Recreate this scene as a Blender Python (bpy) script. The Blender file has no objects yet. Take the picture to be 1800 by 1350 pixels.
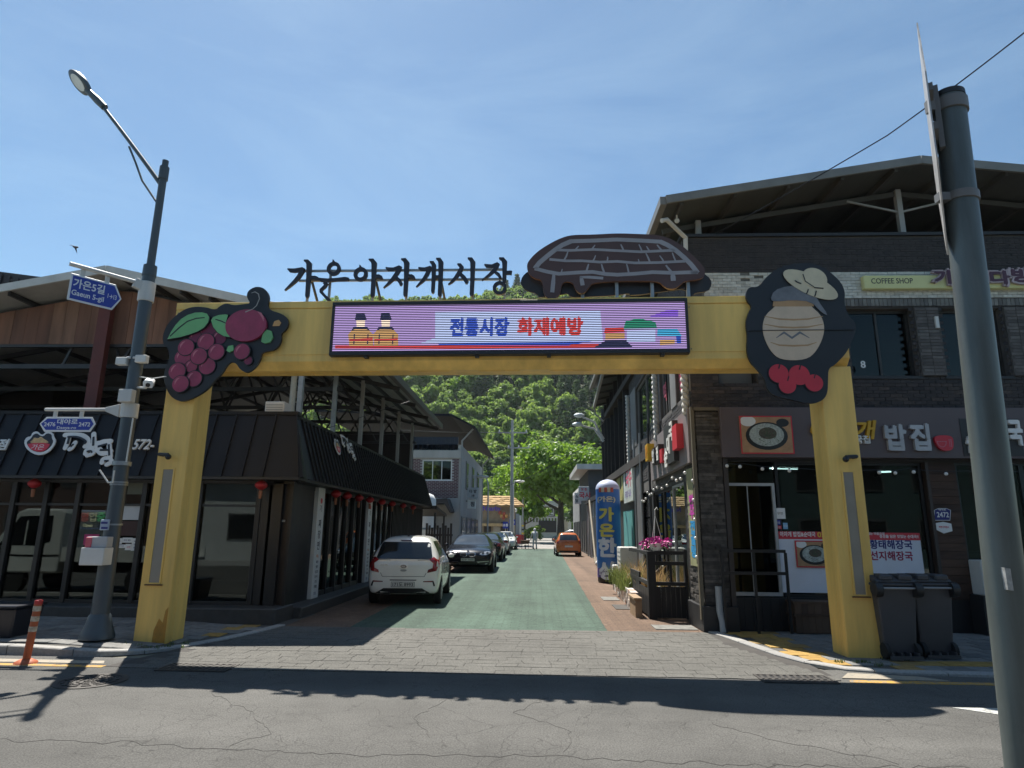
import bpy, bmesh, math, random
from math import sin, cos, tan, atan, atan2, pi, radians, sqrt
from mathutils import Vector, Matrix, noise
from mathutils.bvhtree import BVHTree
from mathutils.geometry import delaunay_2d_cdt
S = bpy.context.scene
COL = S.collection
rnd = random.Random(7)

# ------------------------------------------------------------------ camera, sky, sun, exposure
FPX, EYE = 1121.0, 1.66
PITCH, YAW, ROLL = atan(255 / FPX), radians(2.24), radians(0.54)
FWD = Vector((-sin(YAW) * cos(PITCH), cos(YAW) * cos(PITCH), sin(PITCH)))
RGT = Vector((cos(YAW), sin(YAW), 0))
UPV = RGT.cross(FWD)
R2 = RGT * cos(ROLL) + UPV * sin(ROLL)
U2 = UPV * cos(ROLL) - RGT * sin(ROLL)
CAM = Vector((0, 0, EYE))
cd = bpy.data.cameras.new('camera')
cd.sensor_width = 36
cd.lens = FPX / 1800 * 36
cd.clip_start, cd.clip_end = 0.1, 3000
cam = bpy.data.objects.new('camera', cd)
COL.objects.link(cam)
m = Matrix((R2, U2, -FWD)).transposed().to_4x4()
m.translation = CAM
cam.matrix_world = m
S.camera = cam

SUN = Vector((-0.235, 0.455, 1.0)).normalized()
sun_el, sun_az = math.asin(SUN.z), atan2(SUN.x, SUN.y)
W = bpy.data.worlds.new('World')
S.world = W
W.use_nodes = True
nt = W.node_tree
bg = nt.nodes['Background']
sky = nt.nodes.new('ShaderNodeTexSky')
sky.sky_type = 'NISHITA'
sky.sun_disc = False
sky.sun_elevation = sun_el
sky.sun_rotation = sun_az
sky.altitude = 300
sky.air_density = 1.0
sky.dust_density = 0.35
sky.ozone_density = 1.6
# thin cirrus veil, the same all round the dome
tc = nt.nodes.new('ShaderNodeTexCoord')
mp = nt.nodes.new('ShaderNodeMapping')
mp.inputs['Scale'].default_value = (1.0, 1.6, 4.0)
mp.inputs['Rotation'].default_value = (0.2, 0.1, 0.5)
nz = nt.nodes.new('ShaderNodeTexNoise')
nz.inputs['Scale'].default_value = 1.7
nz.inputs['Detail'].default_value = 7
nz.inputs['Roughness'].default_value = 0.62
nz.inputs['Distortion'].default_value = 0.7
cr = nt.nodes.new('ShaderNodeValToRGB')
cr.color_ramp.elements[0].position = 0.45
cr.color_ramp.elements[0].color = (0, 0, 0, 1)
cr.color_ramp.elements[1].position = 0.85
cr.color_ramp.elements[1].color = (0.13, 0.13, 0.13, 1)
mx = nt.nodes.new('ShaderNodeMix')
mx.data_type = 'RGBA'
mx.inputs['B'].default_value = (8.5, 9.2, 10.0, 1)
L = nt.links.new
L(tc.outputs['Generated'], mp.inputs['Vector'])
L(mp.outputs['Vector'], nz.inputs['Vector'])
L(nz.outputs['Fac'], cr.inputs['Fac'])
L(cr.outputs['Color'], mx.inputs['Factor'])
L(sky.outputs['Color'], mx.inputs['A'])
tn = nt.nodes.new('ShaderNodeMix')
tn.data_type = 'RGBA'
tn.blend_type = 'MULTIPLY'
tn.inputs['Factor'].default_value = 1
tn.inputs['B'].default_value = (0.90, 1.07, 1.06, 1)
L(mx.outputs['Result'], tn.inputs['A'])
L(tn.outputs['Result'], bg.inputs['Color'])
bg.inputs['Strength'].default_value = 0.066
sl = bpy.data.lights.new('sun', 'SUN')
sl.energy = 5.0
sl.angle = radians(0.5)
sl.color = (1.0, 0.95, 0.87)
so = bpy.data.objects.new('sun', sl)
so.location = (-20, 40, 60)
so.rotation_euler = SUN.to_track_quat('Z', 'Y').to_euler()
COL.objects.link(so)
vs = S.view_settings
vs.view_transform = 'Standard'
vs.look = 'None'
vs.exposure = 0.98
vs.gamma = 1
vs.use_curve_mapping = False
S.cycles.use_denoising = True
S.cycles.max_bounces = 8
S.cycles.transparent_max_bounces = 12
S.cycles.sample_clamp_indirect = 6
try:
 S.cycles.denoiser = 'OPENIMAGEDENOISE'
except Exception:
 pass

# ------------------------------------------------------------------ measuring: photo pixel -> place in the scene
def ray(px, py):
 return FWD * FPX + R2 * (px - 900) - U2 * (py - 675)
def G(px, py, z=0.0):
 d = ray(px, py)
 return CAM + d * ((z - EYE) / d.z)
def PY(px, py, y):
 d = ray(px, py)
 return CAM + d * (y / d.y)
def PX(px, py, x):
 d = ray(px, py)
 return CAM + d * (x / d.x)

class Fr:
 """A plane: origin, right, up, outward normal."""
 def __init__(s, o, r=(1, 0, 0), u=(0, 0, 1)):
  s.o = Vector(o)
  s.r = Vector(r).normalized()
  s.u = Vector(u).normalized()
  s.n = s.r.cross(s.u).normalized()
 def w(s, a, b, d=0.0):
  return s.o + s.r * a + s.u * b + s.n * d
 def uv(s, px, py, d=0.0):
  q = ray(px, py)
  o = s.o + s.n * d
  t = (o - CAM).dot(s.n) / q.dot(s.n)
  p = CAM + q * t - o
  return (p.dot(s.r), p.dot(s.u))
 def sh(s, d):
  return Fr(s.o + s.n * d, s.r, s.u)
 def crop(s, pts, x0, y0, k, d=0.0):
  return [s.uv(x0 + a / k, y0 + b / k, d) for a, b in pts]

# ------------------------------------------------------------------ mesh builder
class MB:
 def __init__(s):
  s.v, s.f, s.mi = [], [], []
  s.cur = 0
 def add(s, vs, fs):
  b = len(s.v)
  s.v += [tuple(p) for p in vs]
  for f in fs:
   s.f.append([i + b for i in f])
   s.mi.append(s.cur)
  return s
 def hexa(s, p):
  return s.add(p, [(3, 2, 1, 0), (4, 5, 6, 7), (0, 1, 5, 4), (1, 2, 6, 5), (2, 3, 7, 6), (3, 0, 4, 7)])
 def box(s, x0, x1, y0, y1, z0, z1):
  return s.hexa([(x0, y0, z0), (x1, y0, z0), (x1, y1, z0), (x0, y1, z0), (x0, y0, z1), (x1, y0, z1), (x1, y1, z1), (x0, y1, z1)])
 def fbox(s, fr, a0, a1, b0, b1, d0, d1):
  w = fr.w
  return s.hexa([w(a0, b0, d1), w(a1, b0, d1), w(a1, b0, d0), w(a0, b0, d0), w(a0, b1, d1), w(a1, b1, d1), w(a1, b1, d0), w(a0, b1, d0)])
 def prism(s, fr, pts, d0, d1):
  ar = sum(pts[i][0] * pts[(i + 1) % len(pts)][1] - pts[(i + 1) % len(pts)][0] * pts[i][1] for i in range(len(pts)))
  if ar < 0:
   pts = pts[::-1]
  n = len(pts)
  vs = [fr.w(a, b, d1) for a, b in pts] + [fr.w(a, b, d0) for a, b in pts]
  fs = [list(range(n)), list(range(2 * n - 1, n - 1, -1))]
  for i in range(n):
   j = (i + 1) % n
   fs.append((i, n + i, n + j, j))
  return s.add(vs, fs)
 def bar(s, p, q, w, h, up=(0, 0, 1)):
  p, q = Vector(p), Vector(q)
  t = (q - p).normalized()
  up = Vector(up)
  if abs(t.dot(up)) > 0.98:
   up = Vector((0, 1, 0))
  a = t.cross(up).normalized()
  b = a.cross(t).normalized()
  c = [(-1, -1), (1, -1), (1, 1), (-1, 1)]
  return s.hexa([p + a * i * w / 2 + b * j * h / 2 for i, j in c][::-1] + [q + a * i * w / 2 + b * j * h / 2 for i, j in c][::-1])
 def tube(s, pts, r, n=8, cap=True):
  pts = [Vector(p) for p in pts]
  rs = r if isinstance(r, (list, tuple)) else [r] * len(pts)
  t0 = (pts[1] - pts[0]).normalized()
  a = t0.orthogonal().normalized()
  vs, fs = [], []
  for i, p in enumerate(pts):
   if i == 0:
    t = t0
   elif i == len(pts) - 1:
    t = (pts[i] - pts[i - 1]).normalized()
   else:
    t = ((pts[i + 1] - p).normalized() + (p - pts[i - 1]).normalized())
    t = t.normalized() if t.length > 1e-6 else t0
   a = (a - t * a.dot(t))
   a = a.normalized() if a.length > 1e-6 else t.orthogonal().normalized()
   b = t.cross(a)
   for k in range(n):
    an = 2 * pi * k / n
    vs.append(p + (a * cos(an) + b * sin(an)) * rs[i])
  for i in range(len(pts) - 1):
   for k in range(n):
    k2 = (k + 1) % n
    fs.append((i * n + k, i * n + k2, (i + 1) * n + k2, (i + 1) * n + k))
  if cap:
   fs.append(list(range(n - 1, -1, -1)))
   m = (len(pts) - 1) * n
   fs.append([m + k for k in range(n)])
  return s.add(vs, fs)
 def lathe(s, prof, c=(0, 0, 0), ax=(0, 0, 1), n=16, sx=1.0):
  c, ax = Vector(c), Vector(ax).normalized()
  a = Vector((1, 0, 0)) if abs(ax.x) < 0.9 else Vector((0, 1, 0))
  a = (a - ax * a.dot(ax)).normalized()
  b = ax.cross(a)
  vs, fs = [], []
  for r, h in prof:
   for k in range(n):
    an = 2 * pi * k / n
    vs.append(c + ax * h + (a * cos(an) * sx + b * sin(an)) * r)
  for i in range(len(prof) - 1):
   for k in range(n):
    k2 = (k + 1) % n
    fs.append((i * n + k, i * n + k2, (i + 1) * n + k2, (i + 1) * n + k))
  fs.append(list(range(n - 1, -1, -1)))
  m = (len(prof) - 1) * n
  fs.append([m + k for k in range(n)])
  return s.add(vs, fs)
 def ball(s, c, r, n=12, sc=(1, 1, 1)):
  c = Vector(c)
  h = n // 2
  vs, fs = [c + Vector((0, 0, -r * sc[2]))], []
  for i in range(1, h):
   ph = -pi / 2 + pi * i / h
   for k in range(n):
    an = 2 * pi * k / n
    vs.append(c + Vector((cos(an) * cos(ph) * r * sc[0], sin(an) * cos(ph) * r * sc[1], sin(ph) * r * sc[2])))
  vs.append(c + Vector((0, 0, r * sc[2])))
  for k in range(n):
   k2 = (k + 1) % n
   fs.append((0, 1 + k2, 1 + k))
   for i in range(h - 2):
    o = 1 + i * n
    fs.append((o + k, o + k2, o + n + k2, o + n + k))
   o = 1 + (h - 2) * n
   fs.append((o + k, o + k2, len(vs) - 1))
  return s.add(vs, fs)
 def stroke(s, fr, pts, d0, d1, k=1.0):
  """A brush stroke: (a, b, width) along a line in the plane."""
  n = len(pts)
  lft, rgt = [], []
  for i, (x, y, w) in enumerate(pts):
   p = Vector((x, y))
   if i == 0:
    t = Vector(pts[1][:2]) - p
   elif i == n - 1:
    t = p - Vector(pts[i - 1][:2])
   else:
    t = (Vector(pts[i + 1][:2]) - p).normalized() + (p - Vector(pts[i - 1][:2])).normalized()
   t = t.normalized() if t.length > 1e-9 else Vector((1, 0))
   o = Vector((-t.y, t.x)) * w * k / 2
   lft.append(p + o)
   rgt.append(p - o)
  vs = [fr.w(p.x, p.y, d1) for p in lft] + [fr.w(p.x, p.y, d1) for p in rgt] + [fr.w(p.x, p.y, d0) for p in lft] + [fr.w(p.x, p.y, d0) for p in rgt]
  fs = []
  for i in range(n - 1):
   fs.append((i, n + i, n + i + 1, i + 1))
   fs.append((2 * n + i, 2 * n + i + 1, 3 * n + i + 1, 3 * n + i))
   fs.append((i, i + 1, 2 * n + i + 1, 2 * n + i))
   fs.append((n + i, 3 * n + i, 3 * n + i + 1, n + i + 1))
  fs.append((0, 2 * n, 3 * n, n))
  fs.append((n - 1, 2 * n - 1, 4 * n - 1, 3 * n - 1))
  return s.add(vs, fs)
 def ring(s, fr, c, ro, ri, d0, d1, n=24, ky=1.0):
  vs, fs = [], []
  for d in (d1, d0):
   for r in (ro, ri):
    for k in range(n):
     an = 2 * pi * k / n
     vs.append(fr.w(c[0] + cos(an) * r, c[1] + sin(an) * r * ky, d))
  for k in range(n):
   j = (k + 1) % n
   fs += [(k, j, n + j, n + k), (2 * n + k, 3 * n + k, 3 * n + j, 2 * n + j), (k, 2 * n + k, 2 * n + j, j), (n + k, n + j, 3 * n + j, 3 * n + k)]
  return s.add(vs, fs)
 def disc(s, fr, c, r, d0, d1, n=24, ky=1.0):
  return s.prism(fr, [(c[0] + cos(2 * pi * k / n) * r, c[1] + sin(2 * pi * k / n) * r * ky) for k in range(n)], d0, d1)
 def mesh(s, name):
  me = bpy.data.meshes.new(name)
  me.from_pydata(s.v, [], s.f)
  return me
 def build(s, name, mat=None, parent=None, smooth=None, bevel=0, seg=1):
  me = s.mesh(name)
  mats = mat if isinstance(mat, (list, tuple)) else [mat]
  for x in mats:
   me.materials.append(x)
  if len(mats) > 1:
   me.polygons.foreach_set('material_index', s.mi)
  if smooth:
   me.polygons.foreach_set('use_smooth', [True] * len(me.polygons))
   me.set_sharp_from_angle(angle=radians(smooth if smooth is not True else 40))
  me.update()
  o = link(name, me, parent)
  if bevel:
   b = o.modifiers.new('bevel', 'BEVEL')
   b.width = bevel
   b.segments = seg
   b.limit_method = 'ANGLE'
   b.angle_limit = radians(40)
  return o

def wt(o):
 v = Vector(o.location)
 if o.parent is not None:
  v += o.matrix_parent_inverse.translation + wt(o.parent)
 return v
def link(name, me, parent=None):
 o = bpy.data.objects.new(name, me)
 COL.objects.link(o)
 if parent is not None:
  o.parent = parent
  o.matrix_parent_inverse = Matrix.Translation(-wt(parent))
 return o
def thing(name, label, cat, loc=(0, 0, 0), group=None):
 o = bpy.data.objects.new(name, None)
 o.empty_display_size = 0.2
 o.location = loc
 COL.objects.link(o)
 o['label'], o['category'] = label, cat
 if group:
  o['group'] = group
 return o
def tag(o, label, cat, group=None):
 o['label'], o['category'] = label, cat
 if group:
  o['group'] = group
 return o
def kind(o, k):
 o['kind'] = k
 return o
def dup(root, loc=None, rotz=None, label=None, group=None):
 def cp(o, par):
  c = o.copy()
  COL.objects.link(c)
  if par is not None:
   c.parent = par
   c.matrix_parent_inverse = o.matrix_parent_inverse.copy()
  for k in o.children:
   cp(k, c)
  return c
 r = cp(root, None)
 if loc is not None:
  r.location = loc
 if rotz is not None:
  r.rotation_euler = (0, 0, rotz)
 if label:
  r['label'] = label
 if group:
  r['group'] = group
 return r

_tc = {}
_ts = bpy.data.scenes.new('lettering_shop')
_to = bpy.data.objects.new('lettering', bpy.data.curves.new('lettering', 'FONT'))
_to.data.size, _to.data.extrude, _to.data.resolution_u, _to.data.align_x = 1, 0.5, 3, 'LEFT'
_ts.collection.objects.link(_to)
def text(name, body, fr, a, b, size, mat, parent=None, depth=0.004, d=0.0, bold=0.0, width=None, align='CENTER', shear=0.0, rot=0.0):
 """Lettering on a plane: centred at (a, b), size = height of a capital or syllable."""
 key = (body, shear)
 if key not in _tc:
  c = _to.data
  c.body = body
  c.shear = shear
  _ts.view_layers[0].update()
  dg = _ts.view_layers[0].depsgraph
  dg.update()
  me = bpy.data.meshes.new_from_object(_to.evaluated_get(dg))
  _tc[key] = ([tuple(v.co) for v in me.vertices], [tuple(p.vertices) for p in me.polygons])
  bpy.data.meshes.remove(me)
 vs, fs = _tc[key]
 x0, x1 = min(v[0] for v in vs), max(v[0] for v in vs)
 y0, y1 = min(v[1] for v in vs), max(v[1] for v in vs)
 k = size / (y1 - y0)
 kx = width / (x1 - x0) if width else k
 ox = {'CENTER': (x0 + x1) / 2, 'LEFT': x0, 'RIGHT': x1}[align]
 oy = (y0 + y1) / 2
 ca, sa = cos(rot), sin(rot)
 mb = MB()
 # heavier weights: the same strokes laid side by side
 offs = [(0, 0)] if not bold else [(bold * cos(t), bold * sin(t)) for t in (0.4, 1.97, 3.54, 5.11)]
 for q, (dx, dy) in enumerate(offs):
  out = []
  for x, y, z in vs:
   p, r = (x + dx - ox) * kx, (y + dy - oy) * k
   out.append(fr.w(a + p * ca - r * sa, b + p * sa + r * ca, d + (z + 0.5) * depth * (1 + q * .05)))
  mb.add(out, fs)
 return mb.build(name, mat, parent)
# ------------------------------------------------------------------ materials
_m = {}
def lerp3(c, k):
 return tuple(min(1, max(0, x * k)) for x in c[:3]) + (1,)
def nodes_of(name):
 ma = bpy.data.materials.new(name)
 ma.use_nodes = True
 t = ma.node_tree
 return ma, t, t.nodes['Principled BSDF']
def mat(name, col, rough=0.6, metal=0.0, var=0.18, scale=2.5, bump=0.0, bscale=60.0, spec=0.5, streak=False, dirt=None, coat=0.0):
 """Painted, metal, stone or cloth surface: colour with uneven tone, uneven gloss and fine relief."""
 if name in _m:
  return _m[name]
 ma, t, p = nodes_of(name)
 n, l = t.nodes.new, t.links.new
 tc = n('ShaderNodeTexCoord')
 mp = n('ShaderNodeMapping')
 if streak:
  mp.inputs['Scale'].default_value = (1, 1, 0.12)
 l(tc.outputs['Object'], mp.inputs['Vector'])
 nz = n('ShaderNodeTexNoise')
 nz.inputs['Scale'].default_value = scale
 nz.inputs['Detail'].default_value = 6
 nz.inputs['Roughness'].default_value = 0.62
 l(mp.outputs['Vector'], nz.inputs['Vector'])
 cr = n('ShaderNodeValToRGB')
 e = cr.color_ramp.elements
 e[0].position, e[1].position = 0.3, 0.7
 e[0].color = lerp3(col, 1 - var)
 e[1].color = lerp3(col, 1 + var * 0.7)
 if dirt:
  d = e.new(0.2)
  d.color = tuple(dirt) + (1,)
  e[0].position = 0.2
  e[1].position = 0.36
  e[1].color = lerp3(col, 1 - var)
  e[2].position = 0.7
  e[2].color = lerp3(col, 1 + var * 0.7)
  e[0].color = tuple(dirt) + (1,)
 l(nz.outputs['Fac'], cr.inputs['Fac'])
 l(cr.outputs['Color'], p.inputs['Base Color'])
 p.inputs['Metallic'].default_value = metal
 p.inputs['Specular IOR Level'].default_value = spec
 mr = n('ShaderNodeMapRange')
 mr.inputs['To Min'].default_value = max(0.02, rough - 0.12)
 mr.inputs['To Max'].default_value = min(1, rough + 0.12)
 l(nz.outputs['Fac'], mr.inputs['Value'])
 l(mr.outputs['Result'], p.inputs['Roughness'])
 if coat:
  p.inputs['Coat Weight'].default_value = coat
  p.inputs['Coat Roughness'].default_value = 0.04
 if bump:
  nb = n('ShaderNodeTexNoise')
  nb.inputs['Scale'].default_value = bscale
  nb.inputs['Detail'].default_value = 4
  l(tc.outputs['Object'], nb.inputs['Vector'])
  bp = n('ShaderNodeBump')
  bp.inputs['Strength'].default_value = bump
  bp.inputs['Distance'].default_value = 0.01
  l(nb.outputs['Fac'], bp.inputs['Height'])
  l(bp.outputs['Normal'], p.inputs['Normal'])
 _m[name] = ma
 return ma
def pieces(name, cols, rough=0.7, var=0.2, scale=8, bump=0.3, bscale=40, grain=None, metal=0.0, spec=0.4):
 """Bricks, tiles, planks: every object takes its own tone from the given colours."""
 if name in _m:
  return _m[name]
 ma, t, p = nodes_of(name)
 n, l = t.nodes.new, t.links.new
 oi = n('ShaderNodeObjectInfo')
 cr = n('ShaderNodeValToRGB')
 e = cr.color_ramp.elements
 while len(e) < len(cols):
  e.new(0.5)
 for i, c in enumerate(cols):
  e[i].position = i / (len(cols) - 1)
  e[i].color = tuple(c) + (1,)
 l(oi.outputs['Random'], cr.inputs['Fac'])
 tc = n('ShaderNodeTexCoord')
 mp = n('ShaderNodeMapping')
 if grain:
  mp.inputs['Scale'].default_value = grain
 l(tc.outputs['Object'], mp.inputs['Vector'])
 nz = n('ShaderNodeTexNoise')
 nz.inputs['Scale'].default_value = scale
 nz.inputs['Detail'].default_value = 6
 l(mp.outputs['Vector'], nz.inputs['Vector'])
 mr = n('ShaderNodeMapRange')
 mr.inputs['From Min'].default_value, mr.inputs['From Max'].default_value = 0.3, 0.7
 mr.inputs['To Min'].default_value, mr.inputs['To Max'].default_value = 1 - var, 1 + var
 l(nz.outputs['Fac'], mr.inputs['Value'])
 mx = n('ShaderNodeMix')
 mx.data_type = 'RGBA'
 mx.blend_type = 'MULTIPLY'
 mx.inputs['Factor'].default_value = 1
 l(cr.outputs['Color'], mx.inputs['A'])
 l(mr.outputs['Result'], mx.inputs['B'])
 l(mx.outputs['Result'], p.inputs['Base Color'])
 p.inputs['Roughness'].default_value = rough
 p.inputs['Metallic'].default_value = metal
 p.inputs['Specular IOR Level'].default_value = spec
 if bump:
  nb = n('ShaderNodeTexNoise')
  nb.inputs['Scale'].default_value = bscale
  nb.inputs['Detail'].default_value = 5
  l(mp.outputs['Vector'], nb.inputs['Vector'])
  bp = n('ShaderNodeBump')
  bp.inputs['Strength'].default_value = bump
  bp.inputs['Distance'].default_value = 0.008
  l(nb.outputs['Fac'], bp.inputs['Height'])
  l(bp.outputs['Normal'], p.inputs['Normal'])
 _m[name] = ma
 return ma
def emit(name, col, k=1.0):
 if name in _m:
  return _m[name]
 ma, t, p = nodes_of(name)
 p.inputs['Base Color'].default_value = (0.02, 0.02, 0.02, 1)
 p.inputs['Emission Color'].default_value = tuple(col) + (1,)
 p.inputs['Emission Strength'].default_value = k
 _m[name] = ma
 return ma
def glass(name, tint=(0.35, 0.4, 0.4), ior=1.9, rough=0.01, wav=0.02):
 """Window glass: clear tinted pane with a mirror film of its own."""
 if name in _m:
  return _m[name]
 ma = bpy.data.materials.new(name)
 ma.use_nodes = True
 t = ma.node_tree
 t.nodes.clear()
 n, l = t.nodes.new, t.links.new
 out = n('ShaderNodeOutputMaterial')
 tr = n('ShaderNodeBsdfTransparent')
 tr.inputs['Color'].default_value = tuple(tint) + (1,)
 gl = n('ShaderNodeBsdfGlossy')
 gl.inputs['Roughness'].default_value = rough
 gl.inputs['Color'].default_value = (0.86, 0.95, 0.93, 1)
 fz = n('ShaderNodeFresnel')
 fz.inputs['IOR'].default_value = ior
 tc = n('ShaderNodeTexCoord')
 nz = n('ShaderNodeTexNoise')
 nz.inputs['Scale'].default_value = 1.3
 bp = n('ShaderNodeBump')
 bp.inputs['Strength'].default_value = wav
 bp.inputs['Distance'].default_value = 0.05
 l(tc.outputs['Object'], nz.inputs['Vector'])
 l(nz.outputs['Fac'], bp.inputs['Height'])
 l(bp.outputs['Normal'], gl.inputs['Normal'])
 mx = n('ShaderNodeMixShader')
 l(fz.outputs['Fac'], mx.inputs['Fac'])
 l(tr.outputs[0], mx.inputs[1])
 l(gl.outputs[0], mx.inputs[2])
 l(mx.outputs[0], out.inputs['Surface'])
 _m[name] = ma
 return ma
def ground_mat(name, base, kindp='asphalt', c2=None, jx=0.3, jy=0.15):
 """Worn paving: aggregate speckle, stains, cracks or a stamped block pattern."""
 ma, t, p = nodes_of(name)
 n, l = t.nodes.new, t.links.new
 tc = n('ShaderNodeTexCoord')
 def noise_(sc, det=5, ro=0.6, vec=None):
  q = n('ShaderNodeTexNoise')
  q.inputs['Scale'].default_value = sc
  q.inputs['Detail'].default_value = det
  q.inputs['Roughness'].default_value = ro
  l(vec or tc.outputs['Object'], q.inputs['Vector'])
  return q
 def ramp(src, p0, c0, p1, c1):
  q = n('ShaderNodeValToRGB')
  e = q.color_ramp.elements
  e[0].position, e[0].color = p0, c0
  e[1].position, e[1].color = p1, c1
  l(src, q.inputs['Fac'])
  return q
 def mul(a, b, f=1.0, mode='MULTIPLY'):
  q = n('ShaderNodeMix')
  q.data_type = 'RGBA'
  q.blend_type = mode
  q.inputs['Factor'].default_value = f
  l(a, q.inputs['A'])
  l(b, q.inputs['B'])
  return q
 g = lambda v: (v, v, v, 1)
 big = ramp(noise_(0.55, 6).outputs['Fac'], 0.3, lerp3(base, 0.8), 0.72, lerp3(base, 1.15))
 fine = ramp(noise_(70, 4, 0.75).outputs['Fac'], 0.33, g(0.45), 0.72, g(1.6))
 col = mul(big.outputs['Color'], fine.outputs['Color'])
 stain = ramp(noise_(2.1, 8, 0.7).outputs['Fac'], 0.36, g(0.86), 0.52, g(1.0))
 col = mul(col.outputs['Result'], stain.outputs['Color'])
 hgt = fine.outputs['Color']
 wv = noise_(1.1, 4)
 wmx = n('ShaderNodeMix')
 wmx.data_type = 'RGBA'
 wmx.blend_type = 'LINEAR_LIGHT'
 wmx.inputs['Factor'].default_value = 0.22
 l(tc.outputs['Object'], wmx.inputs['A'])
 l(wv.outputs['Color'], wmx.inputs['B'])
 def cracks(sc, wid, lo, mask_sc=None, mlo=0.5):
  vo = n('ShaderNodeTexVoronoi')
  vo.feature = 'DISTANCE_TO_EDGE'
  vo.inputs['Scale'].default_value = sc
  l(wmx.outputs['Result'], vo.inputs['Vector'])
  c = ramp(vo.outputs['Distance'], 0.0, g(lo), wid, g(1))
  if mask_sc:
   mk = ramp(noise_(mask_sc, 3).outputs['Fac'], mlo - 0.05, g(0), mlo + 0.08, g(1))
   q = n('ShaderNodeMix')
   q.data_type = 'RGBA'
   l(mk.outputs['Color'], q.inputs['Factor'])
   q.inputs['A'].default_value = g(1)
   l(c.outputs['Color'], q.inputs['B'])
   return q.outputs['Result']
  return c.outputs['Color']
 if kindp == 'asphalt':
  mpp = n('ShaderNodeMapping')
  mpp.inputs['Scale'].default_value = (0.05, 1.1, 1)
  l(tc.outputs['Object'], mpp.inputs['Vector'])
  lane = ramp(noise_(1.0, 3, .5, mpp.outputs['Vector']).outputs['Fac'], 0.35, g(0.84), 0.62, g(1.06))
  col = mul(col.outputs['Result'], lane.outputs['Color'])
  oil = ramp(noise_(0.75, 9, .72).outputs['Fac'], 0.30, g(0.62), 0.40, g(1))
  col = mul(col.outputs['Result'], oil.outputs['Color'])
  for args in ((2.2, 0.008, 0.5, 0.45, 0.46), (5.5, 0.018, 0.55, 0.7, 0.46), (0.8, 0.005, 0.5, 0.3, 0.5)):
   c = cracks(*args)
   col = mul(col.outputs['Result'], c)
   hgt = mul(hgt, c).outputs['Result']
 elif kindp == 'stamp':
  mpp = n('ShaderNodeMapping')
  mpp.inputs['Scale'].default_value = (1.3, 0.05, 1)
  l(tc.outputs['Object'], mpp.inputs['Vector'])
  lane = ramp(noise_(1.0, 4, .6, mpp.outputs['Vector']).outputs['Fac'], 0.34, g(0.74), 0.62, g(1.1))
  col = mul(col.outputs['Result'], lane.outputs['Color'])
  oil = ramp(noise_(1.3, 9, .72).outputs['Fac'], 0.31, g(0.6), 0.42, g(1))
  col = mul(col.outputs['Result'], oil.outputs['Color'])
  br = n('ShaderNodeTexBrick')
  br.inputs['Scale'].default_value = 1.0
  br.inputs['Brick Width'].default_value = jx
  br.inputs['Row Height'].default_value = jy
  br.inputs['Mortar Size'].default_value = 0.008
  br.inputs['Mortar Smooth'].default_value = 0.4
  br.inputs['Color1'].default_value = g(1.06)
  br.inputs['Color2'].default_value = g(0.9)
  br.inputs['Mortar'].default_value = g(0.6)
  sm = n('ShaderNodeMix')
  sm.data_type = 'RGBA'
  sm.blend_type = 'LINEAR_LIGHT'
  sm.inputs['Factor'].default_value = 0.02
  l(tc.outputs['Object'], sm.inputs['A'])
  l(noise_(3).outputs['Color'], sm.inputs['B'])
  l(sm.outputs['Result'], br.inputs['Vector'])
  col = mul(col.outputs['Result'], br.outputs['Color'])
  hgt = mul(hgt, br.outputs['Color']).outputs['Result']
  # paint rubbed off along the blocks' edges
  wear = ramp(noise_(7, 8, 0.75).outputs['Fac'], 0.6, g(0), 0.68, g(0.7))
  q = n('ShaderNodeMix')
  q.data_type = 'RGBA'
  l(wear.outputs['Color'], q.inputs['Factor'])
  l(col.outputs['Result'], q.inputs['A'])
  q.inputs['B'].default_value = tuple(c2 or lerp3(base, 1.3)[:3]) + (1,)
  col = q
 l(col.outputs['Result'], p.inputs['Base Color'])
 p.inputs['Roughness'].default_value = 0.85
 p.inputs['Specular IOR Level'].default_value = 0.3
 bp = n('ShaderNodeBump')
 bp.inputs['Strength'].default_value = 0.55
 bp.inputs['Distance'].default_value = 0.006
 l(hgt, bp.inputs['Height'])
 l(bp.outputs['Normal'], p.inputs['Normal'])
 return ma
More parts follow.
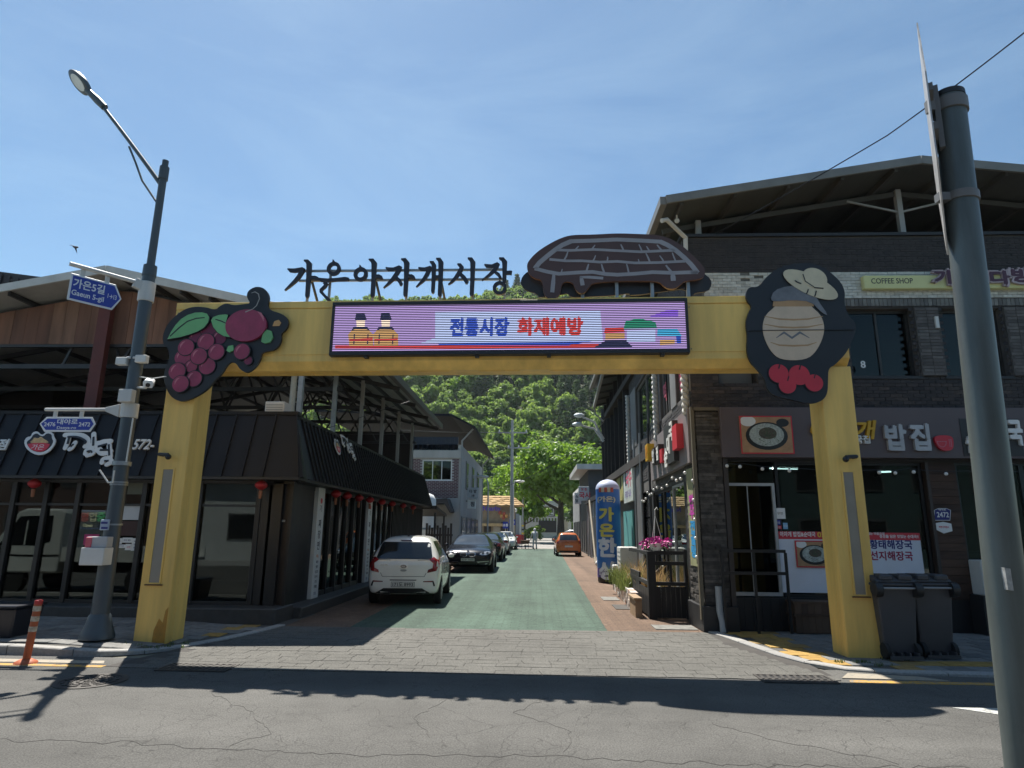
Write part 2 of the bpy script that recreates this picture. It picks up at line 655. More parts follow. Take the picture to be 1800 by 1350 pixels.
def leaf_mat(name, lo, hi, trans=0.42):
 if name in _m:
  return _m[name]
 ma = bpy.data.materials.new(name)
 ma.use_nodes = True
 t = ma.node_tree
 t.nodes.clear()
 n, l = t.nodes.new, t.links.new
 out = n('ShaderNodeOutputMaterial')
 oi = n('ShaderNodeObjectInfo')
 tc = n('ShaderNodeTexCoord')
 nz = n('ShaderNodeTexNoise')
 nz.inputs['Scale'].default_value = 0.9
 nz.inputs['Detail'].default_value = 4
 l(tc.outputs['Object'], nz.inputs['Vector'])
 ad = n('ShaderNodeMath')
 ad.operation = 'MULTIPLY_ADD'
 l(oi.outputs['Random'], ad.inputs[0])
 ad.inputs[1].default_value = 0.6
 sub = n('ShaderNodeMath')
 sub.operation = 'SUBTRACT'
 l(nz.outputs['Fac'], sub.inputs[0])
 sub.inputs[1].default_value = 0.3
 l(sub.outputs[0], ad.inputs[2])
 cr = n('ShaderNodeValToRGB')
 e = cr.color_ramp.elements
 e[0].color, e[1].color = tuple(lo) + (1,), tuple(hi) + (1,)
 l(ad.outputs[0], cr.inputs['Fac'])
 df = n('ShaderNodeBsdfDiffuse')
 tl = n('ShaderNodeBsdfTranslucent')
 hs = n('ShaderNodeHueSaturation')
 hs.inputs['Hue'].default_value = 0.485
 hs.inputs['Value'].default_value = 1.5
 l(cr.outputs['Color'], df.inputs['Color'])
 l(cr.outputs['Color'], hs.inputs['Color'])
 l(hs.outputs['Color'], tl.inputs['Color'])
 mx = n('ShaderNodeMixShader')
 mx.inputs['Fac'].default_value = trans
 l(df.outputs[0], mx.inputs[1])
 l(tl.outputs[0], mx.inputs[2])
 gl = n('ShaderNodeBsdfGlossy')
 gl.inputs['Roughness'].default_value = 0.45
 m2 = n('ShaderNodeMixShader')
 m2.inputs['Fac'].default_value = 0.04
 l(mx.outputs[0], m2.inputs[1])
 l(gl.outputs[0], m2.inputs[2])
 l(m2.outputs[0], out.inputs['Surface'])
 _m[name] = ma
 return ma

YEL = mat('yellow_paint', (0.86, 0.56, 0.15), 0.45, var=0.22, scale=2.4, streak=True, bump=0.10, bscale=3.5, dirt=(0.50, 0.33, 0.11))
BLK = mat('black_board', (0.014, 0.014, 0.017), 0.45, var=0.3, scale=4)
BLKM = mat('black_metal_sheet', (0.013, 0.0135, 0.016), 0.5, var=0.35, scale=3, streak=True, spec=0.25)
DARK = mat('dark_steel', (0.03, 0.032, 0.036), 0.5, var=0.3)
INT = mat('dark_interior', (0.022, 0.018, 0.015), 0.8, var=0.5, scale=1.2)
GREY = mat('grey_paint', (0.30, 0.31, 0.31), 0.5, var=0.2, scale=2, streak=True)
LGREY = mat('light_grey_paint', (0.52, 0.52, 0.50), 0.5, var=0.2, scale=2, streak=True)
WHITE = mat('white_paint', (0.76, 0.76, 0.73), 0.5, var=0.1, scale=2, streak=True)
OFFW = mat('off_white_plastic', (0.6, 0.6, 0.57), 0.5, var=0.1, scale=3)
POLE = mat('slate_pole_paint', (0.055, 0.072, 0.085), 0.42, var=0.25, scale=2, streak=True, bump=0.05)
GALV = mat('galvanised_steel', (0.30, 0.33, 0.35), 0.5, metal=0.55, var=0.25, scale=5)
CONC = mat('concrete', (0.30, 0.295, 0.28), 0.9, var=0.25, scale=1.7, bump=0.35, bscale=70)
RUST = mat('red_oxide_steel', (0.11, 0.025, 0.02), 0.6, var=0.3)
GRN = mat('leaf_green_print', (0.16, 0.42, 0.17), 0.5, var=0.15)
BERRY = mat('berry_red_print', (0.30, 0.035, 0.085), 0.45, var=0.22, scale=6)
PINK = mat('pale_pink_print', (0.5, 0.16, 0.2), 0.5, var=0.1)
CREAM = mat('cream_print', (0.62, 0.47, 0.31), 0.5, var=0.08, scale=4)
RED = mat('red_print', (0.55, 0.03, 0.05), 0.45, var=0.12)
SIGNB = mat('road_sign_blue', (0.012, 0.035, 0.30), 0.4, var=0.1)
NAVY = mat('navy_print', (0.015, 0.02, 0.16), 0.5, var=0.1)
TYRE = mat('tyre_rubber', (0.018, 0.018, 0.018), 0.85, var=0.3, scale=12)
RIM = mat('alloy_rim', (0.42, 0.43, 0.44), 0.35, metal=0.8, var=0.1)
CHROME = mat('chrome_trim', (0.7, 0.7, 0.7), 0.12, metal=1.0, var=0.05)
PLBLK = mat('black_plastic', (0.02, 0.02, 0.021), 0.5, var=0.2)
GLASS = glass('shop_glass', (0.3, 0.34, 0.34), 1.5)
GLASS2 = glass('upper_glass', (0.35, 0.36, 0.35), 1.4)
CARGL = mat('car_glass', (0.012, 0.014, 0.016), 0.06, var=0.1, spec=0.9)
# ------------------------------------------------------------------ the ground
def sheet(name, pts, z, ma, k='structure', dens=None):
 mb = MB()
 mb.add([(x, y, z) for x, y in pts], [list(range(len(pts)))])
 return kind(mb.build(name, ma), k)
sheet('ground', [(-900, -900), (900, -900), (900, 900), (-900, 900)], -0.03, mat('dry_earth', (0.16, 0.15, 0.11), 0.95, var=0.4, scale=0.3))
ASPH = ground_mat('worn_asphalt', (0.112, 0.109, 0.101))
sheet('road', [(-80, -4.2), (80, -4.2), (80, 8.6), (-80, 8.6)], 0, ASPH)
sheet('far_pavement', [(-80, -12), (80, -12), (80, -4.2), (-80, -4.2)], 0.004, mat('far_paving', (0.26, 0.26, 0.25), 0.9, var=0.2))
GREENS = ground_mat('green_stamped_surface', (0.070, 0.112, 0.085), 'stamp', (0.18, 0.235, 0.20), 0.30, 0.16)
g_edge = lambda y: 1.19 + (y - 11.3) * 0.0155
wig = lambda y, q: .022 * noise.noise(Vector((y * 2.3, q, 0))) + .012 * noise.noise(Vector((y * 9, q, 5)))
ysg = [11.35 + (57 - 11.35) * (k / 90) ** 1.6 for k in range(91)]
sheet('green_street', [(x, 11.36 + wig(x * 2, 3)) for x in [-3.12 + 4.28 * k / 30 for k in range(31)]] + [(g_edge(y) + wig(y, 1), y) for y in ysg[1:]] + [(-3.4 + wig(y, 2) + .005 * (57 - y), y) for y in ysg[:1:-1]], 0.0075, GREENS)
BRK = ground_mat('brick_red_stamped_surface', (0.17, 0.112, 0.078), 'stamp', (0.25, 0.21, 0.17), 0.26, 0.13)
sheet('brick_strip', [(-5.2, 11.3), (3.2, 11.3), (4.6, 50), (4.6, 58), (-5.4, 58)], 0.0035, BRK)
sheet('concrete_yard', [(-30, 57.9), (30, 57.4), (30, 170), (-30, 170)], 0.011, ground_mat('pale_concrete', (0.30, 0.285, 0.26), 'asphalt'))
# apron of irregular cracked blocks at the mouth of the street
kerbR = [(2.86, 11.42), (2.98, 10.95), (3.12, 10.2), (3.26, 9.45), (3.45, 8.95), (3.8, 8.55), (4.4, 8.38), (5.4, 8.32), (8, 8.28), (14, 8.25), (24, 8.25)]
kerbL = [(-4.3, 11.45), (-4.42, 10.7), (-4.62, 10.0), (-4.9, 9.35), (-5.25, 8.95), (-5.7, 8.72), (-6.4, 8.66), (-9, 8.64), (-16, 8.64), (-30, 8.64)]
apron = sheet('crossing_apron', [(-5.2, 8.05), (3.5, 8.05), (3.5, 11.42), (-4.5, 11.42)], 0.004, mat('apron_joint', (0.055, 0.05, 0.045), 0.95, var=0.3))
APR = ground_mat('apron_block', (0.122, 0.118, 0.106), 'plain')
random.seed(5)
ny, rest_ = 17, MB()
cells = []
for j in range(ny):
 y0, y1 = 8.0 + 3.4 * j / ny, 8.0 + 3.4 * (j + 1) / ny
 wob = lambda y, q: q + .035 * noise.noise(Vector((q * 1.3, y * 1.7, 3)))
 xl, xr = -5.0 + .55 * j / ny, 3.5 - .65 * min(1, j / (ny * .6))
 x = xl + (.16 if j % 2 else 0)
 while x < xr - .06:
  w = min(random.choice((.26, .31, .34, .40)), xr - x)
  cells.append((x, x + w, y0, y1))
  x += w
cells.sort(key=lambda c: c[2] + random.uniform(0, .2))
for i, (xa, xb, ya, yb) in enumerate(cells):
 jt = .005
 yj = lambda x, y: y + .045 * noise.noise(Vector((x * 1.6, y * 2.0, 3))) + .02 * noise.noise(Vector((x * 6, y * 5, 8)))
 xj = lambda x, y: x + .05 * noise.noise(Vector((x * 2.2, y * 3.1, 9))) + .02 * noise.noise(Vector((x * 7, y * 6, 1)))
 q = [(xa, ya), ((xa + xb) / 2, ya), (xb, ya), (xb, yb), ((xa + xb) / 2, yb), (xa, yb)]
 cx, cy = (xa + xb) / 2, (ya + yb) / 2
 q = [Vector((xj(x, y), yj(x, y))) for x, y in q]
 c_ = sum(q, Vector((0, 0))) / 6
 q = [p + (c_ - p).normalized() * jt for p in q]
 h = .007 + random.uniform(0, .003)
 mb = MB() if i < 298 else rest_
 k = 6
 mb.add([(p.x, p.y, h) for p in q] + [(p.x, p.y, 0.0) for p in q], [list(range(k))] + [(a, k + a, k + (a + 1) % k, (a + 1) % k) for a in range(k)])
 if mb is not rest_:
  mb.build('paving_block', APR, apron)
kind(rest_.build('paving_blocks', APR, apron), 'stuff')
# pavements: slab, kerb stones and slabs of their own
def inside(p, poly):
 r, n = False, len(poly)
 for i in range(n):
  a, b = poly[i], poly[(i + 1) % n]
  if (a[1] > p[1]) != (b[1] > p[1]) and p[0] < (b[0] - a[0]) * (p[1] - a[1]) / (b[1] - a[1]) + a[0]:
   r = not r
 return r
zL = lambda x: 0.022 + 0.085 * min(1, max(0, (-5.2 - x) / 1.6))
zR = lambda x: 0.024 + 0.02 * min(1, max(0, (x - 4) / 3))
KERB = pieces('kerb_granite', [(0.25, 0.245, 0.235), (0.33, 0.325, 0.31), (0.29, 0.28, 0.26)], 0.85, var=0.15, scale=30, bump=0.3, bscale=90)
TILE = pieces('pavement_slab', [(0.13, 0.13, 0.125), (0.19, 0.19, 0.18), (0.16, 0.155, 0.145), (0.22, 0.215, 0.20)], 0.9, var=0.22, scale=9, bump=0.4, bscale=80)
TACT = pieces('tactile_yellow_slab', [(0.30, 0.18, 0.045), (0.36, 0.23, 0.06), (0.24, 0.16, 0.06)], 0.8, var=0.25, scale=9, bump=0.3, bscale=60)
def pavement(kp, back, zf, xlim, sgn):
 poly = kp + back
 base = MB()
 n = len(kp)
 vs = [(x, y, zf(x) - 0.012) for x, y in poly]
 # strips keep the slope of the dropped kerb
 xs = sorted(set([p[0] for p in kp]))
 for i in range(len(kp) - 1):
  a, b = kp[i], kp[i + 1]
  ybk = back[0][1]
  base.add([(a[0], a[1], zf(a[0]) - 0.012), (b[0], b[1], zf(b[0]) - 0.012), (b[0], max(ybk, b[1] + .01), zf(b[0]) - 0.012), (a[0], max(ybk, a[1] + .01), zf(a[0]) - 0.012)], [(0, 1, 2, 3) if sgn > 0 else (3, 2, 1, 0)])
 pv = kind(base.build('pavement', mat('pavement_bed', (0.09, 0.085, 0.075), 0.95, var=0.3)), 'structure')
 # kerb stones of one metre
 pts = []
 for i in range(len(kp) - 1):
  a, b = Vector(kp[i]), Vector(kp[i + 1])
  k = max(1, int((b - a).length / 0.25))
  pts += [a.lerp(b, t / k) for t in range(k)]
 pts.append(Vector(kp[-1]))
 i = 0
 while i < len(pts) - 1 and abs(pts[i].x) < xlim:
  j = min(i + 3, len(pts) - 1)
  seg = pts[i:j + 1]
  mb = MB()
  vs = []
  for q, p in enumerate(seg):
   t = (seg[min(q + 1, len(seg) - 1)] - seg[max(q - 1, 0)]).normalized()
   nn = Vector((-t.y, t.x)) * sgn
   pp = p + t * (0.006 if q == 0 else (-0.006 if q == len(seg) - 1 else 0))
   z = zf(pp.x) + 0.006
   o, w = pp - nn * 0.0, pp + nn * 0.15
   vs += [(o.x, o.y, -0.02), (o.x, o.y, z - 0.012), (o.x + nn.x * .012, o.y + nn.y * .012, z), (w.x, w.y, z), (w.x, w.y, -0.02)]
  fs = []
  for q in range(len(seg) - 1):
   for e in range(4):
    f = (q * 5 + e, q * 5 + e + 1, q * 5 + e + 6, q * 5 + e + 5)
    fs.append(f if sgn < 0 else f[::-1])
  e = (len(seg) - 1) * 5
  fs += [(0, 1, 2, 3, 4), (e + 4, e + 3, e + 2, e + 1, e)]
  mb.add(vs, fs)
  mb.build('kerb_stone', KERB, pv)
  i = j
 return pv
pavL = pavement(kerbL, [(-30, 13.0), (-4.3, 13.0)], zL, 17, -1)
pavR = pavement(kerbR, [(24, 13.0), (2.86, 13.0)], zR, 16, 1)
def tile_mesh(s, h=0.02):
 mb = MB()
 a, b = s / 2 - 0.004, s / 2 - 0.009
 mb.add([(-a, -a, -h), (a, -a, -h), (a, a, -h), (-a, a, -h), (-a, -a, -0.004), (a, -a, -0.004), (a, a, -0.004), (-a, a, -0.004), (-b, -b, 0), (b, -b, 0), (b, b, 0), (-b, b, 0)],
     [(0, 1, 5, 4), (1, 2, 6, 5), (2, 3, 7, 6), (3, 0, 4, 7), (4, 5, 9, 8), (5, 6, 10, 9), (6, 7, 11, 10), (7, 4, 8, 11), (8, 9, 10, 11)])
 return mb.mesh('slab')
tm = tile_mesh(0.3)
tm.materials.append(TILE)
ym = tile_mesh(0.3)
ym.materials.append(TACT)
tm2 = tile_mesh(0.4)
tm2.materials.append(TILE)
def near_kerb(p, kp):
 best = 9
 for i in range(len(kp) - 1):
  a, b = Vector(kp[i]), Vector(kp[i + 1])
  t = max(0, min(1, (Vector(p) - a).dot(b - a) / (b - a).length_squared))
  best = min(best, (Vector(p) - a.lerp(b, t)).length)
 return best
def slabs(pv, kp, zf, x0, x1, y0, y1, s, me, sgn, band):
 poly = kp + [(kp[-1][0], 13.5), (kp[0][0], 13.5)]
 n = 0
 ny = int((y1 - y0) / s)
 for j in range(ny):
  for i in range(int((x1 - x0) / s)):
   x, y = x0 + (i + 0.5 + (0.5 if j % 2 else 0)) * s, y0 + (j + 0.5) * s
   dk = near_kerb((x, y), kp)
   if not inside((x, y), poly) or dk < 0.15 + s * 0.42:
    continue
   yel = band(x, y, dk)
   o = link('tactile_slab' if yel else 'paving_slab', ym if yel and s == 0.3 else me, pv)
   o.location = (x, y, zf(x) + random.uniform(-0.003, 0.004))
   o.rotation_euler = (random.uniform(-0.012, 0.012), random.uniform(-0.012, 0.012) + (0.053 if pv is pavL and -6.8 < x < -5.2 else 0), random.uniform(-0.02, 0.02))
   n += 1
 return n
nL = slabs(pavL, kerbL, zL, -11.6, -3.9, 8.7, 11.45, 0.3, tm, -1, lambda x, y, d: 0.45 < d < 0.95 and x > -5.1 and y > 9.7)
nR = slabs(pavR, kerbR, zR, 2.8, 9.4, 8.2, 11.6, 0.3, tm, 1, lambda x, y, d: (0.3 < d < 0.95 and x < 3.9 and y > 8.9) or (0.35 < d < 0.72 and x > 4.9) or (4.5 < x < 4.9 and 8.5 < y < 9.1))
print('slabs', nL, nR)
# paint on the road
def paint(name, pts, ma, z=0.004):
 mb = MB()
 n = len(pts)
 mb.add([(p[0], p[1], z) for p in pts] + [(p[0], p[1], 0.0005) for p in pts], [list(range(n))] + [(i, n + i, n + (i + 1) % n, (i + 1) % n) for i in range(n)])
 return kind(mb.build(name, ma), 'structure')
def worn(name, col, thr=0.5):
 ma, t, p = nodes_of(name)
 n, l = t.nodes.new, t.links.new
 tc = n('ShaderNodeTexCoord')
 nz = n('ShaderNodeTexNoise')
 nz.inputs['Scale'].default_value = 14
 nz.inputs['Detail'].default_value = 9
 nz.inputs['Roughness'].default_value = 0.75
 l(tc.outputs['Object'], nz.inputs['Vector'])
 cr = n('ShaderNodeValToRGB')
 e = cr.color_ramp.elements
 e[0].position, e[0].color = thr - 0.05, (0.17, 0.165, 0.15, 1)
 e[1].position, e[1].color = thr + 0.06, tuple(col) + (1,)
 l(nz.outputs['Fac'], cr.inputs['Fac'])
 l(cr.outputs['Color'], p.inputs['Base Color'])
 p.inputs['Roughness'].default_value = 0.8
 return ma
YLINE = worn('worn_yellow_line', (0.46, 0.25, 0.035), 0.46)
WLINE = worn('worn_white_line', (0.45, 0.45, 0.42), 0.45)
PATCH = worn('pale_patch', (0.30, 0.26, 0.20), 0.42)
paint('yellow_line_marking', [(-30, 8.02), (-5.95, 8.02), (-5.2, 8.0), (-5.2, 8.1), (-5.95, 8.13), (-30, 8.13)], YLINE)
paint('yellow_line_marking', [(3.55, 7.92), (24, 7.8), (24, 7.91), (3.6, 8.04)], YLINE)
paint('white_stop_marking', [(4.05, 6.92), (4.55, 6.55), (9.0, 6.55), (9.0, 6.92)], WLINE)
paint('pale_concrete_patch', [(3.55, 8.12), (4.75, 8.06), (4.5, 8.26), (3.75, 8.40)], PATCH, 0.010)
paint('pale_concrete_patch', [(-8.6, 8.2), (-5.3, 8.2), (-5.4, 8.36), (-8.6, 8.4)], PATCH, 0.006)
# long cracks as real grooves of dark filler
cr_m = mat('crack_filler', (0.045, 0.042, 0.038), 0.95)
def crack(pts, w=0.012, name='road_crack'):
 mb = MB()
 q = []
 random.seed(len(pts) + int(w * 1e4))
 for i in range(len(pts) - 1):
  a, b = Vector(pts[i]), Vector(pts[i + 1])
  k = max(2, int((b - a).length / 0.09))
  for t in range(k):
   p = a.lerp(b, t / k)
   q.append((p.x + random.uniform(-0.03, 0.03), p.y + random.uniform(-0.05, 0.05), w * .62 * random.uniform(0.15, 1.3)))
 fr = Fr((0, 0, 0.0), (1, 0, 0), (0, 1, 0))
 mb.stroke(fr, q, 0.0004, 0.0022)
 return mb
ck = MB()
for pts, w in (([(-6, 5.35), (-3.2, 5.38), (-1.5, 5.22), (0.1, 5.3), (1.6, 5.2), (3.4, 5.25), (5, 5.18)], 0.013), ([(1.55, 6.25), (1.9, 5.8), (2.5, 5.45), (2.7, 5.2)], 0.009),
      ([(-3.3, 6.9), (-2.6, 6.3), (-2.2, 5.7), (-2.4, 5.3)], 0.006), ([(0.1, 7.0), (-0.2, 6.4), (0.3, 5.9), (0.2, 5.3)], 0.007), ([(-0.9, 6.8), (-1.1, 6.2), (-0.8, 5.6)], 0.005)):
 c = crack(pts, w)
 ck.add(c.v, c.f)
kind(ck.build('road_crack', cr_m), 'structure')
# manhole cover and gully grates
t = thing('manhole_cover', 'round cast iron manhole cover in the road by the lamp post shadow', 'manhole cover', (-4.85, 7.32, 0))
IRON = mat('cast_iron', (0.07, 0.065, 0.06), 0.6, metal=0.4, var=0.35, scale=9, bump=0.2)
mb = MB()
mb.lathe([(0.36, 0.0), (0.36, 0.008), (0.30, 0.009), (0.30, 0.004)], (-4.85, 7.32, 0), n=32)
mb.build('rim', IRON, t, smooth=True)
mb = MB()
fg = Fr((-4.85, 7.32, 0.004), (1, 0, 0), (0, 1, 0))
for r in (0.26, 0.19, 0.12, 0.05):
 for k in range(0, 360, 30):
  a0, a1 = radians(k + r * 60), radians(k + 20 + r * 60)
  mb.stroke(fg, [(cos(a0) * r, sin(a0) * r, 0.03), (cos((a0 + a1) / 2) * r, sin((a0 + a1) / 2) * r, 0.034), (cos(a1) * r, sin(a1) * r, 0.03)], 0, 0.009)
mb.build('lid_pattern', IRON, t)
def grate(cx, cy, wx, wy, label):
 t = thing('gully_grate', label, 'drain grate', (cx, cy, 0), 'gully grates at the road edge')
 mb = MB()
 z0, z1 = 0.002, 0.016
 e = 0.03
 mb.box(cx - wx, cx + wx, cy - wy, cy - wy + e, z0, z1)
 mb.box(cx - wx, cx + wx, cy + wy - e, cy + wy, z0, z1)
 mb.box(cx - wx, cx - wx + e, cy - wy + e, cy + wy - e, z0, z1)
 mb.box(cx + wx - e, cx + wx, cy - wy + e, cy + wy - e, z0, z1)
 mb.box(cx - wx + e, cx + wx - e, cy - .02, cy + .02, z0, z1 - .001)
 mb.build('frame', IRON, t)
 b = MB()
 b.box(cx - wx + .01, cx + wx - .01, cy - wy + .01, cy + wy - .01, 0.0005, 0.0085)
 b.build('pit', PLBLK, t)
 n = 10
 for i in range(n):
  x = cx - wx + e + (2 * wx - 2 * e) * (i + 0.5) / n
  for s in (-1, 1):
   mb = MB()
   y0, y1 = (cy + 0.02, cy + wy - e) if s > 0 else (cy - wy + e, cy - 0.02)
   mb.bar((x - .012, y0, 0.008), (x + .012, y1, 0.008), 0.036, 0.013)
   mb.build('grate_bar', IRON, t)
grate(-4.05, 8.06, 0.42, 0.2, 'iron gully grate on the lamp post side of the street mouth')
grate(2.98, 8.02, 0.42, 0.2, 'iron gully grate beside the curved kerb near the grey bins')
def flat_cover(label, px, py, w, d, ma, slots=True):
 p = G(px, py)
 t = thing('drain_cover', label, 'drain cover', (p.x, p.y, 0), 'drain covers in the brick strip')
 mb = MB()
 mb.box(p.x - w, p.x + w, p.y - d, p.y + d, 0.004, 0.016)
 mb.build('plate', ma, t)
 if slots:
  for i in range(4):
   b = MB()
   x = p.x + w * (0.25 + 0.18 * i)
   b.box(x - 0.02, x + 0.02, p.y - d * .9, p.y + d * .9, 0.015, 0.0165)
   b.build('slot', PLBLK, t)
flat_cover('dark slotted drain cover in the brick strip by the steps', 1100, 1068, 0.26, 0.42, IRON)
flat_cover('pale broken concrete drain cover at the foot of the black railing', 1185, 1104, 0.36, 0.26, mat('worn_cover', (0.17, 0.165, 0.15), 0.9, var=0.4, scale=9, bump=0.4, bscale=40), False)
flat_cover('worn flat drain cover in the brick strip by the dry grass', 1072, 1053, 0.2, 0.4, mat('worn_cover', ()), False)
# ------------------------------------------------------------------ the yellow gate over the street
FG = Fr((-5.3, 9.5, 0), (9.46, -0.23, 0))
gate = thing('market_gate', 'yellow painted steel gate spanning the mouth of the market street', 'gate', (-0.55, 9.4, 0))
uL = [FG.uv(233, 1130)[0], FG.uv(290, 1130)[0]]
uR = [FG.uv(1491, 1158)[0], FG.uv(1553, 1158)[0]]
DP = 0.46
LAMPG = mat('frosted_grey_panel', (0.27, 0.245, 0.20), 0.35, var=0.12)
STAIN = mat('rust_stain', (0.48, 0.23, 0.03), 0.6, var=0.3, scale=6)
for side, (a0, a1) in ((-1, uL), (1, uR)):
 mb = MB()
 mb.fbox(FG, a0, a1, 0.0, 4.04, -DP, 0)
 p = mb.build('pillar', YEL, gate, bevel=0.012, seg=2)
 # side cladding with an open seam, on the face towards the street
 e = a1 if side < 0 else a0
 s = 1 if side < 0 else -1
 for d0, d1 in ((-0.145, -0.012), (-0.448, -0.152)):
  mb = MB()
  mb.fbox(FG, min(e, e + s * 0.008), max(e, e + s * 0.008), 0.03, 4.02, d0, d1)
  mb.build('side_cladding', YEL, p, bevel=0.004)
 # light slot
 q = [(287, 825), (303, 825), (283, 1024), (263, 1024)] if side < 0 else [(1481, 830), (1499, 830), (1522, 1045), (1504, 1045)]
 uv = [FG.uv(*c) for c in q]
 x0, x1 = (uv[0][0] + uv[3][0]) / 2, (uv[1][0] + uv[2][0]) / 2
 z1, z0 = (uv[0][1] + uv[1][1]) / 2, (uv[2][1] + uv[3][1]) / 2
 mb = MB()
 mb.fbox(FG, x0, x1, z0, z1, -0.02, 0.004)
 mb.build('light_panel', LAMPG, p)
 for r in ((x0 - .022, x0, z0 - .022, z1 + .022), (x1, x1 + .022, z0 - .022, z1 + .022), (x0, x1, z1, z1 + .022), (x0, x1, z0 - .022, z0)):
  mb = MB()
  mb.fbox(FG, *r, -0.01, 0.014)
  mb.build('light_frame', YEL, p)
 mb = MB()
 mb.fbox(FG, x0 - .05, x1 + .05, z0 - .04, z0 - .024, 0, 0.03)
 mb.build('ledge', mat('rusty_lip', (0.12, 0.06, 0.03), 0.8, var=0.5, scale=10), p)
 if side < 0:
  mb = MB()
  mb.prism(FG, [(a1 - .2, .03), (a1 - .01, .03), (a1 - .01, .52), (a1 - .05, .47), (a1 - .07, .3), (a1 - .13, .36), (a1 - .19, .2)], 0.0, 0.0025)
  mb.build('paint_stain', STAIN, p)
bl, br = uL[0] + .0, uR[1] - .0
mb = MB()
prof = [(0.0, 4.17), (0.0, 5.14), (-DP, 5.14), (-DP, 4.05), (-0.13, 4.05)]
n = len(prof)
mb.add([FG.w(bl, z, d) for d, z in prof] + [FG.w(br, z, d) for d, z in prof], [list(range(n))[::-1], list(range(n, 2 * n))] + [((i + 1) % n, i, n + i, n + (i + 1) % n)[::-1] for i in range(n)])
beam = mb.build('beam', YEL, gate)
seams = [bl, bl + 1.35, FG.uv(585, 580)[0] + .1, FG.uv(560, 640)[0] + 1.7, FG.uv(962, 640)[0], FG.uv(1213, 580)[0] - .05, br - 1.3, br]
for i in range(len(seams) - 1):
 mb = MB()
 mb.fbox(FG, seams[i] + .003, seams[i + 1] - .003, 4.275, 5.025, 0.0005, 0.012)
 mb.build('face_panel', YEL, beam, bevel=0.003)
for i in range(len(seams) - 1):
 mb = MB()
 mb.fbox(FG, seams[i] + .003, seams[i + 1] - .003, 5.04, 5.15, 0.0005, 0.018)
 mb.build('top_flashing', YEL, beam, bevel=0.003)
for i in range(9):
 a = bl + .8 + i * (br - bl - 1.6) / 8
 mb = MB()
 mb.fbox(FG, a - .32, a + .32, 4.040, 4.0495, -DP + .05, -0.17)
 mb.build('soffit_plate', YEL, beam)
for i in range(len(seams) - 1):
 for a in (seams[i] + .05, seams[i + 1] - .05):
  for z in (4.32, 4.98):
   mb = MB()
   mb.disc(FG, (a, z), .011, .012, .019, 8)
   mb.build('bolt', mat('dull_bolt', (.25, .2, .13), .6), beam)
# LED display
fl = FG.sh(0.02)
tl, brc = FG.uv(585, 535, .13), FG.uv(1213, 618, .13)
x0, x1 = tl[0], brc[0]
z0, z1 = 4.225, 5.085
led = thing('led_display', 'long black framed LED screen on the gate showing a market fire prevention notice', 'LED screen', tuple(FG.w((x0 + x1) / 2, z0, .1)))
mb = MB()
mb.fbox(FG, x0, x1, z0, z1, 0.021, 0.105)
mb.build('cabinet', PLBLK, led)
e = 0.055
for r in ((x0, x1, z0, z0 + e), (x0, x1, z1 - e, z1), (x0, x0 + e * .7, z0 + e, z1 - e), (x1 - e * .7, x1, z0 + e, z1 - e)):
 mb = MB()
 mb.fbox(FG, *r, 0.105, 0.145)
 mb.build('frame', PLBLK, led, bevel=0.006)
FD = FG.sh(0.106)
sx0, sx1, sz0, sz1 = x0 + e * .7, x1 - e * .7, z0 + e, z1 - e
mb = MB()
mb.fbox(FD, sx0, sx1, sz0, sz1, 0, 0.003)
mb.build('screen', emit('led_lilac', (0.50, 0.35, 0.74), 0.75), led)
E_BLUE, E_RED, E_WHT = emit('led_blue', (0.03, 0.07, 0.42), 1), emit('led_red', (0.6, 0.05, 0.05), .85), emit('led_white', (0.52, 0.62, 0.95), 0.85)
E_OR, E_BLK, E_GRN = emit('led_orange', (0.62, 0.36, 0.14), .8), emit('led_dark', (0.02, 0.02, 0.06), 1), emit('led_green', (0.02, 0.2, 0.12), 1)
E_SKIN, E_TEAL, E_VIO = emit('led_skin', (0.95, 0.75, 0.6), 1), emit('led_teal', (0.05, 0.35, 0.6), 1), emit('led_violet', (0.22, 0.1, 0.6), 1)
def U(px, py):
 return FG.uv(px, py, .11)
def picture(name, ma, pts, d=0.0035):
 mb = MB()
 mb.prism(FD, [U(*p) for p in pts], d - .001, d + .0008)
 return mb.build(name, ma, led)
picture('base_stripe', E_RED, [(589, 607), (1080, 605), (1060, 611), (589, 613)])
picture('speech_panel', E_WHT, [(765, 548), (1055, 545), (1060, 600), (740, 603), (765, 594)])
picture('speech_shade', E_BLUE, [(770, 603), (1040, 600), (1000, 607), (772, 608)], .0045)
for dx in (0, 44):
 picture('figure_coat', E_OR, [(614 + dx, 608), (612 + dx, 588), (622 + dx, 576), (644 + dx, 576), (656 + dx, 588), (656 + dx, 608)], .0045 + dx * .00002)
 picture('figure_face', E_SKIN, [(627 + dx, 574), (626 + dx, 560), (642 + dx, 560), (641 + dx, 574)], .0045)
 picture('figure_cap', E_BLK, [(624 + dx, 563), (626 + dx, 551), (641 + dx, 551), (645 + dx, 563)], .0062)
 for x_ in (622, 646):
  picture('figure_arm', E_BLK, [(x_ - 1 + dx, 606), (x_ + dx, 588), (x_ + 2 + dx, 588), (x_ + 1 + dx, 606)], .0066)
 picture('figure_collar', E_BLK, [(618 + dx, 581), (622 + dx, 574), (645 + dx, 574), (650 + dx, 581), (644 + dx, 579), (624 + dx, 579)], .0064)
 picture('figure_strap', E_RED, [(614 + dx, 596), (655 + dx, 594), (655 + dx, 598), (614 + dx, 600)], .0068)
picture('tent', E_RED, [(1062, 585), (1064, 576), (1096, 575), (1098, 584)], .0045)
picture('tent_side', E_OR, [(1064, 597), (1064, 586), (1098, 585), (1098, 596)], .0045)
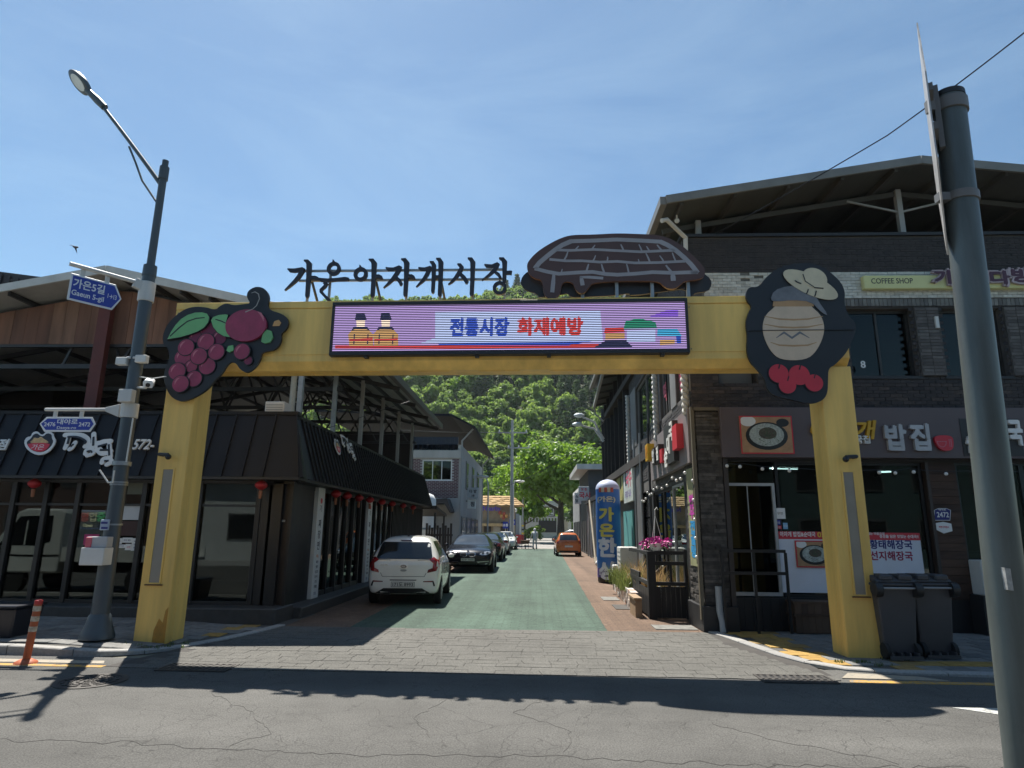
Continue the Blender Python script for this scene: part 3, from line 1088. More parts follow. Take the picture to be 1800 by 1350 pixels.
picture('awning', E_GRN, [(1096, 578), (1100, 564), (1124, 560), (1152, 566), (1155, 577)], .0052)
picture('stall', E_TEAL, [(1155, 590), (1156, 579), (1190, 578), (1198, 590)], .0045)
picture('stall_wall', E_WHT, [(1102, 600), (1102, 581), (1152, 580), (1152, 600)], .0045)
picture('vehicle', E_BLK, [(1044, 611), (1066, 598), (1100, 598), (1112, 610)], .0056)
picture('stall_leg', E_BLUE, [(1190, 603), (1188, 590), (1197, 590), (1197, 603)], .0045)
picture('stall_goods', E_OR, [(1160, 606), (1160, 598), (1186, 597), (1186, 605)], .0045)
picture('cloud_mark', E_VIO, [(1140, 557), (1170, 546), (1192, 545), (1192, 556)], .0045)
c = U(843, 575)
text('lettering', '전통시장', FD, c[0], c[1], U(0, 562)[1] - U(0, 591)[1], E_BLUE, led, .001, .005, bold=0.06, width=U(893, 575)[0] - U(791, 575)[0])
c = U(967, 574)
text('lettering', '화재예방', FD, c[0], c[1], U(0, 561)[1] - U(0, 589)[1], E_RED, led, .001, .005, bold=0.06, width=U(1026, 575)[0] - U(913, 575)[0])
nl = 27
for i in range(nl):
 z = sz0 + (sz1 - sz0) * (i + 0.5) / nl
 mb = MB()
 mb.fbox(FD, sx0, sx1, z - .0076, z + .0076, 0.008, 0.014)
 mb.build('louver', PLBLK, led)
for px in (643, 838, 965, 1165):
 mb = MB()
 c = FG.uv(px, 625, .1)
 mb.fbox(FG, c[0] - .03, c[0] + .03, z0 - .03, z0 - .001, 0.02, 0.12)
 mb.build('bracket', PLBLK, led)
# raised brush letters
LET = mat('blue_black_letter', (0.022, 0.022, 0.034), 0.45, var=0.2)
ls = thing('sign_lettering', 'row of seven dark brush letters on rails along the top of the gate', 'sign letters', tuple(FG.w(3.2, 5.15, -.1)))
LK = 1800 / 420
def LP(a, b):
 return FG.uv(490 + a / LK, 430 + b / LK, -.08)
unit = (FG.uv(700, 500, -.08)[0] - FG.uv(600, 500, -.08)[0]) / 100 / LK
strokes = [
 [[(66, 182, 8), (85, 192, 24), (120, 194, 27), (175, 184, 27), (190, 190, 22)], [(178, 195, 30), (150, 240, 27), (120, 275, 23), (80, 312, 16), (44, 344, 6)], [(190, 118, 10), (213, 124, 26), (228, 145, 36), (224, 250, 30), (213, 385, 25), (211, 400, 14)], [(232, 250, 24), (270, 249, 28), (290, 256, 24), (302, 264, 8)]],
 [[(300, 254, 10), (318, 264, 24), (370, 268, 24), (440, 262, 22), (500, 258, 28), (525, 260, 20)], [(340, 283, 22), (358, 296, 26), (345, 315, 21), (318, 340, 20), (318, 355, 20), (345, 385, 18), (372, 412, 22), (390, 428, 14)]],
 [[(678, 110, 8), (703, 117, 28), (718, 140, 36), (714, 250, 28), (705, 380, 26), (704, 394, 14)], [(722, 240, 24), (752, 238, 27), (770, 246, 22), (780, 256, 8)]],
 [[(806, 172, 8), (825, 184, 24), (865, 184, 22), (905, 170, 26), (922, 176, 20)], [(908, 180, 28), (890, 215, 26), (855, 262, 23), (820, 298, 15), (788, 325, 6)], [(876, 240, 20), (905, 268, 24), (920, 292, 24), (918, 308, 12)], [(922, 108, 8), (948, 114, 28), (964, 140, 36), (960, 250, 29), (953, 378, 26), (952, 392, 14)], [(966, 238, 24), (998, 238, 27), (1014, 246, 22), (1026, 258, 8)]],
 [[(1052, 172, 8), (1070, 182, 22), (1100, 184, 22), (1138, 172, 25), (1146, 180, 18)], [(1134, 182, 28), (1115, 225, 25), (1085, 270, 20), (1035, 318, 6)], [(1138, 128, 8), (1158, 134, 24), (1168, 155, 30), (1166, 250, 25), (1160, 350, 22), (1159, 366, 12)], [(1186, 104, 8), (1208, 110, 26), (1221, 135, 34), (1219, 250, 28), (1212, 378, 25), (1211, 392, 14)], [(1170, 244, 22), (1214, 242, 22)]],
 [[(1346, 144, 8), (1364, 152, 24), (1378, 168, 26), (1368, 195, 27), (1335, 245, 23), (1300, 282, 15), (1276, 300, 6)], [(1366, 218, 22), (1395, 248, 26), (1415, 278, 26), (1412, 294, 12)], [(1424, 100, 8), (1447, 108, 26), (1462, 135, 34), (1459, 250, 28), (1453, 375, 26), (1452, 388, 14)]],
 [[(1550, 148, 8), (1566, 158, 22), (1605, 160, 20), (1645, 146, 26), (1660, 154, 18)], [(1646, 156, 26), (1625, 190, 24), (1585, 228, 18), (1530, 268, 6)], [(1630, 205, 16), (1655, 224, 20), (1668, 244, 20), (1660, 252, 10)], [(1660, 100, 8), (1686, 108, 26), (1702, 132, 34), (1701, 200, 28), (1699, 275, 24), (1698, 284, 12)], [(1706, 212, 22), (1740, 210, 26), (1756, 212, 26)]],
]
rings = {1: [(413, 180, 52, 27, (408, 112))], 2: [(616, 222, 53, 26, (610, 152))], 6: [(1664, 326, 51, 27, (1662, 266))]}
for i, sts in enumerate(strokes):
 mb = MB()
 for q, st in enumerate(sts):
  mb.stroke(FG, [LP(a, b) + (w * unit * 1.14,) for a, b, w in st], -.12 + q * .0011, -.075 + q * .0011)
 for cx, cy, ro, ri, tk in rings.get(i, []):
  mb.ring(FG, LP(cx, cy), ro * unit, ri * unit, -.12, -.0742, 28, 1.05)
  mb.stroke(FG, [LP(*tk) + (4 * unit,), LP(tk[0] + 4, tk[1] + 10) + (14 * unit,), LP(tk[0] + 6, tk[1] + 24) + (22 * unit,)], -.118, -.0735)
 mb.build('letter', LET, ls)
for b in (183, 256):
 p, q = LP(140, b + 4), LP(1705, b - 8)
 mb = MB()
 mb.bar(FG.w(p[0], p[1], -.15), FG.w(q[0], q[1], -.15), .03, .035)
 mb.build('rail', GALV, ls)
for a in (215, 378, 707, 960, 1216, 1460, 1700):
 p = LP(a, 180)
 mb = MB()
 mb.bar(FG.w(p[0], 5.135, -.18), FG.w(p[0], p[1] + .02, -.18), .035, .035)
 mb.build('post', GALV, ls)
for a in (240, 728, 1224):
 p, q = LP(a - 10, 250), LP(a + 16, 425)
 mb = MB()
 mb.bar(FG.w(q[0], 5.135, -.42), FG.w(p[0], p[1], -.19), .03, .03)
 mb.build('brace', DARK, ls)
# thatched house cut-out
BRN = mat('dark_brown_board', (0.085, 0.042, 0.036), 0.5, var=0.2)
GPR = mat('grey_line_print', (0.32, 0.30, 0.31), 0.5, var=0.1)
ts = thing('roof_cutout_sign', 'dark brown cut-out sign of a thatched roof drawn in grey lines above the gate', 'cut-out sign', tuple(FG.w(6.6, 5.15, -.1)))
TK = 1800 / 370
FT = FG.sh(-.02)
TC = lambda pts: FT.crop(pts, 900, 400, TK)
def smooth_poly(pts, it=2):
 for _ in range(it):
  o = []
  n = len(pts)
  for i in range(n):
   a, b = pts[i], pts[(i + 1) % n]
   o += [(a[0] * .75 + b[0] * .25, a[1] * .75 + b[1] * .25), (a[0] * .25 + b[0] * .75, a[1] * .25 + b[1] * .75)]
  pts = o
 return pts
out = [(125, 330), (140, 285), (215, 205), (330, 132), (420, 88), (510, 62), (700, 60), (900, 48), (1100, 55), (1250, 62), (1370, 100), (1470, 165), (1560, 250), (1630, 320), (1655, 380), (1640, 425), (1590, 445), (1480, 455), (1440, 490), (1400, 522), (1340, 525), (1295, 500), (1265, 465), (1180, 457), (900, 457), (685, 472), (655, 515), (620, 562), (570, 562), (538, 520), (520, 467), (430, 458), (412, 570), (380, 606), (300, 606), (268, 560), (260, 447), (190, 435), (140, 390)]
mb = MB()
mb.prism(FT, smooth_poly(TC(out)), -.05, 0)
tb = mb.build('board', BRN, ts)
mb = MB()
for wd, st in ((26, [(500, 118), (700, 112), (900, 103), (1100, 112), (1270, 122)]), (30, [(1265, 120), (1330, 150), (1400, 195), (1470, 255), (1530, 315), (1588, 388)]), (24, [(1588, 382), (1500, 384), (1380, 388), (1200, 382), (1060, 395), (900, 404), (800, 398), (690, 380), (560, 385), (400, 396), (300, 378), (195, 350)]), (30, [(195, 352), (235, 300), (300, 245), (370, 190), (430, 150), (505, 118)]),
      (17, [(380, 192), (500, 196), (700, 188), (900, 198), (1100, 208), (1395, 194)]), (17, [(320, 272), (460, 285), (600, 285), (750, 296), (900, 290), (1050, 303), (1250, 300), (1480, 288)]),
      (16, [(1590, 380), (1560, 388), (1520, 380)])):
 mb.stroke(FT, [p + (wd * 1.3 * unit * LK / TK,) for p in TC(st)], 0, .004)
for wd, st in ((34, [(358, 398), (352, 470), (344, 555)]), (34, [(590, 420), (598, 460), (604, 495)]), (24, [(580, 425), (660, 425), (780, 434)]), (40, [(1372, 388), (1376, 420), (1380, 456)]), (14, [(480, 200), (465, 245), (445, 280)]), (12, [(570, 158), (555, 175), (540, 192)]), (12, [(710, 150), (695, 170), (680, 188)]), (14, [(930, 145), (945, 175), (955, 200)]), (12, [(1085, 145), (1100, 175), (1110, 200)]), (12, [(1150, 160), (1165, 185), (1175, 200)]), (14, [(1240, 148), (1262, 175), (1280, 196)]),
      (12, [(715, 238), (705, 265), (690, 290)]), (12, [(818, 250), (818, 270), (812, 292)]), (14, [(1145, 220), (1165, 260), (1180, 300)]), (12, [(1262, 240), (1285, 270), (1300, 298)]), (12, [(1370, 215), (1385, 255), (1400, 290)]), (16, [(655, 312), (645, 345), (635, 380)]), (16, [(765, 312), (775, 350), (790, 390)]), (14, [(980, 312), (990, 350), (1000, 395)]), (18, [(1315, 322), (1345, 360), (1372, 390)]), (10, [(1080, 270), (1085, 290), (1090, 300)]), (10, [(430, 355), (425, 372), (420, 388)])):
 mb.stroke(FT, [p + (wd * unit * LK / TK * (1 - .35 * (i == 0)),) for i, p in enumerate(TC(st))], .0006, .0052)
mb.build('line_drawing', GPR, tb)
FB = FG.sh(-.16)
mb = MB()
mb.prism(FB, smooth_poly(FB.crop([(70, 480), (85, 420), (140, 370), (300, 330), (1500, 330), (1640, 390), (1700, 440), (1708, 490), (1680, 545), (1560, 560), (1545, 590), (1500, 592), (1480, 520), (1380, 535), (1020, 585), (1000, 560), (880, 582), (660, 592), (500, 600), (480, 560), (420, 575), (230, 605), (215, 565), (120, 540)], 900, 400, TK), 1), -.03, 0)
mb.build('back_board', BLK, ts)
for a in (600, 890, 1190, 1495):
 p = FB.crop([(a, 450)], 900, 400, TK)[0]
 mb = MB()
 mb.bar(FG.w(p[0], 5.135, -.11), FG.w(p[0], p[1] + .25, -.11), .05, .05)
 mb.build('post', GALV, ts)
# berry board on the gate's left shoulder
bs = thing('berry_cutout_sign', 'black cut-out sign with a bunch of red berries and green leaves', 'cut-out sign', tuple(FG.w(.1, 3.5, .1)))
BK = 1409 / 240
FBd = FG.sh(.10)
BC = lambda pts: FBd.crop(pts, 280, 490, BK)
bu = (FBd.uv(400, 600)[0] - FBd.uv(300, 600)[0]) / 100 / BK
out = [(40, 660), (30, 600), (70, 490), (130, 415), (230, 330), (340, 287), (480, 292), (580, 325), (625, 280), (690, 250), (770, 275), (870, 262), (945, 255), (898, 190), (915, 120), (1000, 76), (1090, 98), (1140, 180), (1112, 285), (1160, 330), (1235, 350), (1312, 390), (1337, 460), (1305, 530), (1252, 562), (1262, 640), (1205, 730), (1110, 750), (1050, 762), (1042, 840), (985, 920), (905, 977), (830, 935), (795, 872), (740, 855), (695, 890), (645, 980), (565, 1050), (510, 1125), (440, 1180), (330, 1240), (220, 1272), (120, 1222), (65, 1120), (40, 1000), (80, 880), (108, 800), (95, 720), (50, 690)]
mb = MB()
mb.prism(FBd, smooth_poly(BC(out)), -.05, 0)
bb = mb.build('board', BLK, bs)
def berry(x, y, r, ma, d):
 c = BC([(x, y)])[0]
 mb = MB()
 mb.disc(FBd, c, (r + 8) * bu, 0.0, d, 24)
 o = mb.build('berry_outline', BLK, bb)
 mb = MB()
 mb.disc(FBd, c, r * bu, d, d + .003, 24)
 mb.build('berry', ma, bb)
 mb = MB()
 mb.stroke(FBd, [BC([(x - r * .72, y + r * .12)])[0] + (.02 * r * bu,), BC([(x - r * .62, y - r * .25)])[0] + (.22 * r * bu,), BC([(x - r * .38, y - r * .58)])[0] + (.2 * r * bu,), BC([(x - r * .08, y - r * .74)])[0] + (.02 * r * bu,)], d + .003, d + .0045)
 mb.build('berry_highlight', PINK, bb)
BERD = mat('dark_berry_print', (0.17, 0.016, 0.06), 0.5, var=0.2, scale=6)
dd = .002
for x, y, r, ma in ((500, 545, 95, BERD), (620, 610, 72, BERD), (375, 600, 60, BERD), (245, 815, 80, BERRY), (335, 905, 62, BERRY), (500, 905, 82, BERRY), (365, 1035, 78, BERRY), (285, 712, 82, BERRY), (490, 655, 84, BERRY), (600, 760, 80, BERRY), (420, 805, 82, BERRY), (198, 962, 84, BERRY), (235, 1090, 82, BERRY)):
 berry(x, y, r, ma, dd)
 dd += .0035
def flat(name, pts, ma, d0, d1, par, FF, cv):
 mb = MB()
 mb.prism(FF, cv(pts), d0, d1)
 return mb.build(name, ma, par)
LEAFP = [(105, 632), (140, 560), (185, 490), (245, 425), (310, 385), (390, 360), (460, 358), (510, 372), (532, 410), (520, 460), (480, 512), (420, 550), (340, 580), (240, 610)]
grow = lambda pts, k: [(sum(p[0] for p in pts) / len(pts) + (x - sum(p[0] for p in pts) / len(pts)) * k, sum(p[1] for p in pts) / len(pts) + (y - sum(p[1] for p in pts) / len(pts)) * k) for x, y in pts]
flat('leaf_outline', grow(LEAFP, 1.05), BLK, 0, .05, bb, FBd, BC)
flat('leaf', LEAFP, GRN, .05, .053, bb, FBd, BC)
mb = MB()
mb.stroke(FBd, [BC([p])[0] + (w * bu,) for p, w in (((130, 605), 12), ((220, 520), 14), ((310, 450), 13), ((400, 420), 12), ((487, 412), 10))], .053, .0545)
mb.build('leaf_vein', BLK, bb)
L2 = [(552, 440), (575, 405), (630, 385), (700, 378), (725, 385), (700, 470), (710, 550), (745, 612), (680, 600), (620, 565), (575, 510)]
flat('leaf_outline', grow(L2, 1.06), BLK, 0, .049, bb, FBd, BC)
flat('leaf', L2, GRN, .049, .0515, bb, FBd, BC)
mb = MB()
mb.stroke(FBd, [BC([p])[0] + (w * bu,) for p, w in (((597, 430), 10), ((650, 445), 12), ((700, 468), 10))], .0515, .053)
mb.build('leaf_vein', BLK, bb)
# a plain large berry with a curled stem fills the sign's right half
c = BC([(908, 490)])[0]
mb = MB()
mb.disc(FBd, c, 208 * bu, 0, .055, 36, .80)
mb.build('berry', BERRY, bb)
mb = MB()
mb.stroke(FBd, [BC([p])[0] + (w * bu,) for p, w in (((1030, 350), 4), ((1062, 372), 22), ((1085, 410), 20), ((1092, 450), 4))], .055, .0565)
mb.build('berry_highlight', PINK, bb)
mb = MB()
mb.stroke(FBd, [BC([p])[0] + (w * bu,) for p, w in (((968, 160), 4), ((1005, 148), 8), ((1040, 170), 10), ((1050, 220), 9), ((1020, 290), 8), ((980, 325), 6), ((905, 355), 12))], .0555, .058)
mb.build('stem', mat('pale_stem_print', (0.35, 0.33, 0.3), 0.5), bb)
flat('leaf', [(1060, 655), (1075, 570), (1115, 530), (1165, 545), (1180, 610), (1150, 660), (1095, 672)], GRN, .0, .03, bb, FBd, BC)
flat('leaf', [(702, 745), (720, 700), (770, 690), (778, 740), (730, 765)], GRN, .0, .03, bb, FBd, BC)
berry(870, 760, 78, BERRY, .06)
berry(925, 850, 40, BERD, .03)
flat('petal', [(1170, 490), (1190, 440), (1235, 425), (1260, 455), (1240, 488)], mat('orange_petal_print', (0.6, 0.33, 0.12), 0.5), 0, .01, bb, FBd, BC)
# right shoulder: plain still life in place of the figure
js = thing('jar_cutout_sign', 'tall black cut-out sign with a cream jar, straw hat and red apples', 'cut-out sign', tuple(FG.w(9.4, 3.5, .1)))
JC = lambda pts: FBd.crop(pts, 1300, 400, 3.6)
ju = (FBd.uv(1500, 600)[0] - FBd.uv(1400, 600)[0]) / 100 / 3.6
out = [(38, 415), (60, 375), (120, 378), (165, 315), (240, 258), (330, 232), (430, 220), (520, 243), (585, 290), (642, 345), (670, 410), (660, 480), (690, 560), (735, 600), (738, 655), (705, 735), (680, 785), (650, 822), (605, 868), (562, 892), (560, 960), (558, 1050), (522, 1100), (440, 1118), (330, 1088), (240, 1072), (180, 1035), (162, 960), (110, 892), (60, 842), (44, 760), (52, 690), (38, 600), (60, 530), (80, 500), (45, 460)]
mb = MB()
mb.prism(FBd, smooth_poly(JC(out)), -.05, 0)
jb = mb.build('board', BLK, js)
CREAM2 = mat('jar_cream_print', (0.60, 0.46, 0.33), 0.5, var=0.1, scale=5)
CLOTH = mat('grey_cloth_print', (0.16, 0.165, 0.18), 0.5, var=0.3, scale=5)
STRAW = mat('straw_print', (0.60, 0.52, 0.36), 0.5, var=0.12, scale=6)
flat('jar', smooth_poly([(235, 470), (440, 470), (450, 500), (520, 560), (540, 660), (490, 780), (420, 840), (260, 840), (190, 780), (140, 660), (155, 560), (225, 500)], 2), CREAM2, 0, .012, jb, FBd, JC)
flat('jar_rim', [(215, 455), (460, 455), (468, 500), (207, 500)], mat('ochre_glaze_print', (.42, .25, .12), .5, var=.15), .012, .017, jb, FBd, JC)
flat('cloth_cover', smooth_poly([(190, 462), (215, 400), (300, 372), (400, 372), (470, 410), (490, 462), (560, 560), (520, 545), (450, 470), (330, 462), (230, 472)], 1), CLOTH, .017, .022, jb, FBd, JC)
for zz in (575, 625, 740):
 mb = MB()
 mb.stroke(FBd, [p + (w * ju,) for p, w in zip(JC([(155 + (zz == 740) * 40, zz - 12), (250, zz + 6), (340, zz + 10), (430, zz + 6), (525 - (zz == 740) * 40, zz - 12)]), (4, 10, 12, 10, 4))], .012, .0135)
 mb.build('jar_band', mat('ochre_glaze_print', ()), jb)
mb = MB()
mb.stroke(FBd, [p + (w * ju,) for p, w in zip(JC([(230, 700), (280, 665), (330, 700), (380, 665), (440, 700)]), (4, 16, 16, 16, 4))], .012, .0138)
mb.build('jar_wave', CLOTH, jb)
def ell(cx, cy, rx, ry, rot, n=28):
 return [(cx + rx * cos(2 * pi * k / n) * cos(rot) - ry * sin(2 * pi * k / n) * sin(rot), cy + rx * cos(2 * pi * k / n) * sin(rot) + ry * sin(2 * pi * k / n) * cos(rot)) for k in range(n)]
flat('hat_brim', ell(445, 365, 188, 62, .43), STRAW, .022, .029, jb, FBd, JC)
flat('hat_crown', ell(470, 325, 82, 60, .43), STRAW, .029, .036, jb, FBd, JC)
for q, pts in enumerate(([(395, 300), (410, 345), (470, 385), (525, 390)], [(345, 340), (360, 350), (385, 360)], [(430, 395), (425, 410), (418, 424)], [(480, 405), (476, 425), (470, 440)])):
 mb = MB()
 mb.stroke(FBd, [p + (7 * ju,) for p in JC(pts)], .029, .0375)
 mb.build('hat_line', BLK, jb)
for x, y, r in ((245, 925, 62), (375, 935, 66), (468, 985, 56), (300, 1000, 54)):
 c = JC([(x, y)])[0]
 mb = MB()
 mb.disc(FBd, c, (r + 6) * ju, .012, .016 + .003 * (y > 950), 26)
 mb.build('apple_outline', BLK, jb)
 mb = MB()
 mb.disc(FBd, c, r * ju, .016, .021 + .003 * (y > 950), 26)
 mb.build('apple', RED, jb)
 mb = MB()
 mb.stroke(FBd, [p + (7 * ju,) for p in JC([(x, y - r * .5), (x + 8, y - r * 1.05)])], .02, .0265)
 mb.build('apple_stem', BLK, jb)
mb = MB()
c0, c1 = JC([(45, 654)])[0], JC([(730, 654)])[0]
mb.fbox(FBd, c0[0] + .02, c1[0] - .02, c0[1] - .004, c0[1] + .004, .0, .0225)
mb.build('sheet_joint', BLK, jb)
# little cameras on the pillars
for a, px, py, s, lab in ((-1, 292, 801, 1, 'small black camera on the gate pillar nearest the lamp post'), (1, 1492, 805, -1, 'small black camera on the gate pillar nearest the grey bins')):
 c = FG.uv(px, py, .08)
 t = thing('pillar_camera', lab, 'camera', tuple(FG.w(c[0], c[1], .02)), 'cameras on the gate pillars')
 mb = MB()
 mb.tube([FG.w(c[0] - s * .09, c[1] + .02, .0), FG.w(c[0] - s * .1, c[1] + .02, .09), FG.w(c[0] + s * .05, c[1] + .01, .11)], .028, 8)
 mb.build('arm', PLBLK, t, smooth=True)
 mb = MB()
 mb.ball(FG.w(c[0] + s * .055, c[1] - .02, .11), .045, 12)
 mb.build('lens_dome', mat('black_gloss', (0.01, 0.01, 0.012), 0.1), t, smooth=True)
# ------------------------------------------------------------------ black restaurant on the left corner
FL = Fr((-4.55, 11.95, 0))
FS = Fr((-4.75, 11.95, 0), (0, 1, 0))
lb = thing('restaurant_building', 'black corner restaurant with sheet metal awning and open steel roof above', 'building', (-9, 18, 0))
XL, YB = -20.0, 27.0
TERR = 3.62
STONEB = mat('dark_granite_base', (0.05, 0.048, 0.046), 0.6, var=0.3, scale=8, bump=0.2)
mb = MB()
mb.box(XL, -4.5, 11.45, 12.3, 0.0, 0.27)
mb.box(-5.15, -4.35, 12.3, YB, 0.0, 0.20)
mb.build('plinth', STONEB, lb, bevel=0.015)
mb = MB()
mb.box(XL, -5.0, 12.3, YB, 0.02, 0.24)
mb.build('shop_floor', mat('shop_floor', (0.07, 0.06, 0.05), 0.5, var=0.3), lb)
mb = MB()
mb.box(XL, -4.9, 12.1, YB, 3.35, TERR)
mb.build('terrace_slab', mat('terrace_slab', (0.07, 0.07, 0.07), 0.9), lb)
for x0, x1, y0, y1 in ((XL, -5.0, 17.5, 17.7), (XL, -5.0, YB - .2, YB), (XL - .2, XL, 12.2, YB)):
 mb = MB()
 mb.box(x0, x1, y0, y1, 0.1, 3.35)
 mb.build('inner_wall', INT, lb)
# header above the glazing, posts and panes of the front
mb = MB()
mb.fbox(FL, XL + 4.55, 0.0, 2.45, 3.4, -.14, 0)
mb.build('front_header', PLBLK, lb)
mull = [FL.uv(p, 950)[0] for p in (-150, -62, 10, 68, 125, 243, 343, 448)]
mull = [XL + 4.55, -12.5, -10.8, -9.2, -7.6] + mull
FRM = mat('black_window_frame', (0.013, 0.013, 0.014), 0.42, var=0.2)
mull = sorted(m for m in mull if m < -0.6)
for i, a in enumerate(mull):
 mb = MB()
 mb.fbox(FL, a - .045, a + .045, 0.27, 2.45, -.12, 0.02)
 mb.build('mullion', FRM, lb, bevel=0.006)
for i in range(len(mull) - 1):
 a, b = mull[i] + .045, mull[i + 1] - .045
 if b - a < 0.2:
  continue
 mb = MB()
 mb.fbox(FL, a, b, 0.33, 2.45, -.055, -.045)
 w = mb.build('window_pane', GLASS, lb)
 for r in ((a, b, 0.27, 0.33),):
  mb = MB()
  mb.fbox(FL, *r, -.1, 0.0)
  mb.build('sill', FRM, w)
 mb = MB()
 mb.fbox(FL, a, b, 2.02, 2.06, -.08, -.005)
 mb.build('transom', FRM, w)
# corner: black column and recessed door
a = FL.uv(448, 950)[0]
mb = MB()
mb.fbox(FL, a + .045, a + .26, 0.27, 2.45, -.3, 0.0)
mb.build('corner_column', FRM, lb, bevel=.01)
mb = MB()
mb.fbox(FL, a + .26, -.05, 0.27, 2.45, -.2, -.1)
d = mb.build('door', mat('dark_brown_door', (0.03, 0.02, 0.015), 0.5, var=0.3), lb)
mb = MB()
mb.fbox(FL, a + .30, a + .5, 1.75, 1.79, -.1, -.07)
mb.build('handle', GREY, d)
mb = MB()
mb.fbox(FL, -.05, 0.0, 0.27, 2.45, -.45, 0.0)
mb.build('corner_column', FRM, lb)
# side wall towards the street
side = [12.4, 13.55]
cols = [13.95, 18.1]
mb = MB()
mb.fbox(FS, 0.0, YB - 11.95, 2.42, 3.4, -.2, 0)
mb.build('side_header', PLBLK, lb)
mb = MB()
mb.fbox(FS, 0.0, 1.75, 0.2, 2.42, -.25, 0.0)
mb.build('side_wall', FRM, lb)
SB = mat('aged_white_board', (0.62, 0.63, 0.61), 0.55, var=0.12, scale=3, streak=True)
edges = [2.22, 2.9, 3.55, 4.2, 4.85, 5.5, 5.95, 6.42, 7.1, 7.8, 8.5, 9.2]
for i, e in enumerate(edges):
 mb = MB()
 mb.fbox(FS, e - .035, e + .035, 0.2, 2.42, -.12, .01)
 mb.build('mullion', FRM, lb)
 if i + 1 < len(edges) and edges[i + 1] - e > .5:
  mb = MB()
  mb.fbox(FS, e + .035, edges[i + 1] - .035, 0.3, 2.42, -.06, -.05)
  w = mb.build('window_pane', GLASS, lb)
  mb = MB()
  mb.fbox(FS, e + .035, edges[i + 1] - .035, 0.2, 0.3, -.1, -.0)
  mb.build('sill', FRM, w)
for i in range(28):
 u = 9.4 + i * .205
 mb = MB()
 mb.fbox(FS, u, u + .10, 0.2, 2.42, -.06, .02)
 mb.build('batten', pieces('dark_batten', [(0.02, 0.018, 0.016), (0.04, 0.034, 0.03)], 0.7, grain=(1, 1, .1)), lb)
mb = MB()
mb.fbox(FS, 9.3, YB - 11.95, 0.2, 2.42, -.2, -.062)
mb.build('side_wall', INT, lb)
# two white sign columns, lettered down their length
for k, (py0, u0) in enumerate(((13.95, 1.78), (18.1, 6.0))):
 t = thing('sign_column', ('white lettered sign column at the corner of the black restaurant', 'white lettered sign column behind the white hatchback')[k], 'sign', (-4.7, u0 + 11.95, .2), 'white sign columns of the black restaurant')
 mb = MB()
 mb.fbox(FS, u0, u0 + .42, 0.2, 2.50, -.30, .08)
 mb.build('column', SB, t, bevel=.008)
 fr = Fr(FS.w(u0 + .21, 0, .08), (0, 1, 0))
 ff = Fr((-4.9, 11.95 + u0, 0))
 BT = mat('black_lettering', (0.03, 0.03, 0.04), 0.5)
 text('lettering', '가', fr, 0, 2.06, .15, BT, t, .002)
 for q, ch in enumerate('짜장면'):
  text('lettering', ch, fr, 0, 1.74 - q * .23, .17, BT, t, .002, bold=.02)
 text('lettering', '메뉴', fr, 0, 1.06, .07, mat('orange_lettering', (0.6, 0.22, 0.04), 0.5), t, .002)
 for q, ln in enumerate(('짜장', '짬뽕', '볶음밥', '탕수육', '우동', '잡채밥')):
  text('lettering', ln, fr, 0, .94 - q * .1, .06, BT, t, .002)
 text('lettering', '572-', fr, 0, .3, .06, NAVY, t, .002)
 mb = MB()
 mb.disc(fr, (0, 2.22), .06, 0.0005, .004, 16)
 mb.build('bowl_mark', RED, t)
# ---- mansard awning of standing-seam sheets
A0, A1 = 2.55, 3.78
dT, dB = 0.03, 0.42
def seam_panel(fr, u0, u1, off=0.0, cut0=0.0, cut1=0.0):
 """One sloping sheet with a raised seam on its right edge."""
 mb = MB()
 w = fr.w
 t = .02
 a = [w(u0 - cut0, A0, dB), w(u1 + cut1, A0, dB), w(u1, A1, dT), w(u0, A1, dT)]
 nrm = (a[1] - a[0]).cross(a[3] - a[0]).normalized()
 mb.hexa([a[0] - nrm * t, a[1] - nrm * t, a[2] - nrm * t, a[3] - nrm * t, *a])
 r = (a[1] - a[0]).normalized() * .012
 mb.hexa([a[1] - r, a[1] + r, a[2] + r, a[2] - r, a[1] - r + nrm * .035, a[1] + r + nrm * .035, a[2] + r + nrm * .035, a[2] - r + nrm * .035])
 return mb.build('awning_panel', BLKM, lb)
n = 40
pw = .385
for i in range(n):
 u1 = -0.05 - i * pw
 seam_panel(FL, u1 - pw + .002, u1, cut1=(0.28 if i == 0 else 0))
n = 62
for i in range(n):
 u0 = 0.35 + i * .235
 seam_panel(FS.sh(-.02), u0, u0 + .233, cut0=(0.25 if i == 0 else 0))
# corner sheet and eaves board
mb = MB()
p = [FL.w(-0.05 + .28, A0, dB), FS.sh(-.02).w(0.35 - .25, A0, dB), FS.sh(-.02).w(0.35, A1, dT), FL.w(-0.05, A1, dT)]
c0, c1 = Vector((-4.25, 11.58, A0)), Vector((-4.66, 12.0, A1))
mb.add([p[0], c0, c1, p[3]], [(0, 1, 2, 3)])
mb.add([c0, p[1], p[2], c1], [(0, 1, 2, 3)])
mb.build('corner_panel', BLKM, lb)
mb = MB()
mb.fbox(FL, XL + 4.55, .25, A0 - .05, A0 - .003, 0.0, .42)
mb.fbox(FS, 0.08, 15.0, A0 - .05, A0 - .003, 0.0, .38)
mb.build('awning_soffit', PLBLK, lb)
mb = MB()
mb.fbox(FL, XL + 4.55, -.02, A1 - .02, A1 + .045, -.16, dT + .03)
mb.fbox(FS, 0.2, 15.0, A1 - .018, A1 + .047, -.16, dT + .01)
mb.build('awning_cap', BLKM, lb)
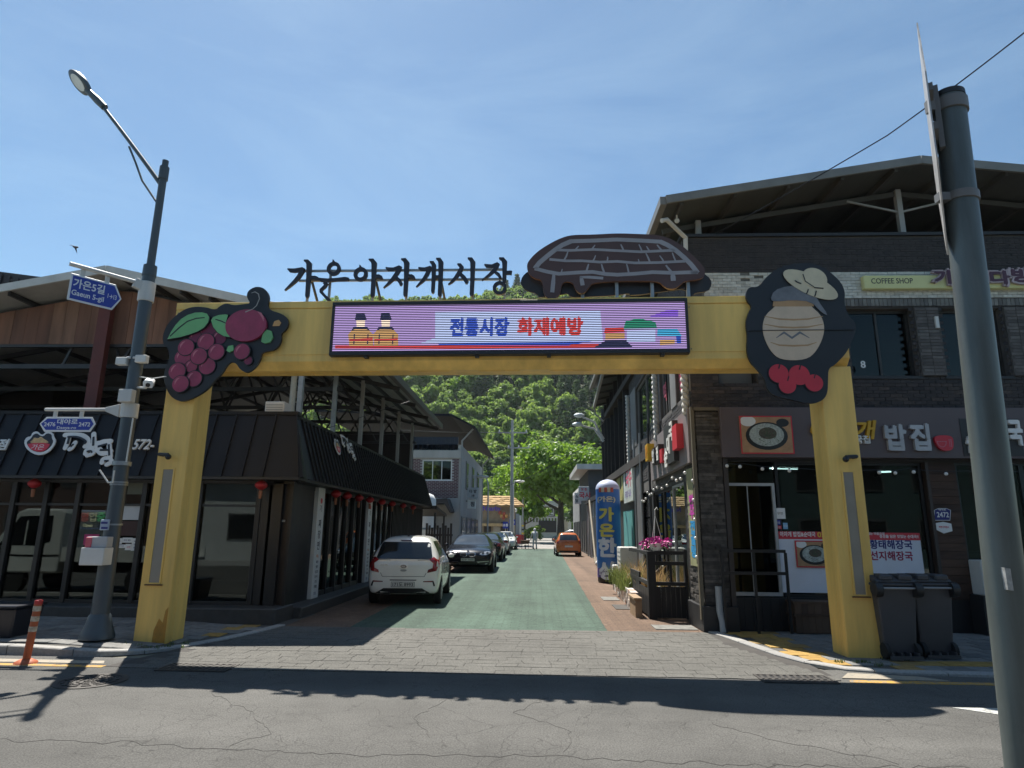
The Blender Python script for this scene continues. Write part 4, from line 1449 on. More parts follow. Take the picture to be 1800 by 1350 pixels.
# small porch at the far end
mb = MB()
mb.prism(Fr((-4.9, 26.9, 0), (0, 1, 0)), [(0, 2.45), (3.2, 2.2), (3.2, 2.3), (0, 2.58)], -1.2, .75)
mb.build('porch_roof', PLBLK, lb)
for y in (27.2, 29.9):
 mb = MB()
 mb.tube([(-4.25, y, 0), (-4.25, y, 2.3)], .04, 8)
 mb.build('porch_post', DARK, lb)
# ---- open steel roof over the terrace
RIDGE = Vector((-9.12, 0, 6.93))
EAVE = Vector((-3.98, 0, 5.76))
WESTE = Vector((-20.5, 0, 4.8))
RY0, RY1 = 12.35, 26.0
SHT = mat('roof_sheet_underside', (0.36, 0.36, 0.34), 0.6, var=0.22, scale=1.2, streak=False)
EDGE = mat('roof_edge_trim', (0.50, 0.50, 0.48), 0.5, var=0.15)
BRNT = mat('brown_roof_edge', (0.10, 0.085, 0.08), 0.5, var=0.2)
def slope(a, b, y0, y1, n, nm, ma):
 for i in range(n):
  ya, yb = y0 + (y1 - y0) * i / n, y0 + (y1 - y0) * (i + 1) / n - .004
  mb = MB()
  mb.hexa([(b.x, ya, b.z), (a.x, ya, a.z), (a.x, yb, a.z), (b.x, yb, b.z), (b.x, ya, b.z + .05), (a.x, ya, a.z + .05), (a.x, yb, a.z + .05), (b.x, yb, b.z + .05)])
  mb.build(nm, ma, lb)
slope(EAVE, RIDGE, RY0, RY1, 14, 'roof_sheet', SHT)
slope(RIDGE, WESTE, RY0, RY1, 14, 'roof_sheet', SHT)
for a, b, ma in ((RIDGE, EAVE, EDGE), (WESTE, RIDGE, EDGE)):
 mb = MB()
 mb.bar((a.x, RY0 - .03, a.z + .02), (b.x, RY0 - .03, b.z + .02), .05, .17)
 mb.build('verge_trim', ma, lb)
mb = MB()
mb.bar((EAVE.x + .05, RY0, EAVE.z), (EAVE.x + .05, RY1, EAVE.z), .14, .2)
mb.build('eaves_gutter', BRNT, lb)
for i in range(8):
 t = (i + .5) / 8
 p = RIDGE.lerp(EAVE, t)
 mb = MB()
 mb.bar((p.x, RY0 + .1, p.z - .06), (p.x, RY1 - .1, p.z - .06), .06, .1)
 mb.build('purlin', DARK, lb)
 p = RIDGE.lerp(WESTE, t)
 mb = MB()
 mb.bar((p.x, RY0 + .1, p.z - .06), (p.x, RY1 - .1, p.z - .06), .06, .1)
 mb.build('purlin', DARK, lb)
ys = [13.2, 15.5, 18.0, 20.5, 23.0, 25.6]
for i, y in enumerate(ys):
 for a, b in ((RIDGE, EAVE), (RIDGE, WESTE)):
  mb = MB()
  mb.bar((a.x, y, a.z - .16), (b.x, y, b.z - .16), .08, .12)
  mb.build('rafter', DARK, lb)
 mb = MB()
 mb.bar((WESTE.x, y, 5.05), (EAVE.x - .9, y, 5.05), .07, .1)
 mb.build('tie_beam', DARK, lb)
 for q in range(4):
  x0, x1 = -5.2 - q * 1.3, -5.85 - q * 1.3
  zz = lambda x: 5.76 + (-3.98 - x) * .2276 - .2
  mb = MB()
  mb.bar((x0, y + .01, 5.05), (x1, y + .01, zz(x1)), .045, .05)
  mb.bar((x1, y - .01, zz(x1)), (x0 - 1.3, y - .01, 5.05), .045, .05)
  mb.build('web_member', DARK, lb)
 mb = MB()
 mb.box(-5.05 - .05, -5.05 + .05, y - .05, y + .05, TERR, 5.85)
 mb.build('roof_post', (GALV if i in (0, 1) else GREY), lb)
for y in (13.0, 18.0, 23.0):
 mb = MB()
 mb.box(-13.2, -13.1, y - .05, y + .05, TERR, 6.0)
 mb.build('roof_post', DARK, lb)
# pale post standing at the front edge of the terrace
c = PY(515, 690, 13.6)
mb = MB()
mb.tube([(c.x, 13.6, TERR), (c.x, 13.6, 5.95)], .065, 12)
mb.build('roof_post', mat('cream_post', (0.5, 0.5, 0.44), 0.5), lb, smooth=True)
# timber planks of the gable
PLANK = pieces('cedar_plank', [(0.14, 0.065, 0.040), (0.19, 0.092, 0.056), (0.115, 0.052, 0.034), (0.215, 0.115, 0.072)], 0.7, var=0.35, scale=5, grain=(1, 1, .12), bump=.3)
FPk = Fr((-5.3, 13.05, 0))
zt = lambda x: (6.93 + (x + 9.12) * (.188 if x < -9.12 else -.2276)) - .17
x = -16.5
while x < -5.4:
 w = .29
 a, b = x + 5.3, x + 5.3 + w - .006
 mb = MB()
 mb.prism(FPk, [(a, 5.52), (b, 5.52), (b, zt(x + w)), (a, zt(x))], -.03, random.uniform(0, .006))
 mb.build('plank', PLANK, lb)
 x += w
mb = MB()
mb.bar((-16.5, 13.1, 5.5), (-5.4, 13.1, 5.5), .08, .08)
mb.build('fascia_rail', DARK, lb)
c0 = PY(178, 600, 12.9)
mb = MB()
mb.box(c0.x - .13, c0.x + .13, 12.85, 13.0, TERR, zt(c0.x))
mb.build('red_post', RUST, lb)
mb = MB()
mb.box(XL, -5.2, YB - .4, YB - .2, TERR, 5.6)
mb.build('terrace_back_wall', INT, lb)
mb = MB()
mb.box(XL, XL + .2, 13.2, YB, TERR, 5.3)
mb.build('terrace_side_wall', INT, lb)
# dark shed roof further left behind
sh = thing('neighbour_roof', 'dark corrugated roof showing behind the timber gable at the frame edge', 'building', (-16, 19, 0))
mb = MB()
a, b = PY(0, 462, 17.5), PY(112, 492, 17.5)
mb.prism(Fr((0, 17.5, 0)), [(a.x - 6, a.z + .55), (b.x, b.z), (b.x, b.z - 1.2), (a.x - 6, a.z - 1.2)], -8, 0)
mb.build('roof', mat('dark_corrugated', (0.02, 0.02, 0.024), 0.6, var=0.3), sh)
for i in range(16):
 x = a.x - 1.5 + i * .27
 if x < b.x - .1:
  mb = MB()
  z = a.z + (b.z - a.z) * (x - a.x) / (b.x - a.x)
  mb.box(x, x + .06, 17.44, 17.5, z - 1.1, z - .35)
  mb.build('sheet_rib', mat('dark_corrugated', ()), sh)
mb = MB()
mb.box(a.x - 5, b.x - .5, 18.5, 24, 0, b.z - 1.2)
mb.build('wall', INT, sh)
# ---- lettering and badge on the awning
FA = Fr(FL.w(0, A0, dB + .06), (1, 0, 0), (0, .39, 1.23))
def fa(px, py):
 return FA.uv(px, py)
MW = mat('white_lettering', (0.62, 0.63, 0.62), 0.5, var=0.08)
sg = thing('shop_lettering', 'white metal shop letters spread along the front of the black awning', 'sign letters', tuple(FL.w(-3.5, A0 + .5, dB)))
c = fa(6, 782)
text('lettering', '문점', FA, c[0] - .1, c[1], .21, MW, sg, .03, bold=.03)
c = fa(254, 782)
text('lettering', '572-', FA, c[0], c[1], .20, MW, sg, .03, bold=.02, width=fa(272, 782)[0] - fa(236, 782)[0], shear=.1)
k8 = 1350 / 260
def fc(pts):
 return [fa(0 + a / k8, 740 + b / k8) for a, b in pts]
au = (fa(200, 780)[0] - fa(100, 780)[0]) / 100 / k8
hand = [[(600, 130, 44), (680, 128, 46), (770, 135, 44), (820, 190, 46), (780, 235, 40)], [(640, 130, 40), (620, 200, 42), (600, 250, 40)], [(690, 200, 40), (660, 250, 44), (640, 260, 40)], [(860, 120, 40), (862, 190, 44), (855, 240, 40)], [(800, 230, 40), (900, 205, 44)], [(785, 300, 40), (800, 260, 46), (850, 265, 44), (860, 300, 40), (800, 320, 34)], [(890, 230, 50), (930, 200, 60), (1010, 190, 50)], [(900, 260, 56), (940, 300, 60), (1010, 280, 50)], [(1000, 200, 40), (1010, 330, 44)], [(940, 380, 46), (950, 350, 50), (1000, 345, 46), (1030, 380, 40), (980, 400, 40)]]
inn = [[(625, 150, 12), (720, 148, 14), (800, 190, 14), (775, 215, 12)], [(640, 150, 12), (625, 215, 14)], [(680, 215, 10), (650, 240, 12)], [(862, 150, 12), (858, 230, 14)], [(800, 285, 12), (840, 275, 12), (845, 295, 10)], [(900, 240, 16), (985, 215, 14)], [(920, 270, 16), (1000, 270, 14)], [(1000, 220, 12), (1005, 320, 12)], [(960, 370, 12), (1000, 368, 12)]]
def soft(st):
 for _ in range(2):
  o = [st[0]]
  for i in range(len(st) - 1):
   a, b = st[i], st[i + 1]
   o += [tuple(a[k] * .75 + b[k] * .25 for k in range(3)), tuple(a[k] * .25 + b[k] * .75 for k in range(3))]
  st = o + [st[-1]]
 return st
mb = MB()
for q, st in enumerate(hand):
 for c_, e_ in ((0, 1), (-1, -2)):
  p = fc([st[c_][:2]])[0]
  mb.disc(FA, p, st[c_][2] * au / 2, 0, .0195 + q * .0006, 12)
 mb.stroke(FA, [fc([(a, b)])[0] + (w * au,) for a, b, w in soft(st)], 0, .02 + q * .0006)
mb.build('letter', MW, sg)
mb = MB()
for st in inn:
 mb.stroke(FA, [fc([(a, b)])[0] + (w * au * 1.25,) for a, b, w in soft(st)], .02, .034)
mb.build('letter_core', BLK, sg)
def bowl(fr, cv, u, par_label, nm, loc):
 t = thing('bowl_badge', par_label, 'badge', loc, 'red noodle bowl badges on the awning')
 def pl(name, pts, ma, d0, d1):
  mb = MB()
  mb.prism(fr, cv(pts), d0, d1)
  return mb.build(name, ma, t)
 pl('badge_edge', smooth_poly([(225, 190), (250, 150), (290, 145), (300, 110), (345, 95), (375, 125), (400, 130), (430, 95), (490, 110), (500, 150), (518, 180), (500, 230), (450, 290), (370, 318), (300, 300), (240, 250)], 1), MW, 0, .02)
 pl('badge_field', smooth_poly([(248, 195), (290, 165), (310, 130), (345, 115), (375, 140), (405, 145), (435, 115), (478, 125), (480, 165), (495, 190), (470, 240), (420, 280), (365, 292), (300, 275), (262, 235)], 1), BLK, .02, .024)
 pl('noodles', smooth_poly([(275, 205), (310, 175), (320, 155), (360, 165), (380, 145), (410, 170), (440, 185), (455, 205), (360, 212)], 1), mat('noodle_print', (0.55, 0.36, 0.16), 0.5, var=.3, scale=20), .024, .028)
 pl('bowl', smooth_poly([(258, 208), (468, 205), (450, 250), (410, 280), (360, 288), (300, 270), (270, 240)], 1), RED, .024, .030)
 c = cv([(355, 243)])[0]
 text('lettering', '가은', fr, c[0], c[1], 52 * u, MW, t, .003, .030, width=115 * u)
 return t
bowl(FA, fc, au, 'noodle bowl badge on the awning facing the main road', 'a', tuple(FL.w(-4.2, A0 + .4, dB)))
FA2 = Fr(FS.sh(-.02).w(0, A0, dB + .05), (0, 1, 0), (-.39, 0, 1.23))
p = [FA2.uv(585, 772), FA2.uv(600, 802)]
kb = abs(p[1][0] - p[0][0]) / 290 * 1.05
def fc2(pts):
 return [(p[0][0] + (a - 225) * kb, p[1][1] + (318 - b) * kb * 1.35) for a, b in pts]
bowl(FA2, fc2, kb, 'noodle bowl badge on the awning facing the side street', 'b', tuple(FS.w(3, A0 + .5, dB)))
sg2 = thing('shop_lettering', 'white handwritten shop letters on the awning facing the side street', 'sign letters', tuple(FS.w(4, A0 + .5, dB)))
q0 = FA2.uv(601, 780)
mb, m2 = MB(), MB()
kx = kb * 1.2
for q, st in enumerate(hand):
 mb.stroke(FA2, [(q0[0] + (a - 590) * kx * 1.25, q0[1] - .05 + (260 - b) * kx * 1.2, w * kx) for a, b, w in st], 0, .02 + q * .0006)
for st in inn:
 m2.stroke(FA2, [(q0[0] + (a - 590) * kx * 1.25, q0[1] - .05 + (260 - b) * kx * 1.2, w * kx * 1.2) for a, b, w in st], .02, .034)
mb.build('letter', MW, sg2)
m2.build('letter_core', BLK, sg2)
# ---- paper lanterns under the awning
LAN = mat('lantern_red', (0.42, 0.02, 0.025), 0.5, var=0.2)
TAS = mat('lantern_tassel', (0.30, 0.12, 0.06), 0.7)
def lantern(c, lab):
 t = thing('paper_lantern', lab, 'lantern', tuple(c), 'red lanterns hung under the black awning')
 mb = MB()
 prof = [(.03, -.085)] + [(.03 + .085 * sin(pi * (i + .5) / 9), -.08 + .16 * i / 8) for i in range(9)] + [(.03, .085)]
 mb.lathe(prof, c, n=14)
 mb.build('shade', LAN, t, smooth=True)
 mb = MB()
 mb.lathe([(.035, .085), (.035, .10), (.006, .105), (.006, .16)], c, n=10)
 mb.build('cap', TAS, t)
 mb = MB()
 mb.lathe([(.03, -.10), (.035, -.105), (.028, -.24), (.01, -.25)], c, n=10)
 mb.build('tassel', TAS, t)
 return t
pts = [(62, 843, 11.75, 'red lantern at the restaurant front, left of the lamp post'), (460, 846, 11.75, 'red lantern at the restaurant front above the brown door')]
for px, py, y, lab in pts:
 c = PY(px, py, y)
 lantern(Vector((c.x, y, A0 - .14)), lab)
us = [2.65, 3.55, 4.6, 5.7, 7.1, 8.5, 10.2, 12.0]
words = ['first', 'second', 'third', 'fourth', 'fifth', 'sixth', 'seventh', 'eighth']
for u, wd in zip(us, words):
 lantern(FS.w(u, A0 - .14, .18), 'red lantern over the side windows, %s from the corner sign column' % wd)
# ---- things in and on the windows
ns = thing('neon_sign', 'dotted neon open sign glowing red, cream and green inside the window', 'neon sign', tuple(FL.w(-3.9, 1.8, -.12)))
FN = FL.sh(-.13)
p0, p1 = FN.uv(143, 897), FN.uv(182, 930)
mb = MB()
mb.fbox(FN, p0[0], p1[0], p1[1], p0[1], -.02, 0)
mb.build('panel', BLK, ns)
w3 = (p1[0] - p0[0]) / 3
for q, (ch, ma) in enumerate((('영', emit('neon_red', (1.0, .10, .05), .8)), ('업', emit('neon_cream', (1, .85, .5), .8)), ('중', emit('neon_green', (.1, .9, .25), .7)))):
 text('lettering', ch, FN, p0[0] + w3 * (q + .5), p0[1] - .12, .17, ma, ns, .004)
text('lettering', 'Open', FN, p0[0] + .17, p1[1] + .06, .075, emit('neon_cream', ()), ns, .004, bold=.02)
mb = MB()
for i in range(14):
 a = p0[0] + (p1[0] - p0[0]) * i / 13
 for z in (p0[1] - .01, p1[1] + .008):
  mb.disc(FN, (a, z), .005, 0, .004, 6)
mb.build('border_lights', emit('neon_blue', (.1, .25, 1), 1.5), ns)
FW = FL.sh(-.042)
def poster(lab, px0, py0, px1, py1, ma, txt=None, tma=None, nm='window_poster', cat='poster', fr=FW, sz=.05):
 a, b = fr.uv(px0, py0), fr.uv(px1, py1)
 t = thing(nm, lab, cat, tuple(fr.w((a[0] + b[0]) / 2, b[1], 0)))
 mb = MB()
 mb.fbox(fr, a[0], b[0], b[1], a[1], 0.0, .004)
 mb.build('sheet', ma, t)
 for q, (s, fx, fy, h) in enumerate(txt or []):
  text('lettering', s, fr, a[0] + (b[0] - a[0]) * fx, a[1] + (b[1] - a[1]) * fy, h, tma, t, .002, .004)
 return t
poster('blank white sheet of paper taped inside the restaurant window', 218, 887, 245, 914, mat('paper', (0.5, 0.53, 0.56), 0.7, var=.05))
poster('magenta notice on the restaurant window under the neon sign', 149, 939, 172, 958, mat('magenta_paper', (0.45, 0.03, 0.14), 0.6), [('환영합니다', .5, .3, .035), ('OPEN', .5, .68, .04)], MW)
poster('dull olive notice high in the window beside the gate pillar', 227, 842, 254, 869, mat('olive_paper', (0.10, 0.11, 0.08), 0.6))
poster('brown wood menu board in the window beside the gate pillar', 212, 916, 242, 942, mat('menu_brown', (0.05, 0.018, 0.014), 0.6))
poster('small white window sticker with two lines, upper of the cluster', 216, 945, 232, 954, WHITE, [('포장', .3, .5, .03), ('배달', .7, .5, .03)], NAVY, cat='sticker')
poster('square white window sticker at the left of the cluster', 204, 946, 214, 956, WHITE, [('카드', .5, .5, .04)], NAVY, cat='sticker')
poster('long white window sticker at the bottom of the cluster', 204, 957, 220, 963, WHITE, [('금연구역', .5, .5, .03)], NAVY, cat='sticker')
poster('upright white window sticker at the right of the cluster', 233, 946, 240, 968, WHITE, [('예', .5, .25, .03), ('약', .5, .5, .03), ('환', .5, .75, .03)], NAVY, cat='sticker')
poster('round-marked no smoking sticker in the window cluster', 221, 956, 231, 967, WHITE, [('금연', .5, .5, .035)], RED, cat='sticker')
# air conditioner box on the terrace edge
b0, b1 = PY(470, 707, 12.5), PY(502, 728, 12.5)
ac = thing('air_conditioner', 'pale boxed outdoor unit standing on the awning top beside a post', 'air conditioner', ((b0.x + b1.x) / 2, 12.6, TERR + .15))
mb = MB()
mb.box(b0.x, b1.x, 12.4, 12.8, TERR + .16, b0.z)
mb.build('casing', OFFW, ac, bevel=.015)
for x in (b0.x + .05, b1.x - .08):
 mb = MB()
 mb.box(x, x + .03, 12.42, 12.78, TERR, TERR + .16)
 mb.build('foot', DARK, ac)
for i in range(5):
 mb = MB()
 z = TERR + .22 + i * .05
 mb.box(b0.x + .03, b1.x - .03, 12.394, 12.3995, z, z + .02)
 mb.build('slat', GREY, ac)
# ------------------------------------------------------------------ dark brick building on the right corner
FR = Fr((2.85, 11.6, 0))
FX = Fr((2.85, 11.6, 0), (-.027, -1, 0))
rb = thing('brick_building', 'two storey dark brick corner building with a white brick band and steel roof', 'building', (8, 20, 0))
XR = 14.0
DBRICK = pieces('dark_brick', [(0.030, 0.026, 0.028), (0.055, 0.045, 0.043), (0.022, 0.020, 0.022), (0.075, 0.058, 0.05)], 0.7, var=.35, scale=25, bump=.4, bscale=60)
WBRICK = pieces('white_glazed_brick', [(0.46, 0.46, 0.42), (0.58, 0.58, 0.53), (0.52, 0.51, 0.46), (0.40, 0.39, 0.35)], 0.5, var=.2, scale=14, bump=.2)
MORT = mat('dark_mortar', (0.085, 0.08, 0.075), .95, var=.3)
MORTW = mat('grey_mortar', (0.13, 0.13, 0.12), .95, var=.4, scale=6)
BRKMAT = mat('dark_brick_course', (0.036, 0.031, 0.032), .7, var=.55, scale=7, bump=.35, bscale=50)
def uvp(fr, px, py, d=0):
 return fr.uv(px, py, d)
# core walls with window openings
def wall_with_holes(name, fr, u0, u1, v0, v1, holes, d0, d1, ma, par):
 us = sorted({u0, u1, *[h[0] for h in holes], *[h[1] for h in holes]})
 vs = sorted({v0, v1, *[h[2] for h in holes], *[h[3] for h in holes]})
 mb = MB()
 for i in range(len(us) - 1):
  run = None
  for j in range(len(vs) - 1):
   cu, cv = (us[i] + us[i + 1]) / 2, (vs[j] + vs[j + 1]) / 2
   solid = not any(h[0] < cu < h[1] and h[2] < cv < h[3] for h in holes)
   if solid:
    run = (run[0], vs[j + 1]) if run else (vs[j], vs[j + 1])
   if (not solid or j == len(vs) - 2) and run:
    mb.fbox(fr, us[i], us[i + 1], run[0], run[1], d0, d1)
    run = None
 return mb.build(name, ma, par)
def bricks(fr, u0, u1, v0, v1, holes, bw, bh, proud, ma, par, each=False, jo=.008, name='brick'):
 """Courses laid one by one; as separate bricks, or one mesh of many."""
 n = 0
 mb = MB()
 rows = int((v1 - v0) / bh)
 for r in range(rows):
  v = v0 + r * bh
  u = u0 - (bw / 2 if r % 2 else 0)
  while u < u1 - .01:
   a, b = max(u, u0), min(u + bw - jo, u1)
   u += bw
   cu, cv = (a + b) / 2, v + bh / 2
   if b - a < .02 or any(h[0] - .01 < cu < h[1] + .01 and h[2] - .01 < cv < h[3] + .01 for h in holes):
    continue
   d = proud + random.uniform(-.004, .004)
   if each and n < 300:
    q = MB()
    q.fbox(fr, a, b, v, v + bh - jo, 0.0, d)
    q.build(name, ma[0], par)
    n += 1
   else:
    mb.fbox(fr, a, b, v, v + bh - jo, 0.0, d)
 if mb.v:
  return kind(mb.build('brickwork', ma[1], par), 'stuff')
random.seed(9)
u = lambda px, py: FR.uv(px, py)[0]
v = lambda px, py: FR.uv(px, py)[1]
W1 = (u(1488, 560), u(1604, 560), 4.45, 5.76)
W2 = (u(1656, 600), u(1768, 600), 4.45, 5.76)
W3 = (W2[1] + .45, W2[1] + 1.6, 4.45, 5.76)
W0 = (u(1262, 655), u(1332, 655), 4.30, 5.05)
ups = [W1, W2, W3, W0]
wall_with_holes('upper_wall', FR, 0.0, XR - 2.85, 3.8, 7.22, ups, -.25, 0, MORT, rb)
bricks(FR, 0.0, XR - 5.2, 3.86, 5.95, ups, .205, .066, .012, (DBRICK, BRKMAT), rb, each=True)
bricks(FR, 0.0, XR - 5.2, 6.50, 7.22, [], .205, .05, .012, (DBRICK, BRKMAT), rb)
mb = MB()
mb.fbox(FR, .3, XR - 5.2, 5.95, 6.49, 0.0005, .004)
mb.build('mortar_bed', MORTW, rb)
wb = MB()
rows = 9
cnt = 0
for r in range(rows):
 vv = 5.96 + r * .0585
 uu = .36 - (.085 if r % 2 else 0)
 while uu < XR - 5.2:
  a, b = max(uu, .34), uu + .165
  uu += .172
  if 1.0 < a < 1.45 and random.random() < .45 and r > 5:
   continue
  q = MB() if cnt < 290 and a < 6.8 else wb
  q.fbox(FR, a, b, vv, vv + .0525, 0.004, .026 + random.uniform(-.003, .003))
  if q is not wb:
   q.build('white_brick', WBRICK, rb)
   cnt += 1
if wb.v:
 kind(wb.build('white_brickwork', mat('white_brick_course', (0.52, 0.52, 0.47), .5, var=.25, scale=9), rb), 'stuff')
SOLD = pieces('soldier_brick', [(0.13, 0.125, 0.115), (0.19, 0.185, 0.17), (0.10, 0.095, 0.09)], .6, var=.25)
for i in range(70):
 a = 2.9 + i * .075
 q = MB()
 q.fbox(FR, a, a + .066, 5.80, 5.935, -.02, .034)
 q.build('soldier_brick', SOLD, rb)
mb = MB()
mb.fbox(FR, -.05, XR - 2.85, 7.22, 7.28, -.3, .06)
mb.build('parapet_cap', mat('dark_cap', (.02, .02, .022), .5), rb)
mb = MB()
mb.box(2.95, XR, 12.2, 27.5, 3.55, 3.8)
mb.build('floor_slab', INT, rb)
mb = MB()
mb.box(2.95, XR, 12.0, 27.5, 6.4, 6.6)
mb.build('roof_deck', INT, rb)
# upper windows
WFR = mat('dark_window_frame', (0.03, 0.028, 0.026), .5, var=.2)
def window(fr, h, nm='window', leaves=2, gl=None, fm=None, par=None, dep=.16, fw=.05):
 a, b, c, d = h
 mb = MB()
 for r in ((a, a + fw, c, d), (b - fw, b, c, d), (a + fw, b - fw, c, c + fw), (a + fw, b - fw, d - fw, d)):
  mb.fbox(fr, *r, -dep - .05, -dep + .02)
 w = mb.build(nm, fm or WFR, par or rb)
 for i in range(leaves):
  p, q = a + fw + (b - a - 2 * fw) * i / leaves, a + fw + (b - a - 2 * fw) * (i + 1) / leaves
  mb = MB()
  mb.fbox(fr, p + .012, q - .012, c + fw, d - fw, -dep - .02 - .01 * (i % 2), -dep - .01 - .01 * (i % 2))
  mb.build('pane', gl or GLASS2, w)
  if i:
   mb = MB()
   mb.fbox(fr, p - .022, p + .022, c + fw, d - fw, -dep - .03, -dep + .015)
   mb.build('sash_bar', fm or WFR, w)
 return w
for h in (W1, W2, W3):
 window(FR, h, leaves=2)
 mb = MB()
 mb.fbox(FR, h[0] - .04, h[1] + .04, h[2] - .05, h[2], -.1, .03)
 mb.build('window_sill', mat('dark_cap', ()), rb)
 mb = MB()
 mb.fbox(FR, h[0] + .08, h[1] - .1, h[2] + .05, h[3] - .05, -.32, -.31)
 mb.build('blind', mat('dull_blind', (.12, .115, .10), .8, var=.2), rb)
window(FR, W0, leaves=1, gl=mat('board_pane', (.10, .10, .09), .5))
# wall behind the upper windows
mb = MB()
mb.box(3.0, XR, 14.5, 14.6, 3.8, 6.4)
mb.build('inner_wall', INT, rb)
# brick piers standing proud between the windows
for h0, h1 in ((W1[1], W2[0]), (W2[1], W3[0])):
 mb = MB()
 mb.fbox(FR, h0 + .02, h1 - .02, 4.45, 5.76, .001, .05)
 pr = mb.build('pier', MORT, rb)
 fp = FR.sh(.05)
 k = 0
 while 4.46 + k * .062 < 5.72:
  q = MB()
  o = .03 if k % 2 else 0
  q.fbox(fp, h0 + .025 + o, h0 + .025 + .2, 4.46 + k * .062, 4.512 + k * .062, 0, .01)
  q.build('brick', pieces('pier_brick', [(.06, .055, .052), (.10, .09, .085), (.14, .13, .12)], .7), pr)
  q = MB()
  q.fbox(fp, h0 + .235, h1 - .03 - o, 4.46 + k * .062, 4.512 + k * .062, 0, .01)
  q.build('brick', pieces('pier_brick', ()), pr)
  k += 1
text('house_number', '8', FR, u(1516, 640), v(1516, 641), .13, WHITE, rb, .01, .014, bold=.02)
mb = MB()
c = FR.uv(1642, 568)
mb.fbox(FR, c[0] - .03, c[0] + .03, c[1] - .12, c[1] + .1, .06, .1)
mb.build('bell_box', OFFW, rb)
# side wall
def ux(px, py):
 return FX.uv(px, py)[0]
SW = [(ux(1118, 720), ux(1150, 700), 4.2, 5.9), (ux(1160, 680), ux(1178, 660), 4.2, 5.9), (ux(1188, 660), ux(1206, 660), 4.2, 5.9)]
SW = [(min(a, b), max(a, b), c, d) for a, b, c, d in SW]
ue = ux(1108, 740)
wall_with_holes('side_wall', FX, ue, 0.0, 2.7, 7.22, SW, -.25, 0, MORT, rb)
bricks(FX, ue, -.02, 3.0, 4.18, SW, .21, .066, .012, (DBRICK, mat('lit_brick_course', (0.048, 0.043, 0.043), .7, var=.5, scale=7, bump=.35, bscale=50)), rb)  # lighter copy of the dark brick: sunlight on this side put into the colour
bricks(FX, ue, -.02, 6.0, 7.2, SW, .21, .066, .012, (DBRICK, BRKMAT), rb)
for a, b in ((SW[0][1], SW[1][0]), (SW[1][1], SW[2][0]), (SW[2][1], -.0), (ue, SW[0][0])):
 mb = MB()
 mb.fbox(FX, a + .01, b - .01, 4.18, 6.0, .0005, .02)
 mb.build('wall_panel', mat('grey_wall_panel', (.20, .20, .20), .6, var=.2), rb)
for h in SW:
 window(FX, h, leaves=2, dep=.08, fm=mat('grey_window_frame', (.16, .16, .16), .5))
PNKT = mat('pink_lettering', (.6, .12, .18), .5)
for (px, py, ch) in ((1168, 690, '떡'), (1196, 668, '방')):
 p = FX.uv(px, py, -.05)
 text('window_lettering', ch, FX, p[0], p[1], .42, PNKT, rb, .004, -.06, bold=.03)
# twisted white rope columns at the window edges
for k, uu in enumerate((-.12, SW[1][0] - .22, ue + .12)):
 mb = MB()
 for s in range(2):
  pts = []
  z = 3.75
  while z < 6.0:
   an = z * 26 + s * pi
   c = FX.w(uu, z, .09)
   pts.append(c + FX.r * cos(an) * .035 + FX.n * sin(an) * .035)
   z += .022
  mb.tube(pts, .042, 6)
 mb.build('rope_column', mat('aged_white_rope', (.48, .48, .45), .7, var=.2), rb, smooth=True)
# ---- side sign with stand-off letters
FXS = FX.sh(.10)
s0, s1 = FXS.uv(1143, 800)[0], FXS.uv(1210, 770)[0]
BRSIGN = mat('brown_grey_sign_sheet', (.105, .082, .085), .5, var=.12, scale=1.2)
sg = thing('side_sign', 'brown sheet shop sign with boxed letters on the sunlit side of the brick building', 'shop sign', tuple(FXS.w((s0 + s1) / 2, 2.88, 0)))
mb = MB()
mb.fbox(FXS, s0, s1, 2.86, 3.84, -.098, .0)
mb.build('sheet', mat('side_sign_sheet', (.22, .19, .19), .5, var=.1, scale=1.2), sg)
def boxed(ch, a, b, sz, ma, dep=.12, w=None, tm=None):
 mb = MB()
 mb.fbox(FXS, a - sz * .55, a + sz * .55, b - sz * .55, b + sz * .55, .001, dep)
 o = mb.build('letter_box', ma, sg)
 if ch:
  text('letter', ch, FXS, a, b, sz * .85, tm or WHITE, o, .01, dep, bold=.03)
L_ = s1 - s0
YLB = mat('yellow_letter', (.62, .36, .02), .5)
boxed('가', s0 + L_ * .10, 3.52, .36, YLB, .16, tm=mat('orange_lettering2', (.7, .3, .03), .5))
boxed('밥', s0 + L_ * .27, 3.34, .34, PLBLK, .12)
boxed('집', s0 + L_ * .40, 3.34, .34, PLBLK, .12)
boxed('', s0 + L_ * .52, 3.22, .26, RED, .14)
mb = MB()
mb.fbox(FXS, s0 + L_ * .57, s0 + L_ * .80, 2.98, 3.78, .001, .10)
o = mb.build('letter_box', mat('charcoal_box', (.03, .032, .034), .5), sg)
for q, (ch, f, z) in enumerate((('순', .61, 3.14), ('대', .685, 3.36), ('국', .76, 3.58))):
 text('letter', ch, FXS, s0 + L_ * f, z, .36, WHITE, o, .012, .10, bold=.045)
boxed('', s0 + L_ * .86, 3.4, .42, RED, .13)
